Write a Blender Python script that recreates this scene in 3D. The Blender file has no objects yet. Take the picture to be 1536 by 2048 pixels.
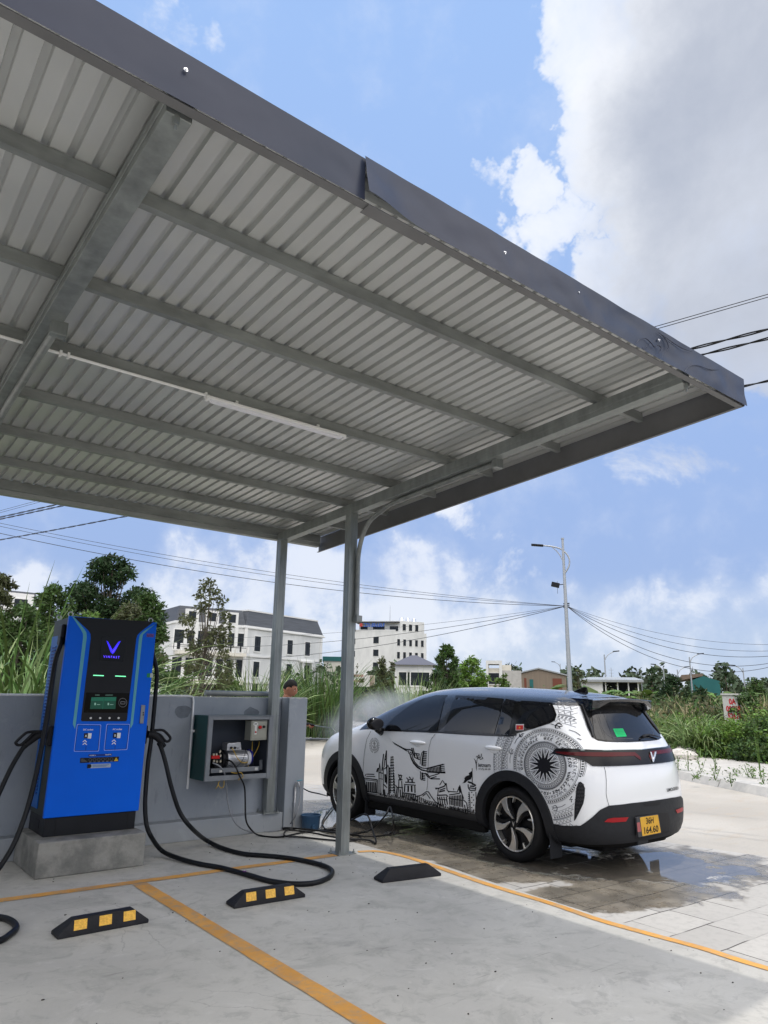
import bpy, bmesh, math, random
import numpy as np
from mathutils import Vector, Matrix
from mathutils.bvhtree import BVHTree
from mathutils.geometry import delaunay_2d_cdt
R = math.radians
SC = bpy.context.scene
COL = SC.collection

# ------------------------------------------------------------------ camera
PITCH, ROLL, YAW, FPX, EYE = R(14.65537), R(0.97111), R(51.85875), 1408.72, 1.57
_f = Vector((math.cos(YAW)*math.cos(PITCH), math.sin(YAW)*math.cos(PITCH), math.sin(PITCH)))
_r0 = _f.cross(Vector((0, 0, 1))).normalized(); _u0 = _r0.cross(_f)
CR = math.cos(ROLL)*_r0 + math.sin(ROLL)*_u0
CU = -math.sin(ROLL)*_r0 + math.cos(ROLL)*_u0
CF = _f
cd = bpy.data.cameras.new('camera'); cam = bpy.data.objects.new('camera', cd); COL.objects.link(cam)
m = Matrix((CR, CU, -CF)).transposed().to_4x4(); m.translation = Vector((0, 0, EYE)); cam.matrix_world = m
cd.sensor_fit = 'HORIZONTAL'; cd.sensor_width = 36.0; cd.lens = 36.0*FPX/1536.0
cd.clip_start = 0.05; cd.clip_end = 3000
SC.camera = cam
SC.render.resolution_x = 768; SC.render.resolution_y = 1024

def ray(x, y): return CR*(x-768) - CU*(y-1024) + CF*FPX            # photo pixel -> direction from the lens
def PZ(x, y, z=0.0):
    d = ray(x, y); t = (z-EYE)/d.z; return Vector((d.x*t, d.y*t, z))
def PY(x, y, Y):
    d = ray(x, y); t = Y/d.y; return Vector((d.x*t, Y, EYE+d.z*t))
def PX(x, y, X):
    d = ray(x, y); t = X/d.x; return Vector((X, d.y*t, EYE+d.z*t))
def PD(x, y, D):
    d = ray(x, y); t = D/math.hypot(d.x, d.y); return Vector((d.x*t, d.y*t, EYE+d.z*t))
SL = 0.0454
def PR(x, y, z0):                                                   # on a plane that slopes with the roof
    d = ray(x, y); t = (z0-EYE+SL*6.44)/(d.z+SL*d.y); return Vector((d.x*t, d.y*t, EYE+d.z*t))
def zr(Y, z0): return z0-SL*(Y-6.44)

# ------------------------------------------------------------------ light
SUN_DIR = Vector((0.175, 0.03, 1.0)).normalized()
SUN_EL = math.asin(SUN_DIR.z); SUN_AZ = math.atan2(SUN_DIR.x, SUN_DIR.y)
sl = bpy.data.lights.new('sun', 'SUN'); sl.energy = 2.0; sl.angle = R(0.9); sl.color = (1.0, 0.955, 0.89)
so = bpy.data.objects.new('sun', sl); COL.objects.link(so)
so.rotation_euler = SUN_DIR.to_track_quat('Z', 'Y').to_euler(); so.location = (0, 0, 30)

W = bpy.data.worlds.new('World'); SC.world = W; W.use_nodes = True
nt = W.node_tree; N = nt.nodes; L = nt.links; N.clear()
def wn(t, **k):
    n = N.new(t)
    for a, b in k.items(): setattr(n, a, b)
    return n
def mth(op, a, b=None, c=None, clamp=False):
    n = wn('ShaderNodeMath', operation=op); n.use_clamp = clamp
    for i, v in enumerate((a, b, c)):
        if v is None: continue
        if isinstance(v, (int, float)): n.inputs[i].default_value = v
        else: L.new(v, n.inputs[i])
    return n.outputs[0]
def mapr(v, a, b, c=0.0, d=1.0, sm=True):
    n = wn('ShaderNodeMapRange'); n.interpolation_type = 'SMOOTHSTEP' if sm else 'LINEAR'
    L.new(v, n.inputs[0])
    for i, q in enumerate((a, b, c, d)): n.inputs[i+1].default_value = q
    return n.outputs[0]
def mixc(f, a, b):
    n = wn('ShaderNodeMix', data_type='RGBA')
    if isinstance(f, (int, float)): n.inputs[0].default_value = f
    else: L.new(f, n.inputs[0])
    for i, v in ((6, a), (7, b)):
        if isinstance(v, tuple): n.inputs[i].default_value = v
        else: L.new(v, n.inputs[i])
    return n.outputs[2]
SKY = wn('ShaderNodeTexSky', sky_type='NISHITA')
SKY.sun_disc = False; SKY.sun_elevation = SUN_EL; SKY.sun_rotation = SUN_AZ
SKY.air_density = 1.3; SKY.dust_density = 0.25; SKY.ozone_density = 4.0
tc = wn('ShaderNodeTexCoord'); dirv = tc.outputs['Generated']
def noise(vec, sc, det=8, rough=0.55, dist=0.0, lac=2.0):
    n = wn('ShaderNodeTexNoise'); n.inputs['Scale'].default_value = sc; n.inputs['Detail'].default_value = det
    n.inputs['Roughness'].default_value = rough; n.inputs['Distortion'].default_value = dist
    n.inputs['Lacunarity'].default_value = lac
    L.new(vec, n.inputs['Vector']); return n
def warp(sc, amp, det):
    n = noise(dirv, sc, det, .6, 0.); a = wn('ShaderNodeVectorMath', operation='SUBTRACT'); L.new(n.outputs['Color'], a.inputs[0]); a.inputs[1].default_value = (.5, .5, .5)
    b = wn('ShaderNodeVectorMath', operation='SCALE'); b.inputs[3].default_value = amp; L.new(a.outputs[0], b.inputs[0]); return b.outputs[0]
w1 = wn('ShaderNodeVectorMath', operation='ADD'); L.new(warp(4.0, .30, 6), w1.inputs[0]); L.new(warp(16.0, .07, 5), w1.inputs[1])
w2 = wn('ShaderNodeVectorMath', operation='ADD'); L.new(dirv, w2.inputs[0]); L.new(w1.outputs[0], w2.inputs[1])
w3 = wn('ShaderNodeVectorMath', operation='NORMALIZE'); L.new(w2.outputs[0], w3.inputs[0]); wdir = w3.outputs[0]
def blob(px, py, r0, r1, w):
    b = ray(px, py).normalized(); n = wn('ShaderNodeVectorMath', operation='DOT_PRODUCT')
    L.new(wdir, n.inputs[0]); n.inputs[1].default_value = b
    return mapr(n.outputs['Value'], math.cos(R(r1)), math.cos(R(r0)), 0.0, w)
def vmax(vals):
    v = vals[0]
    for q in vals[1:]: v = mth('MAXIMUM', v, q)
    return v
nf = noise(dirv, 5.0, 12, 0.64, 0.35).outputs['Fac']
nb = noise(dirv, 2.6, 5, 0.5, 0.2).outputs['Fac']
BIG = vmax([blob(*b) for b in (
    (1500, 20, 4, 9.5, 1.0), (1190, 80, 0, 7.5, .88), (1450, 230, 6, 12, 1.0), (1210, 260, 0, 7.5, .80), (1500, 400, 8, 12, 1.0),
    (1300, 560, 0, 7.5, .86), (1520, 600, 3, 9, .95), (1180, 540, .5, 4.5, .62), (1800, 400, 8, 15, 1.0), (1780, 60, 8, 15, 1.0),
    (1500, 880, 0, 9, .52), (1330, 900, 0, 6, .46))])
WISP = vmax([blob(*b) for b in (
    (995, 358, 0, 3.0, .62), (1060, 440, 0, 4.2, .62), (1145, 440, 0, 2.6, .62), (380, 10, 1, 5, .55), (360, 60, 1, 4, .5),
    (1000, 1150, 1, 6, .40), (930, 1010, 1, 5, .36))])
LOW = vmax([blob(*b) for b in (
    (640, 1200, 0, 7.5, .80), (560, 1260, 0, 7, .72), (780, 1235, 0, 7, .74), (880, 1225, 0, 6, .74), (950, 1270, 0, 7, .68),
    (1190, 1215, 0, 5.5, .70), (1270, 1250, 0, 5, .62), (1340, 1222, 0, 4, .70), (1440, 1268, 0, 5, .70), (1560, 1250, 0, 4.5, .66),
    (1110, 1290, 0, 7, .62), (60, 1190, 0, 4.5, .60), (420, 1240, 0, 7, .66), (1300, 1300, 0, 7, .58), (300, 1250, 0, 6, .55))])
# unseen broken cumulus added out of frame, overbright to lift fill in the shade
nw = noise(dirv, 3.1, 8, 0.56, 0.2).outputs['Fac']
back = wn('ShaderNodeVectorMath', operation='DOT_PRODUCT'); L.new(dirv, back.inputs[0]); back.inputs[1].default_value = CF
el_ = wn('ShaderNodeSeparateXYZ'); L.new(dirv, el_.inputs[0])
fill_clouds = mth('MULTIPLY', mth('MULTIPLY', mapr(nw, 0.36, 0.50), mapr(el_.outputs[2], 0.18, 0.42)), mapr(back.outputs['Value'], 0.45, 0.1))
dens = mth('ADD', vmax([BIG, WISP]), mth('MULTIPLY_ADD', nf, 1.3, -0.65))
dens = mth('ADD', dens, mth('MULTIPLY_ADD', nb, 0.5, -0.25))
c1 = mth('ADD', mth('MULTIPLY', mapr(dens, 0.40, 0.62), .7), mth('MULTIPLY', mapr(dens, 0.45, 1.0), .3))
nl = noise(dirv, 13.0, 9, 0.60, 0.15).outputs['Fac']
nl2 = noise(dirv, 5.5, 3, 0.5, 0.0).outputs['Fac']
dl = mth('ADD', LOW, mth('ADD', mth('MULTIPLY_ADD', nl, 1.9, -0.95), mth('MULTIPLY_ADD', nl2, 1.5, -0.75)))
c2 = mth('ADD', mth('MULTIPLY', mapr(dl, 0.40, 0.85), 0.36), mth('MULTIPLY', mapr(dl, -0.1, 1.0), 0.34))
mask = mth('MINIMUM', vmax([c1, c2, mth('MULTIPLY', fill_clouds, .85)]), 1.0)
GREY = vmax([blob(*b) for b in ((1600, 560, 5, 21, 1.0), (1680, 280, 5, 22, 1.0), (1500, 820, 1, 10, .45), (1760, 0, 6, 22, .8), (1400, 430, 0, 11, .55))])
grey = mapr(mth('ADD', GREY, mth('ADD', mth('MULTIPLY_ADD', nb, 1.5, -0.75), mth('MULTIPLY_ADD', nf, .7, -.35))), 0.05, 1.35)
cloud = mixc(grey, (6.9, 7.1, 7.5, 1), (3.3, 3.65, 4.45, 1))
cloud = mixc(mapr(back.outputs['Value'], 0.45, 0.1), cloud, (24, 22.8, 21.4, 1))  # added out-of-frame clouds, much brighter than those in view, as ambient fill
skyc = wn('ShaderNodeMix', data_type='RGBA', blend_type='MULTIPLY'); skyc.inputs[0].default_value = 1.0
L.new(SKY.outputs[0], skyc.inputs[6]); skyc.inputs[7].default_value = (1.0, 1.0, 1.0, 1)
sz = wn('ShaderNodeSeparateXYZ'); L.new(dirv, sz.inputs[0])
air = mixc(mapr(sz.outputs[2], 0.0, 0.17, sm=False), (3.8, 4.6, 6.0, 1), mixc(mapr(sz.outputs[2], 0.15, 0.75, sm=False), (2.5, 3.4, 5.7, 1), (2.75, 4.15, 6.95, 1)))
skyb = mixc(0.88, skyc.outputs[2], air)
col = mixc(mask, skyb, cloud)
bg = wn('ShaderNodeBackground'); bg.inputs['Strength'].default_value = 0.15
L.new(col, bg.inputs['Color']); wo = wn('ShaderNodeOutputWorld'); L.new(bg.outputs[0], wo.inputs[0])

SC.view_settings.view_transform = 'Standard'; SC.view_settings.look = 'None'
SC.view_settings.gamma = 1.0; SC.view_settings.exposure = -0.10
SC.cycles.max_bounces = 8; SC.cycles.use_denoising = True

# ------------------------------------------------------------------ materials
MATS = {}
def mat(name, col=(.5, .5, .5), rough=.6, metal=0.0, var=0.0, vsc=4.0, bump=0.0, bsc=40.0, coat=0.0, stretch=None, col2=None, emit=0.0, island=0.0, spec=None, trans=None, csc=None):
    if name in MATS: return MATS[name]
    M = bpy.data.materials.new(name); M.use_nodes = True; MATS[name] = M
    t = M.node_tree; n = t.nodes; b = n['Principled BSDF']
    b.inputs['Base Color'].default_value = (*col, 1); b.inputs['Roughness'].default_value = rough
    b.inputs['Metallic'].default_value = metal; b.inputs['Coat Weight'].default_value = coat; b.inputs['Coat Roughness'].default_value = .04
    b.inputs['Specular IOR Level'].default_value = spec if spec is not None else (.5 if metal > .3 or coat else (.18 if max(col) < .06 else .3))
    if emit: b.inputs['Emission Color'].default_value = (*col, 1); b.inputs['Emission Strength'].default_value = emit
    co = n.new('ShaderNodeTexCoord'); v = co.outputs['Object']
    if stretch:
        mp = n.new('ShaderNodeMapping'); mp.inputs['Scale'].default_value = stretch; t.links.new(v, mp.inputs[0]); v = mp.outputs[0]
    if var or col2:
        no = n.new('ShaderNodeTexNoise'); no.inputs['Scale'].default_value = vsc; no.inputs['Detail'].default_value = 7; no.inputs['Roughness'].default_value = .62
        t.links.new(v, no.inputs['Vector'])
        mr = n.new('ShaderNodeMapRange'); mr.inputs[1].default_value = .32; mr.inputs[2].default_value = .68; t.links.new(no.outputs[0], mr.inputs[0])
        mx = n.new('ShaderNodeMix'); mx.data_type = 'RGBA'; t.links.new(mr.outputs[0], mx.inputs[0])
        c2 = col2 if col2 else tuple(min(1, c*(1+var)) for c in col)
        c1 = col if col2 else tuple(c*(1-var) for c in col)
        mx.inputs[6].default_value = (*c1, 1); mx.inputs[7].default_value = (*c2, 1)
        src = mx.outputs[2]
        rr = n.new('ShaderNodeMapRange'); t.links.new(no.outputs[0], rr.inputs[0]); rr.inputs[1].default_value = .3; rr.inputs[2].default_value = .7
        rr.inputs[3].default_value = max(0.02, rough*.82); rr.inputs[4].default_value = min(1, rough*1.18); t.links.new(rr.outputs[0], b.inputs['Roughness'])
    else: src = None
    if island:
        gi = n.new('ShaderNodeNewGeometry'); hs = n.new('ShaderNodeHueSaturation')
        m1 = n.new('ShaderNodeMapRange'); t.links.new(gi.outputs['Random Per Island'], m1.inputs[0]); m1.inputs[3].default_value = 1-island; m1.inputs[4].default_value = 1+island*1.3
        t.links.new(m1.outputs[0], hs.inputs['Value'])
        m2 = n.new('ShaderNodeMapRange'); t.links.new(gi.outputs['Random Per Island'], m2.inputs[0]); m2.inputs[3].default_value = .475; m2.inputs[4].default_value = .515
        t.links.new(m2.outputs[0], hs.inputs['Hue'])
        if src: t.links.new(src, hs.inputs['Color'])
        else: hs.inputs['Color'].default_value = (*col, 1)
        src = hs.outputs[0]
    if src: t.links.new(src, b.inputs['Base Color'])
    if bump:
        nb_ = n.new('ShaderNodeTexNoise'); nb_.inputs['Scale'].default_value = bsc; nb_.inputs['Detail'].default_value = 6
        t.links.new(v, nb_.inputs['Vector']); bu = n.new('ShaderNodeBump'); bu.inputs['Strength'].default_value = min(1, bump); bu.inputs['Distance'].default_value = .01
        t.links.new(nb_.outputs[0], bu.inputs['Height']); t.links.new(bu.outputs[0], b.inputs['Normal'])
    if trans:
        out = n['Material Output']; tr = n.new('ShaderNodeBsdfTranslucent'); ms = n.new('ShaderNodeMixShader'); ms.inputs[0].default_value = trans
        if src: t.links.new(src, tr.inputs[0])
        else: tr.inputs[0].default_value = (*col, 1)
        t.links.new(b.outputs[0], ms.inputs[1]); t.links.new(tr.outputs[0], ms.inputs[2]); t.links.new(ms.outputs[0], out.inputs[0])
    return M

# ------------------------------------------------------------------ mesh helpers
ORG = {}
class MB:
    def __init__(s): s.v = []; s.f = []; s.m = []
    def add(s, vs, fs, mi=0):
        o = len(s.v); s.v += [tuple(v) for v in vs]; s.f += [tuple(i+o for i in f) for f in fs]; s.m += [mi]*len(fs); return s
    def box(s, x0, x1, y0, y1, z0, z1, mi=0):
        vs = [(x0,y0,z0),(x1,y0,z0),(x1,y1,z0),(x0,y1,z0),(x0,y0,z1),(x1,y0,z1),(x1,y1,z1),(x0,y1,z1)]
        return s.add(vs, [(0,3,2,1),(4,5,6,7),(0,1,5,4),(1,2,6,5),(2,3,7,6),(3,0,4,7)], mi)
    def bar(s, a, b, w, h, up=(0,0,1), mi=0):                       # box along a-b, w wide, h high
        a = Vector(a); b = Vector(b); d = (b-a).normalized(); u = Vector(up); sd = d.cross(u)
        if sd.length < 1e-5: sd = d.cross(Vector((1,0,0)))
        sd.normalize(); u = sd.cross(d)
        vs = []
        for p in (a, b):
            for i, j in ((-1,-1),(1,-1),(1,1),(-1,1)): vs.append(p+sd*(i*w/2)+u*(j*h/2))
        return s.add(vs, [(0,3,2,1),(4,5,6,7),(0,1,5,4),(1,2,6,5),(2,3,7,6),(3,0,4,7)], mi)
    def tube(s, pts, r, n=10, cap=True, mi=0, smooth=0, flat=1.0):
        pts = [Vector(p) for p in pts]
        rs = list(r) if isinstance(r, (list, tuple)) else [r]*len(pts)
        if smooth:
            P = pts; out = []; ro = []
            for i in range(len(P)-1):
                p0 = P[max(i-1,0)]; p1 = P[i]; p2 = P[i+1]; p3 = P[min(i+2,len(P)-1)]
                for k in range(smooth):
                    t = k/smooth; out.append(.5*((2*p1)+(p2-p0)*t+(2*p0-5*p1+4*p2-p3)*t*t+(3*p1-p0-3*p2+p3)*t**3)); ro.append(rs[i]*(1-t)+rs[i+1]*t)
            out.append(P[-1]); ro.append(rs[-1]); pts, rs = out, ro
        vs = []; nrm = None
        for i, p in enumerate(pts):
            d = (pts[min(i+1,len(pts)-1)]-pts[max(i-1,0)])
            d = d.normalized() if d.length > 1e-9 else Vector((0,0,1))
            if nrm is None:
                nrm = d.orthogonal().normalized() if abs(d.z) > .9 else d.cross(Vector((0,0,1))).normalized()
            nrm = (nrm-d*nrm.dot(d))
            nrm = nrm.normalized() if nrm.length > 1e-6 else d.orthogonal().normalized()
            b = d.cross(nrm)
            for k in range(n):
                a = 2*math.pi*k/n; vs.append(p+(nrm*math.cos(a)+b*math.sin(a)*flat)*rs[i])
        fs = [(i*n+k, i*n+(k+1)%n, (i+1)*n+(k+1)%n, (i+1)*n+k) for i in range(len(pts)-1) for k in range(n)]
        if cap: fs += [tuple(range(n))[::-1], tuple((len(pts)-1)*n+k for k in range(n))]
        return s.add(vs, fs, mi)
    def cyl(s, a, b, r, r2=None, n=16, mi=0): return s.tube([a, b], [r, r if r2 is None else r2], n, True, mi)
    def prism(s, poly, vec, mi=0):                                   # planar polygon pushed along vec
        n = len(poly); v = [Vector(p) for p in poly]; w = [p+Vector(vec) for p in v]
        return s.add(v+w, [tuple(range(n))[::-1], tuple(range(n, 2*n))]+[(i,(i+1)%n,n+(i+1)%n,n+i) for i in range(n)], mi)
    def sph(s, c, r, nu=16, nv=10, mi=0):
        c = Vector(c); r = Vector(r) if not isinstance(r, (int, float)) else Vector((r,r,r)); vs = []
        for j in range(nv+1):
            t = math.pi*j/nv
            for i in range(nu):
                a = 2*math.pi*i/nu; vs.append((c.x+r.x*math.sin(t)*math.cos(a), c.y+r.y*math.sin(t)*math.sin(a), c.z+r.z*math.cos(t)))
        return s.add(vs, [(j*nu+i, (j+1)*nu+i, (j+1)*nu+(i+1)%nu, j*nu+(i+1)%nu) for j in range(nv) for i in range(nu)], mi)
    def build(s, name, mats, parent=None, smooth=False, bevel=0.0, sub=0, segs=2, weld=False, auto=None):
        o = ORG[parent.name] if parent else Vector((0,0,0))
        me = bpy.data.meshes.new(name)
        me.from_pydata([(v[0]-o.x, v[1]-o.y, v[2]-o.z) for v in s.v], [], s.f)
        if not isinstance(mats, (list, tuple)): mats = [mats]
        for q in mats: me.materials.append(q)
        if len(mats) > 1: me.polygons.foreach_set('material_index', s.m)
        me.validate()
        if weld:
            b = bmesh.new(); b.from_mesh(me); bmesh.ops.remove_doubles(b, verts=b.verts, dist=1e-4); bmesh.ops.recalc_face_normals(b, faces=b.faces); b.to_mesh(me); b.free()
        if smooth: me.polygons.foreach_set('use_smooth', [True]*len(me.polygons))
        ob = bpy.data.objects.new(name, me); COL.objects.link(ob)
        if auto: me.set_sharp_from_angle(angle=R(auto))
        if parent: ob.parent = parent
        ORG[ob.name] = o.copy()
        if bevel:
            md = ob.modifiers.new('bevel', 'BEVEL'); md.width = bevel; md.segments = segs; md.limit_method = 'ANGLE'; md.angle_limit = R(35)
            if not smooth: me.polygons.foreach_set('use_smooth', [True]*len(me.polygons)); md.harden_normals = True
        if sub:
            md = ob.modifiers.new('sub', 'SUBSURF'); md.levels = sub; md.render_levels = sub
        return ob
def thing(name, label, cat, loc=(0,0,0), group=None):
    o = bpy.data.objects.new(name, None); COL.objects.link(o); o.location = loc; o.empty_display_size = .1
    o['label'] = label; o['category'] = cat
    if group: o['group'] = group
    ORG[o.name] = Vector(loc); return o
def tag(o, label, cat, group=None):
    o['label'] = label; o['category'] = cat
    if group: o['group'] = group
    return o
def struct(o, kind='structure'): o['kind'] = kind; return o
def solo(mb, name, mats, label, cat, loc=None, group=None, **k):    # a thing that is one mesh, origin at its base
    v = np.array(mb.v); c = Vector(((v[:,0].min()+v[:,0].max())/2, (v[:,1].min()+v[:,1].max())/2, v[:,2].min())) if loc is None else Vector(loc)
    mb.v = [(p[0]-c.x, p[1]-c.y, p[2]-c.z) for p in mb.v]
    o = mb.build(name, mats, None, **k); o.location = c; ORG[o.name] = c; return tag(o, label, cat, group)
def textmesh(s, size=1.0, bold=0.0, shear=0.0, align='CENTER'):
    cu = bpy.data.curves.new('t', 'FONT'); cu.body = s; cu.size = size; cu.align_x = align; cu.offset = bold; cu.shear = shear; cu.resolution_u = 3
    ob = bpy.data.objects.new('t', cu); COL.objects.link(ob); dg = bpy.context.evaluated_depsgraph_get(); dg.update()
    me = bpy.data.meshes.new_from_object(ob.evaluated_get(dg)); vs = [tuple(v.co) for v in me.vertices]; fs = [tuple(p.vertices) for p in me.polygons]
    bpy.data.objects.remove(ob); bpy.data.curves.remove(cu); bpy.data.meshes.remove(me); return vs, fs
def puttext(mb, s, O, U, V, size, bold=0.0, shear=0.0, mi=0, align='CENTER', sx=1.0):
    vs, fs = textmesh(s, size, bold, shear, align); O = Vector(O); U = Vector(U); V = Vector(V)
    mb.add([O+U*(v[0]*sx)+V*v[1] for v in vs], fs, mi)
# ================================================================== SETTING: ground, road, paving, lot
def ground_mat(name, build):
    M = bpy.data.materials.new(name); M.use_nodes = True; t = M.node_tree; build(t, t.nodes, t.links, t.nodes['Principled BSDF']); MATS[name] = M; return M
class NT:                                                            # tiny node-graph helper for the ground materials
    def __init__(s, t): s.t = t; s.n = t.nodes; s.l = t.links; s.co = s.n.new('ShaderNodeTexCoord').outputs['Object']
    def put(s, i, v):
        if isinstance(v, (int, float)): i.default_value = v
        elif isinstance(v, tuple): i.default_value = v if len(v) != 3 or i.type == 'VECTOR' else (*v, 1)
        else: s.l.new(v, i)
    def noise(s, sc, det=6, ro=.6, di=0., vec=None, stretch=None):
        n = s.n.new('ShaderNodeTexNoise'); v = vec or s.co
        if stretch:
            mp = s.n.new('ShaderNodeMapping'); mp.inputs['Scale'].default_value = stretch; mp.inputs['Rotation'].default_value = (0,0,.5); s.l.new(v, mp.inputs[0]); v = mp.outputs[0]
        s.l.new(v, n.inputs['Vector']); n.inputs['Scale'].default_value = sc; n.inputs['Detail'].default_value = det; n.inputs['Roughness'].default_value = ro; n.inputs['Distortion'].default_value = di
        return n.outputs['Fac']
    def mr(s, v, a, b, c=0., d=1., sm=True):
        n = s.n.new('ShaderNodeMapRange'); n.interpolation_type = 'SMOOTHSTEP' if sm else 'LINEAR'; s.l.new(v, n.inputs[0])
        for i, q in enumerate((a, b, c, d)): n.inputs[i+1].default_value = q
        return n.outputs[0]
    def m(s, op, a, b=None):
        n = s.n.new('ShaderNodeMath'); n.operation = op; s.put(n.inputs[0], a)
        if b is not None: s.put(n.inputs[1], b)
        return n.outputs[0]
    def mix(s, f, a, b, mode='MIX'):
        n = s.n.new('ShaderNodeMix'); n.data_type = 'RGBA'; n.blend_type = mode; s.put(n.inputs[0], f); s.put(n.inputs[6], a); s.put(n.inputs[7], b); return n.outputs[2]
    def bump(s, h, st, b, dist=.01):
        u = s.n.new('ShaderNodeBump'); u.inputs['Strength'].default_value = st; u.inputs['Distance'].default_value = dist; s.l.new(h, u.inputs['Height']); s.l.new(u.outputs[0], b.inputs['Normal'])
    def disc(s, x, y, r0, r1, wob=None, ax=1.0):                      # 1 inside r0 -> 0 outside r1
        sp = s.n.new('ShaderNodeSeparateXYZ'); s.l.new(s.co, sp.inputs[0])
        dx = s.m('MULTIPLY', s.m('SUBTRACT', sp.outputs[0], x), ax); dy = s.m('SUBTRACT', sp.outputs[1], y)
        d = s.m('SQRT', s.m('ADD', s.m('MULTIPLY', dx, dx), s.m('MULTIPLY', dy, dy)))
        if wob is not None: d = s.m('ADD', d, wob)
        return s.mr(d, r0, r1, 1., 0.)

def g_lot(t, n, l, b):
    q = NT(t); a = q.noise(.6, 5, .6, .6); c = q.noise(2.4, 10, .70, .8); f = q.noise(60, 6, .7); g = q.noise(7, 8, .72, .5)
    col = q.mix(q.mr(a, .3, .7), (.43, .42, .39), (.52, .507, .468))
    col = q.mix(q.m('MULTIPLY', q.mr(c, .48, .66), .62), col, (.35, .345, .32))
    col = q.mix(q.m('MULTIPLY', q.mr(c, .30, .44, 1, 0), .35), col, (.66, .64, .60))
    col = q.mix(q.m('MULTIPLY', q.mr(g, .53, .64), .46), col, (.31, .305, .285))
    col = q.mix(q.m('MULTIPLY', q.mr(g, .30, .40, 1, 0), .30), col, (.68, .665, .62))
    col = q.mix(q.m('MULTIPLY', q.mr(f, .56, .72), .28), col, (.25, .245, .23))
    sc_ = q.noise(26, 3, .6, 1.2, stretch=(.10, 1.3, 1)); col = q.mix(q.m('MULTIPLY', q.m('MULTIPLY', q.mr(sc_, .64, .72), q.mr(c, .40, .54)), .60), col, (.24, .235, .22))
    st = q.noise(1.1, 7, .68, 1.0); col = q.mix(q.m('MULTIPLY', q.mr(st, .58, .68), .45), col, (.27, .265, .25))
    vo = n.new('ShaderNodeTexVoronoi'); vo.feature = 'DISTANCE_TO_EDGE'; vo.inputs['Scale'].default_value = .42; l.new(q.co, vo.inputs['Vector'])
    wob = q.noise(2.4, 6, .6); vv = q.m('ADD', vo.outputs['Distance'], q.m('MULTIPLY', q.m('SUBTRACT', wob, .5), .12))
    crack = q.m('MULTIPLY', q.mr(q.m('ABSOLUTE', q.m('SUBTRACT', vv, .035)), 0, .003, 1, 0), q.m('MULTIPLY', q.mr(a, .48, .58), .40)); col = q.mix(crack, col, (.20, .195, .185))
    l.new(col, b.inputs['Base Color']); l.new(q.mr(c, .3, .7, .60, .88), b.inputs['Roughness']); b.inputs['Specular IOR Level'].default_value = .3
    h = q.m('ADD', q.m('MULTIPLY', f, .30), q.m('ADD', q.m('MULTIPLY', c, .5), q.m('MULTIPLY', g, .4))); q.bump(h, .45, b, .008)
M_LOT = ground_mat('lot_concrete', g_lot)

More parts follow.
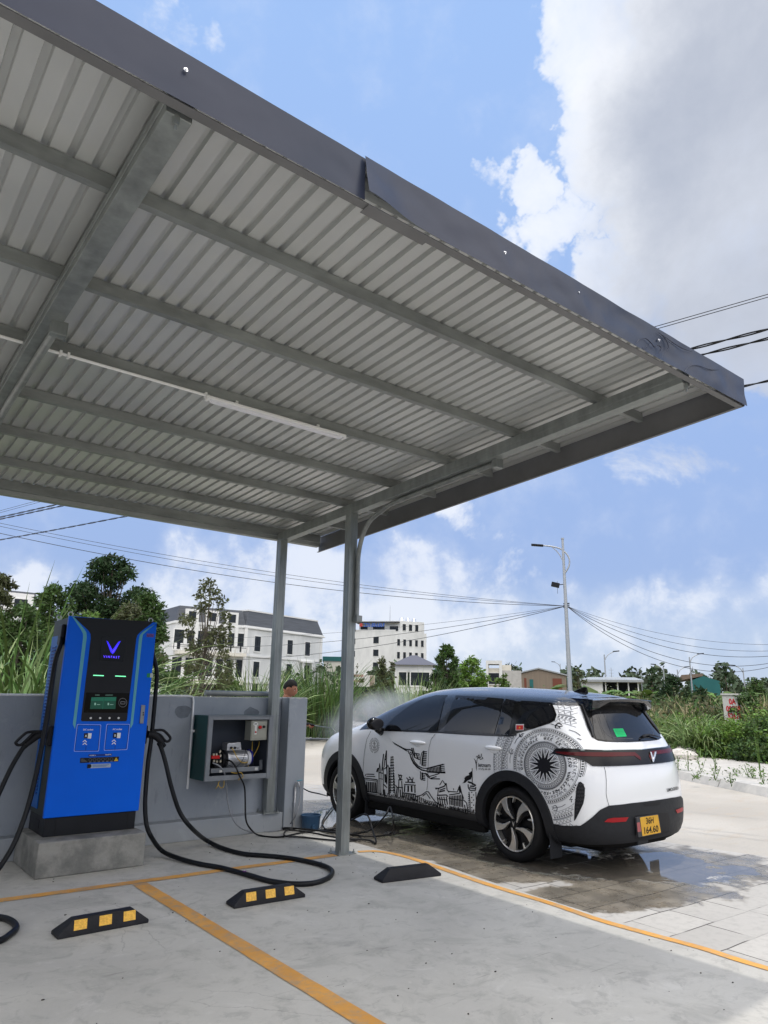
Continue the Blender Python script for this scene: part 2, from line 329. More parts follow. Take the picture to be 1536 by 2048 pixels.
def g_pave(t, n, l, b):
    q = NT(t)
    mp = n.new('ShaderNodeMapping'); mp.inputs['Rotation'].default_value = (0, 0, R(2)); l.new(q.co, mp.inputs[0])
    wv = n.new('ShaderNodeVectorMath'); wv.operation = 'ADD'; l.new(mp.outputs[0], wv.inputs[0])
    wn_ = n.new('ShaderNodeTexNoise'); wn_.inputs['Scale'].default_value = 1.6; l.new(q.co, wn_.inputs['Vector'])
    sc = n.new('ShaderNodeVectorMath'); sc.operation = 'SCALE'; sc.inputs[3].default_value = .05; l.new(wn_.outputs['Color'], sc.inputs[0]); l.new(sc.outputs[0], wv.inputs[1])
    br = n.new('ShaderNodeTexBrick'); l.new(wv.outputs[0], br.inputs['Vector']); br.inputs['Scale'].default_value = 1.0; br.inputs['Brick Width'].default_value = .62; br.inputs['Row Height'].default_value = .36
    br.inputs['Mortar Size'].default_value = .006; br.inputs['Mortar Smooth'].default_value = .2; br.offset = .37; br.offset_frequency = 2; br.squash = .8; br.squash_frequency = 3
    br.inputs['Color1'].default_value = (.0, .0, .0, 1); br.inputs['Color2'].default_value = (1, 1, 1, 1); br.inputs['Mortar'].default_value = (.5, .5, .5, 1)
    seg = q.noise(1.9, 3, .5); big = q.noise(.8, 5, .6); f = q.noise(14, 8, .7)
    col = q.mix(br.outputs['Color'], (.38, .365, .34), (.50, .48, .445)); col = q.mix(q.m('MULTIPLY', q.mr(f, .45, .7), .45), col, (.33, .32, .30))
    col = q.mix(q.m('MULTIPLY', q.mr(big, .5, .7), .4), col, (.50, .48, .44))
    wob = q.m('MULTIPLY', q.m('SUBTRACT', q.noise(1.7, 7, .62), .5), 1.5)
    D = [q.disc(*d, wob=wob) for d in ((5.85, 5.2, .9, 1.02), (5.5, 6.4, .75, .87), (6.1, 4.1, .72, .84), (5.5, 4.0, .50, .62), (6.6, 6.0, 1.2, 1.35), (6.9, 4.3, .8, .92), (5.6, 8.0, 1.0, 1.3), (6.5, 8.6, 1.6, 1.9), (7.4, 4.2, .62, .78))]
    wet = D[0]
    for d in D[1:]: wet = q.m('MAXIMUM', wet, d)
    wob2 = q.m('MULTIPLY', q.m('SUBTRACT', q.noise(3.1, 6, .6), .5), .9)
    E = [q.disc(*d, wob=wob2) for d in ((6.75, 3.95, .36, .48), (6.35, 4.55, .5, .62), (7.15, 4.3, .42, .5), (5.6, 7.4, .5, .6), (6.2, 5.2, .6, .75), (7.3, 3.75, .2, .3), (5.7, 8.2, .7, .8))]
    pud = E[0]
    for d in E[1:]: pud = q.m('MAXIMUM', pud, d)
    mud = q.mix(q.mr(q.noise(2.3, 7, .65), .38, .66), (.20, .18, .15), (.36, .32, .26))
    mx = n.new('ShaderNodeMix'); mx.data_type = 'RGBA'; mx.blend_type = 'MULTIPLY'; mx.inputs[0].default_value = .5; l.new(mud, mx.inputs[6]); l.new(col, mx.inputs[7])
    wc = q.mix(.80, mud, mx.outputs[2]); wc = q.mix(q.m('MULTIPLY', pud, .5), wc, (.06, .055, .05))
    col = q.mix(wet, col, wc)
    col = q.mix(q.m('MULTIPLY', br.outputs['Fac'], q.m('MAXIMUM', q.mr(seg, .42, .52, .15, .9), q.m('MULTIPLY', wet, .8))), col, (.035, .031, .026))
    l.new(col, b.inputs['Base Color'])
    ro = q.m('SUBTRACT', q.mr(f, .3, .7, .78, .9), q.m('MULTIPLY', wet, q.mr(q.noise(4, 6, .6), .35, .6, .38, .62)))
    ro = q.m('MAXIMUM', q.m('SUBTRACT', ro, q.m('MULTIPLY', pud, .5)), .035); l.new(ro, b.inputs['Roughness'])
    dry = q.m('SUBTRACT', 1.0, q.m('MULTIPLY', pud, .93)); h = q.m('MULTIPLY', q.m('ADD', q.m('MULTIPLY', f, .5), q.m('MULTIPLY', q.m('SUBTRACT', 1.0, br.outputs['Fac']), .8)), dry); q.bump(h, .55, b, .01)
M_PAVE = ground_mat('paving_stone', g_pave)

def g_road(t, n, l, b):
    q = NT(t); a = q.noise(.25, 5, .55); c = q.noise(1.6, 8, .65, stretch=(1, 3, 1)); f = q.noise(45, 5, .75)
    col = q.mix(q.mr(a, .35, .65), (.37, .34, .295), (.46, .43, .38)); col = q.mix(q.m('MULTIPLY', q.mr(c, .52, .7), .6), col, (.40, .33, .25))
    col = q.mix(q.m('MULTIPLY', q.mr(f, .52, .68), .35), col, (.20, .19, .175)); l.new(col, b.inputs['Base Color'])
    w = q.m('MULTIPLY', q.disc(7.5, 9.5, 1.6, 2.3, wob=q.m('MULTIPLY', q.m('SUBTRACT', c, .5), 2.6)), .55); l.new(q.m('SUBTRACT', .88, w), b.inputs['Roughness']); q.bump(f, .5, b, .006)
M_ROAD = ground_mat('road_surface', g_road)
M_DIRT = mat('earth', (.11, .10, .055), .95, col2=(.20, .17, .10), vsc=.5, bump=.8, bsc=6)
M_ORANGE = ground_mat('orange_paint', lambda t, n, l, b: (lambda q: (l.new(q.mix(q.m('MULTIPLY', q.mr(q.noise(9, 9, .72), .42, .72), .75), q.mix(q.mr(q.noise(2.2, 4, .6), .4, .6), (.70, .345, .065), (.60, .29, .055)), (.30, .27, .22)), b.inputs['Base Color']), b.inputs['Roughness'].__setattr__('default_value', .7), q.bump(q.noise(38, 6, .7), .3, b, .006)))(NT(t)))

def sheet(name, poly, z, M, depth=0.0):
    mb = MB(); n = len(poly)
    if depth: mb.prism([(x, y, z-depth) for x, y in poly], (0, 0, depth))
    else: mb.add([(x, y, z) for x, y in poly], [tuple(range(n))])
    return struct(mb.build(name, M))
sheet('ground', [(-900, -900), (1400, -900), (1400, 1400), (-900, 1400)], -.05, M_DIRT)
KB = [(9.0, -3.5), (11.4, 2.4), (13.33, 6.08), (14.75, 8.62), (17.2, 15.0), (20.3, 25.0), (24.1, 36.5), (30.5, 56.0), (45, 100)]
road_poly = [(8.6, -3.5)] + KB[0:] + [(-60, 100), (-60, 9.0), (4.9, 9.0), (7.0, 9.5)]
sheet('road', [(7.2, -3.5)]+KB+[(-60, 100), (-60, 8.3), (5.6, 8.3)], -.016, M_ROAD)
edge = [(8.9, -3.0), (8.45, 2.4), (8.26, 3.84), (8.12, 4.45), (8.04, 5.2), (7.9, 6.6), (7.7, 8.2), (7.5, 9.6), (6.2, 9.9), (4.9, 9.9)]
sheet('paving', [(4.4, -3.0)]+edge+[(4.4, 9.9)], -.006, M_PAVE)
LE = [(5.30, -3.0), (5.08, .6), (4.95, 2.3), (4.94, 3.5), (5.0, 4.6), (5.08, 5.4), (5.08, 5.9), (5.03, 6.3), (5.02, 6.8), (5.04, 7.4), (5.06, 8.2)]
sheet('parking_lot', [(-9, -6), (5.5, -6)]+LE+[(-9, 8.2)], 0.0, M_LOT, .04)
def ribbon(pts, w, z, M, name, label=None):
    mb = MB(); P = [Vector((*p, z)) for p in pts]; vs = []
    for i, p in enumerate(P):
        d = (P[min(i+1, len(P)-1)]-P[max(i-1, 0)]).normalized(); s_ = Vector((-d.y, d.x, 0)); ww = w[i] if isinstance(w, list) else w
        vs += [p+s_*ww/2, p-s_*ww/2]
    mb.add(vs, [(2*i, 2*i+1, 2*i+3, 2*i+2) for i in range(len(P)-1)]); o = mb.build(name, M)
    return struct(o)
rnd = random.Random(4)
def dense(pts, step=.12, jit=0.003):
    out = []
    for (x0, y0), (x1, y1) in zip(pts[:-1], pts[1:]):
        n = max(1, int(math.hypot(x1-x0, y1-y0)/step))
        for k in range(n): out.append((x0+(x1-x0)*k/n+rnd.uniform(-jit, jit), y0+(y1-y0)*k/n+rnd.uniform(-jit, jit)))
    return out+[pts[-1]]
def smoothp(pts, k=8):
    out = []
    for i in range(len(pts)-1):
        p0, p1, p2, p3 = [Vector(pts[max(0, min(len(pts)-1, i+j))]) for j in (-1, 0, 1, 2)]
        for q in range(k):
            t = q/k; v = .5*((2*p1)+(p2-p0)*t+(2*p0-5*p1+4*p2-p3)*t*t+(3*p1-p0-3*p2+p3)*t**3); out.append(tuple(v))
    return out+[pts[-1]]
ribbon(dense([(-8, 6.60), (1.43, 6.52), (4.50, 6.405)]), .105, .004, M_ORANGE, 'parking_line')
ribbon(dense([(2.47, 6.41), (2.455, 3.2), (2.44, -3.0)]), .125, .0045, M_ORANGE, 'parking_line')
l3 = smoothp([tuple(PZ(*p).xy) for p in ((716, 1704), (755, 1703), (800, 1711), (838, 1722), (870, 1733), (930, 1754), (1000, 1777), (1100, 1807), (1200, 1841), (1300, 1869), (1400, 1896), (1536, 1938))]+[(4.93, 1.2), (5.0, -2)], 6)
ribbon(l3, .075, .004, M_ORANGE, 'parking_line')
# kerb and far pavement
M_KERB = mat('kerb_stone', (.38, .37, .35), .85, col2=(.55, .53, .49), vsc=3, bump=.5, bsc=30)
M_SLAB = mat('far_paving', (.40, .38, .35), .85, col2=(.50, .48, .44), vsc=1.5, bump=.6, bsc=12)
mb = MB(); mb2 = MB(); mbs = MB(); OUT = []
for i, (x, y) in enumerate(KB):
    a = Vector((*KB[max(i-1, 0)], 0)); b_ = Vector((*KB[min(i+1, len(KB)-1)], 0)); d = (b_-a).normalized(); OUT.append(Vector((d.y, -d.x, 0)))
for i in range(len(KB)-1):
    a, b_ = Vector((*KB[i], 0)), Vector((*KB[i+1], 0)); n_ = max(1, int((b_-a).length/1.0)); oa, ob_ = OUT[i], OUT[i+1]
    for k in range(n_):
        p = a.lerp(b_, k/n_); q = a.lerp(b_, (k+.985)/n_); op = oa.lerp(ob_, k/n_); oq = oa.lerp(ob_, (k+1)/n_)
        mb.add([p+Vector((0,0,-.04)), q+Vector((0,0,-.04)), q+op*.10+Vector((0,0,.13)), p+op*.10+Vector((0,0,.13)), p+op*.32+Vector((0,0,.15)), q+op*.32+Vector((0,0,.15)), p+op*.32+Vector((0,0,-.04)), q+op*.32+Vector((0,0,-.04))],
               [(0,1,2,3), (3,2,5,4), (4,5,7,6), (0,3,4,6), (1,7,5,2)])
struct(mb.build('kerb', M_KERB))
wid = [4.2, 4.2, 4.1, 3.3, 3.0, 2.0, 1.0, .8, .8]
mb = MB(); vs = []
for i, (x, y) in enumerate(KB):
    p = Vector((x, y, .142)); vs += [p+OUT[i]*.325, p+OUT[i]*(.33+wid[i])]
mb.add(vs, [(2*i, 2*i+1, 2*i+3, 2*i+2) for i in range(len(KB)-1)]); struct(mb.build('far_pavement', M_SLAB))
mb = MB(); vs = []
for i, (x, y) in enumerate(KB):
    p = Vector((x, y, 0)); vs += [p+OUT[i]*(.30+wid[i])+Vector((0,0,.135)), p+OUT[i]*(6+wid[i])+Vector((0,0,.25)), p+OUT[i]*(60+wid[i])+Vector((0,0,.30))]
mb.add(vs, [(3*i+j, 3*i+j+1, 3*i+j+4, 3*i+j+3) for i in range(len(KB)-1) for j in (0, 1)]); struct(mb.build('verge', M_DIRT))

# ================================================================== CANOPY
M_SHEET = mat('zinc_sheet', (.60, .61, .60), .44, .5, var=.04, vsc=1.4)
M_GALV = mat('galvanised_steel', (.27, .29, .285), .45, .55, var=.22, vsc=9, bump=.08, bsc=60, stretch=(1, 1, .25))
M_GALVD = mat('galvanised_steel_dull', (.27, .285, .28), .5, .5, var=.25, vsc=7, stretch=(.3, 1, 1))
def g_fas(t, n, l, b):
    q = NT(t); a = q.noise(1.1, 5, .5); l.new(q.mix(q.mr(a, .3, .7), (.028, .038, .066), (.044, .050, .076)), b.inputs['Base Color'])
    b.inputs['Roughness'].default_value = .36; b.inputs['Specular IOR Level'].default_value = .22; q.bump(q.noise(2.2, 3, .5), .3, b, .05)
M_FAS = ground_mat('slate_flashing', g_fas)
M_FASIN = mat('flashing_underside', (.17, .17, .175), .55, .1, var=.15, vsc=2)
M_ZINC = mat('bright_screw', (.75, .76, .78), .3, 1.0)
CAN = thing('canopy', 'grey metal carport roof with corrugated sheet over the charging bays', 'canopy', (4.57, 6.44, 0))
XL, XR, YF, YB = -6.0, 5.307, 2.28, 8.22
mb = MB(); xs = []; pitch = .111; x = XL
while x < XR:
    for dx, dz in ((0, 0), (.072, 0), (.077, .032), (.106, .032)): xs.append((min(x+dx, XR), dz))
    x += pitch
vs = []; ys = [YF, 3.5, 4.7, 5.9, 7.1, YB]
for y in ys:
    for x, dz in xs: vs.append((x, y, zr(y, 3.805+dz)))
n = len(xs); mb.add(vs, [(j*n+i, j*n+i+1, (j+1)*n+i+1, (j+1)*n+i) for j in range(len(ys)-1) for i in range(n-1)]); mb.build('roof_sheet', M_SHEET, CAN)
# C purlins: web faces the lot, lips turned in
def purlin(Y, x0, x1, z0=3.722, h=.078, w=.046, fl=1):
    mb = MB(); t = .004; zb = zr(Y, z0); zt = zb+h
    prof = [(0, 0), (w, 0), (w, .014), (w-t, .014), (w-t, t), (t, t), (t, h-t), (w-t, h-t), (w-t, h-.014), (w, h-.014), (w, h), (0, h)]
    mb.prism([(x0, Y+a*fl, zb+b_) for a, b_ in prof], (x1-x0, 0, 0)); return mb
for Y in (3.06, 3.93, 4.80, 5.67, 6.54, 7.38):
    purlin(Y, XL, 5.20).build('purlin', M_GALVD, CAN)
purlin(2.33, XL, 5.25).build('purlin', M_GALVD, CAN)
mb = purlin(8.10, XL, 5.24, 3.70, .10, .05); 
mb.v += []; mb.build('purlin', M_GALVD, CAN)
mb = MB(); mb.prism([(XL, 8.16, zr(8.16, 3.66)), (XL, 8.24, zr(8.24, 3.66)), (XL, 8.26, zr(8.26, 3.74)), (XL, 8.14, zr(8.14, 3.74))], (5.27-XL, 0, 0)); mb.build('gutter', M_GALVD, CAN)
def beam(xc, y0, y1, M=M_GALV):
    mb = MB(); hw = .055; b0, b1 = 3.60, 3.718; t = .018
    prof = [(-hw, b0), (hw, b0), (hw, b1), (-hw, b1)]
    mb.prism([(xc+a, y0, zr(y0, c)) for a, c in prof], (0, y1-y0, -SL*(y1-y0)))
    mb.prism([(xc+a, y0, zr(y0, c)) for a, c in ((-hw-.006, b0+.045), (-hw+.002, b0+.045), (-hw+.002, b0+.075), (-hw-.006, b0+.075))], (0, y1-y0, -SL*(y1-y0)))
    return mb.build('beam', M, CAN, bevel=.004)
beam(4.60, 2.345, 8.07); beam(0.77, 2.345, 8.07); beam(-3.06, 2.345, 8.07)
# posts
def post(x, y, z0, zt, base=True, foot_y=None):
    P = MB(); h = .052; t = .006
    P.box(x-h, x+h, y-h, y+h, z0, zt)
    for s_ in (-.030, .018): P.box(x+s_, x+s_+.012, y-h-.003, y-h+.001, z0+.01, zt-.02)
    for s_ in (-.030, .018): P.box(x-h-.003, x-h+.001, y+s_, y+s_+.012, z0+.01, zt-.02)
    o = P.build('post', M_GALV, CAN, bevel=.006)
    if base:
        B = MB(); B.box(x-.11, x+.11, y-.10, y+.10, z0, z0+.010); b_ = B.build('base_plate', M_GALV, CAN, bevel=.002)
        for sx in (-.088, .088):
            for sy in (-.078, .078):
                K = MB(); K.cyl((x+sx, y+sy, z0+.010), (x+sx, y+sy, z0+.028), .013, n=6).cyl((x+sx, y+sy, z0+.028), (x+sx, y+sy, z0+.045), .006, n=8); K.build('bolt', M_GALV, CAN)
    return o
post(4.585, 6.44, 0.0, zr(6.44, 3.60)); post(4.55, 7.945, .20, zr(7.945, 3.60)); post(.77, 6.44, 0, zr(6.44, 3.60)); post(.77, 7.945, .20, zr(7.945, 3.60))
# bent tube braces
for xc in (4.60, .77):
    mb = MB(); yb = 6.355
    pts = [(xc+.03, yb, 2.42), (xc+.03, yb, 2.9), (xc+.03, yb-.005, 3.12), (xc+.03, yb-.07, 3.32), (xc+.03, yb-.20, 3.47), (xc+.03, yb-.42, 3.552), (xc+.03, yb-.75, zr(yb-.75, 3.573)), (xc+.03, 4.22, zr(4.22, 3.573))]
    mb.tube(pts, .026, 10, True, smooth=5); mb.build('brace_tube', M_GALVD, CAN, smooth=True, auto=40)
    mb = MB(); mb.box(xc+.0, xc+.075, yb-.045, yb+.03, 2.36, 2.43); mb.build('brace_bracket', M_GALVD, CAN, bevel=.004)
    mb = MB(); mb.box(xc-.01, xc+.085, 4.19, 4.25, zr(4.2, 3.52), zr(4.2, 3.61)); mb.build('brace_bracket', M_GALV, CAN, bevel=.004)
for q, w in (((1372, 770), .02), ((352, 238), .03)):
    p = PR(q[0], q[1], 3.60); mb = MB(); mb.cyl(p+Vector((0,0,.01)), p-Vector((0,0,.03)), .018, .014, 10); mb.cyl(p-Vector((0,0,.03)), p-Vector((0,0,.055)), .007, n=8); mb.build('bolt', M_GALV, CAN)
# front flashing, dented and in two lengths
from mathutils import noise as mnoise
def flashing(x0, x1, yo, seed, amp, lift=0.0):
    mb = MB(); nx = int((x1-x0)/.035); rows = [-.006, .03, .06, .09, .12, .15, .18, .205, .222]; vs = []
    for i in range(nx+1):
        x = x0+(x1-x0)*i/nx; A = amp*min(1, .25+max(0, (x-.9))/3.0)
        sag = lift*math.exp(-((x-x0)/.22)**2)
        for j, h in enumerate(rows):
            k = math.sin(math.pi*min(1, h/.222*.8+.1)); q = mnoise.noise(Vector((x*2.2+seed, h*4.0, seed)))+.55*mnoise.noise(Vector((x*6.5, h*9, seed+5)))
            vs.append((x, yo-.004+A*q*k-sag*(1-h/.222)*.9, zr(2.26, 3.600)+h+sag*.25*(1-h/.222)))
    n = len(rows); mb.add(vs, [((i)*n+j, (i+1)*n+j, (i+1)*n+j+1, i*n+j+1) for i in range(nx) for j in range(n-1)])
    return mb
flashing(XL, 1.63, 2.262, 1.0, .016).build('front_flashing', M_FAS, CAN, smooth=True)
flashing(1.615, 5.313, 2.250, 3.3, .020, .045).build('front_flashing', M_FAS, CAN, smooth=True)
mb = MB(); z_ = zr(2.26, 3.600)
mb.box(XL, 1.62, 2.270, 2.318, z_-.004, z_); mb.box(XL, 5.30, 2.262, 2.30, z_+.218, z_+.222); mb.box(1.62, 5.305, 2.270, 2.318, z_-.004, z_); mb.box(1.66, 2.05, 2.262, 2.335, z_-.012, z_-.008)
mb.build('flashing_lip', M_FASIN, CAN)
mb = MB(); mb.prism([(5.312, 2.262, zr(2.26, 3.6)), (5.312, 8.245, zr(8.245, 3.6)), (5.312, 8.245, zr(8.245, 3.815)), (5.312, 2.262, zr(2.26, 3.83))], (-.003, 0, 0)); 
mb.prism([(5.309, 2.27, zr(2.26, 3.6)), (5.309, 8.24, zr(8.24, 3.6)), (5.309, 8.24, zr(8.24, 3.596)), (5.309, 2.27, zr(2.26, 3.596))], (-.03, 0, 0)); mb.build('side_flashing', M_FASIN, CAN)
for q in ((372, 139), (765, 370), (1010, 505), (1157, 585), (1318, 680), (0, -60)):
    p = PY(q[0], q[1], 2.243); mb = MB(); mb.cyl(p+Vector((0, .006, 0)), p, .009, n=14).cyl(p, p-Vector((0, .006, 0)), .005, n=6); mb.build('screw', M_ZINC, CAN)
def strokes(px, w, Y):                                              # faint marker doodle on the flashing
    mb = MB(); P = [PY(a, b_, Y) for a, b_ in px]; mb.tube(P, [w*.3]+[w]*(len(P)-2)+[w*.3], 4, True, smooth=5, flat=.2); return mb
M_DOOD = mat('marker_stain', (.062, .068, .10), .5)
dd = MB()
for px in (((1272, 690), (1277, 680), (1290, 677), (1300, 684), (1310, 695), (1313, 690), (1322, 695), (1318, 706), (1310, 712)), ((1316, 664), (1330, 677), (1337, 695), (1330, 705), (1322, 716)), ((1325, 670), (1345, 685), (1365, 697), (1385, 704)), ((1370, 743), (1378, 733), (1395, 731), (1415, 738), (1430, 740), (1440, 738)), ((1300, 684), (1290, 700), (1284, 694))):
    s_ = strokes(px, .0035, 2.2395); dd.add(s_.v, s_.f)
dd.build('marker_line', M_DOOD, CAN)
# batten lamp and its conduit hang on the third purlin
M_WPL = mat('white_plastic', (.85, .85, .85), .4); M_DIFF = mat('lamp_diffuser', (.80, .80, .86), .3)
LT = thing('tube_lamp', 'white unlit batten lamp under the middle of the canopy roof', 'lamp', (2.65, 4.77, 3.74))
a, b_ = PR(418, 793, 3.675), PR(690, 872, 3.675); a.y = b_.y = 4.765
mb = MB(); mb.bar(a, b_, .066, .024); mb.build('housing', M_WPL, LT, bevel=.006)
mb = MB(); mb.bar(a+Vector((.03, 0, -.018)), b_+Vector((-.03, 0, -.018)), .052, .02); mb.build('diffuser', M_DIFF, LT, bevel=.006)
for p in (a, b_): mb = MB(); mb.bar(p-Vector((.012, 0, .004)), p+Vector((.012, 0, -.004)), .058, .036); mb.build('end_cap', M_WPL, LT, bevel=.006)
for k in (.2, .8): q = a.lerp(b_, k); mb = MB(); mb.box(q.x-.01, q.x+.01, 4.775, 4.798, q.z-.01, q.z+.05); mb.build('clip', M_WPL, LT)
mb = MB(); z_ = zr(4.77, 3.70); mb.tube([(-4, 4.78, z_), (2.03, 4.78, z_)], .011, 8)
for x in (.95, 1.0, 2.0): mb.box(x-.008, x+.008, 4.765, 4.80, z_-.018, z_+.02)
solo(mb, 'lamp_conduit', M_WPL, 'thin white conduit running along the purlin to the batten lamp', 'conduit', smooth=False)

# ================================================================== WALL
def g_wall(t, n, l, b):
    q = NT(t); a = q.noise(1.3, 6, .6); f = q.noise(60, 4, .6); col = q.mix(q.mr(a, .3, .7), (.275, .305, .345), (.33, .36, .40))
    s_ = q.noise(5, 7, .7, stretch=(3, 3, .6)); sp = n.new('ShaderNodeSeparateXYZ'); l.new(q.co, sp.inputs[0])
    low = q.mr(q.m('ADD', sp.outputs[2], q.m('MULTIPLY', s_, -.35)), -.1, .14, 1, 0); col = q.mix(q.m('MULTIPLY', low, .5), col, (.33, .34, .34))
    col = q.mix(q.m('MULTIPLY', q.mr(s_, .58, .72), .45), col, (.15, .165, .18)); col = q.mix(q.m('MULTIPLY', q.mr(q.noise(3.0, 8, .7, .6), .56, .66), .35), col, (.40, .425, .45))
    top = q.mr(q.m('ADD', sp.outputs[2], q.m('MULTIPLY', q.noise(14, 4, .6), .05)), 1.545, 1.552); col = q.mix(q.m('MULTIPLY', top, .8), col, (.48, .47, .44)); l.new(col, b.inputs['Base Color']); b.inputs['Roughness'].default_value = .62
    q.bump(q.m('ADD', q.m('MULTIPLY', f, .4), a), .3, b, .01)
M_WALL = ground_mat('painted_render', g_wall)
WT = thing('boundary_wall', 'grey rendered boundary wall with a low ledge behind the charger', 'wall', (0, 8.12, 0))
mb = MB(); mb.box(-7, 4.72, 8.04, 8.20, .20, 1.532); mb.build('wall_panel', M_WALL, WT, bevel=.006)
mb = MB(); mb.box(-7, 4.72, 7.88, 8.20, 0, .205); mb.build('ledge', M_WALL, WT, bevel=.008)
mb = MB(); mb.box(4.723, 4.99, 7.86, 8.21, 0, 1.536); mb.build('end_pillar', M_WALL, WT, bevel=.008)
mb = MB()
for (px, py, w, h) in ((367, 1424, .10, .07), (503, 1424, .10, .06)):
    p = PY(px, py, 8.036); pts = []
    for k in range(14):
        a = 2*math.pi*k/14; r_ = rnd.uniform(.75, 1.15); pts.append((p.x+w*r_*math.cos(a), 8.037, p.z+h*r_*math.sin(a)))
    mb.add(pts, [tuple(range(14))[::-1]])
mb.build('wall_patch', mat('patch_paint', (.165, .185, .21), .7, var=.2, vsc=12), WT)
# steel stub that carries the rear post below the cabinet
mb = MB(); p = PY(537, 1618, 7.93); mb.box(4.475, 4.525, 7.93, 7.995, .21, .64); 
mb = MB(); mb.tube([PY(410, 1386, 8.10), PY(530, 1388, 8.10)+Vector((.06, 0, 0))], .032, 14); solo(mb, 'rail_pipe', M_GALVD, 'grey steel pipe lying along the wall top beside the rear post', 'pipe', smooth=True, auto=40)
mb = MB(); c_ = [PY(-60, 1389, 8.045), PY(376, 1392, 8.045), PY(386, 1394, 8.02), PY(387, 1404, 8.02), PY(381, 1490, 8.02), PY(374.5, 1578, 8.02)]
mb.tube(c_[:1]+[c_[1], c_[1].lerp(c_[2], .6), c_[2], c_[3]]+c_[4:], .012, 10); q = PY(385, 1462, 8.015); mb.box(q.x-.02, q.x+.02, 8.0, 8.04, q.z-.012, q.z+.012)
solo(mb, 'wall_conduit', M_WPL, 'white conduit along the wall top that turns down beside the cabinet', 'conduit', smooth=True, auto=40)

# ================================================================== PUMP CABINET
M_CABG = mat('cabinet_grey', (.22, .235, .255), .5, .1, var=.1, vsc=8); M_CABT = mat('cabinet_green', (.008, .06, .062), .45, .1, var=.25, vsc=3)
M_CABI = mat('cabinet_inner', (.055, .065, .085), .55); M_BOXG = mat('control_box_grey', (.34, .34, .29), .5, var=.05); M_BLK = mat('black_plastic', (.012, .012, .014), .45)
M_RED = mat('red_plastic', (.5, .01, .01), .4); M_ALU = mat('cast_aluminium', (.5, .51, .53), .38, .7, var=.1, vsc=14); M_YEL = mat('yellow_wire', (.62, .40, .05), .5); M_LBLU = mat('deep_blue_plastic', (.01, .01, .22), .4)
PC = thing('pump_cabinet', 'open green and grey steel cabinet on the wall holding a pump', 'cabinet', (3.97, 7.83, .63))
x0, x1, y0, y1, z0, z1 = 3.565, 4.385, 7.64, 8.038, .632, 1.325
mb = MB(); mb.box(x0, x0+.012, y0+.03, y1, z0, z1); mb.box(x0+.012, x1, y0+.03, y1, z1-.012, z1); mb.build('housing', M_CABT, PC, bevel=.002)
mb = MB(); mb.box(x0+.013, x1-.012, y1-.012, y1-.002, z0+.012, z1-.013); mb.box(x0+.012, x1, y0+.03, y1, z0, z0+.012); mb.box(x1-.012, x1, y0+.03, y1, z0+.013, z1-.013); mb.box(x0+.0125, x0+.016, y0+.03, y1-.013, z0+.013, z1-.013); mb.build('inner_lining', M_CABI, PC)
mb = MB(); f = .052; mb.box(x0, x0+f, y0, y0+.03, z0, z1); mb.box(x1-f, x1, y0, y0+.03, z0-.01, z1); mb.box(x0+f, x1-f, y0+.002, y0+.03, z0, z0+f); mb.box(x0+f, x1-f, y0+.002, y0+.03, z1-f*.85, z1); mb.build('frame', M_CABG, PC, bevel=.003)
mb = MB(); mb.bar((x0-.02, y0-.002, z1+.006), (x1+.09, y0-.002, z1-.002), .012, .006); mb.build('hinge_rod', M_CABG, PC)
def Z2(x, y): return 400+x/9.6, 1410+y/9.6
def bxpx(mb, pts, Y, dep, mi=0):
    P = [PY(*Z2(*p), Y) for p in pts]; mb.prism(P, (0, dep, 0), mi); return P
mb = MB(); P = bxpx(mb, ((990, 300), (1300, 290), (1278, 668), (968, 683)), y0+.034, .15); CB = mb.build('control_box', M_BOXG, PC, bevel=.004)
mb = MB(); bxpx(mb, ((1010, 322), (1282, 316), (1258, 634), (990, 650)), y0+.027, .006); mb.build('control_door', M_BOXG, CB, bevel=.002)
for (cx, cy, r_, M_, h_) in ((1148, 426, .020, M_RED, .022), (1224, 418, .016, M_BLK, .016), (1066, 520, .010, M_RED, .012)):
    p = PY(*Z2(cx, cy), y0+.026); mb = MB(); mb.cyl(p, p-Vector((0, h_, 0)), r_, r_*.9, 16); mb.build('button', M_, CB)
mb = MB(); bxpx(mb, ((1055, 405), (1098, 402), (1086, 565), (1042, 568)), y0+.024, .002)
p = PY(*Z2(1072, 365), y0+.024); mb.add([(p.x+.032*math.cos(a*math.pi/12), p.y, p.z+.021*math.sin(a*math.pi/12)) for a in range(24)], [tuple(range(24))]); mb.build('sticker', mat('sticker_white', (.7, .7, .66), .5), CB)
mb = MB(); mb.box(p.x-.018, p.x+.018, y0+.0225, y0+.0236, p.z-.004, p.z+.005); mb.build('sticker_print', M_BLK, CB)
# pump
PU = thing('pressure_pump', 'silver electric motor with red and black pump head inside the wall cabinet', 'pump', (3.9, 7.85, .71))
yc = 7.84; pm = PY(*Z2(660, 1030), yc)
mb = MB(); r_ = .088; ax0, ax1 = PY(*Z2(500, 1030), yc).x, PY(*Z2(860, 1030), yc).x
mb.cyl((ax0, yc, pm.z), (ax1, yc, pm.z), r_*.86, n=28)
for k in range(26):
    a = 2*math.pi*k/26; c_ = Vector((0, math.cos(a), math.sin(a))); mb.bar(Vector((ax0+.015, yc, pm.z))+c_*r_*.93, Vector((ax1-.015, yc, pm.z))+c_*r_*.93, .005, r_*.2, up=c_)
mb.cyl((ax0-.012, yc, pm.z), (ax0+.016, yc, pm.z), r_*1.04, n=28); mb.build('motor', M_ALU, PU)
mb = MB(); mb.cyl((ax1+.004, yc, pm.z), (ax1+.045, yc, pm.z), r_*1.0, r_*.94, 28); mb.build('fan_cover', mat('fan_cover_white', (.62, .63, .66), .45), PU, smooth=True, auto=40)
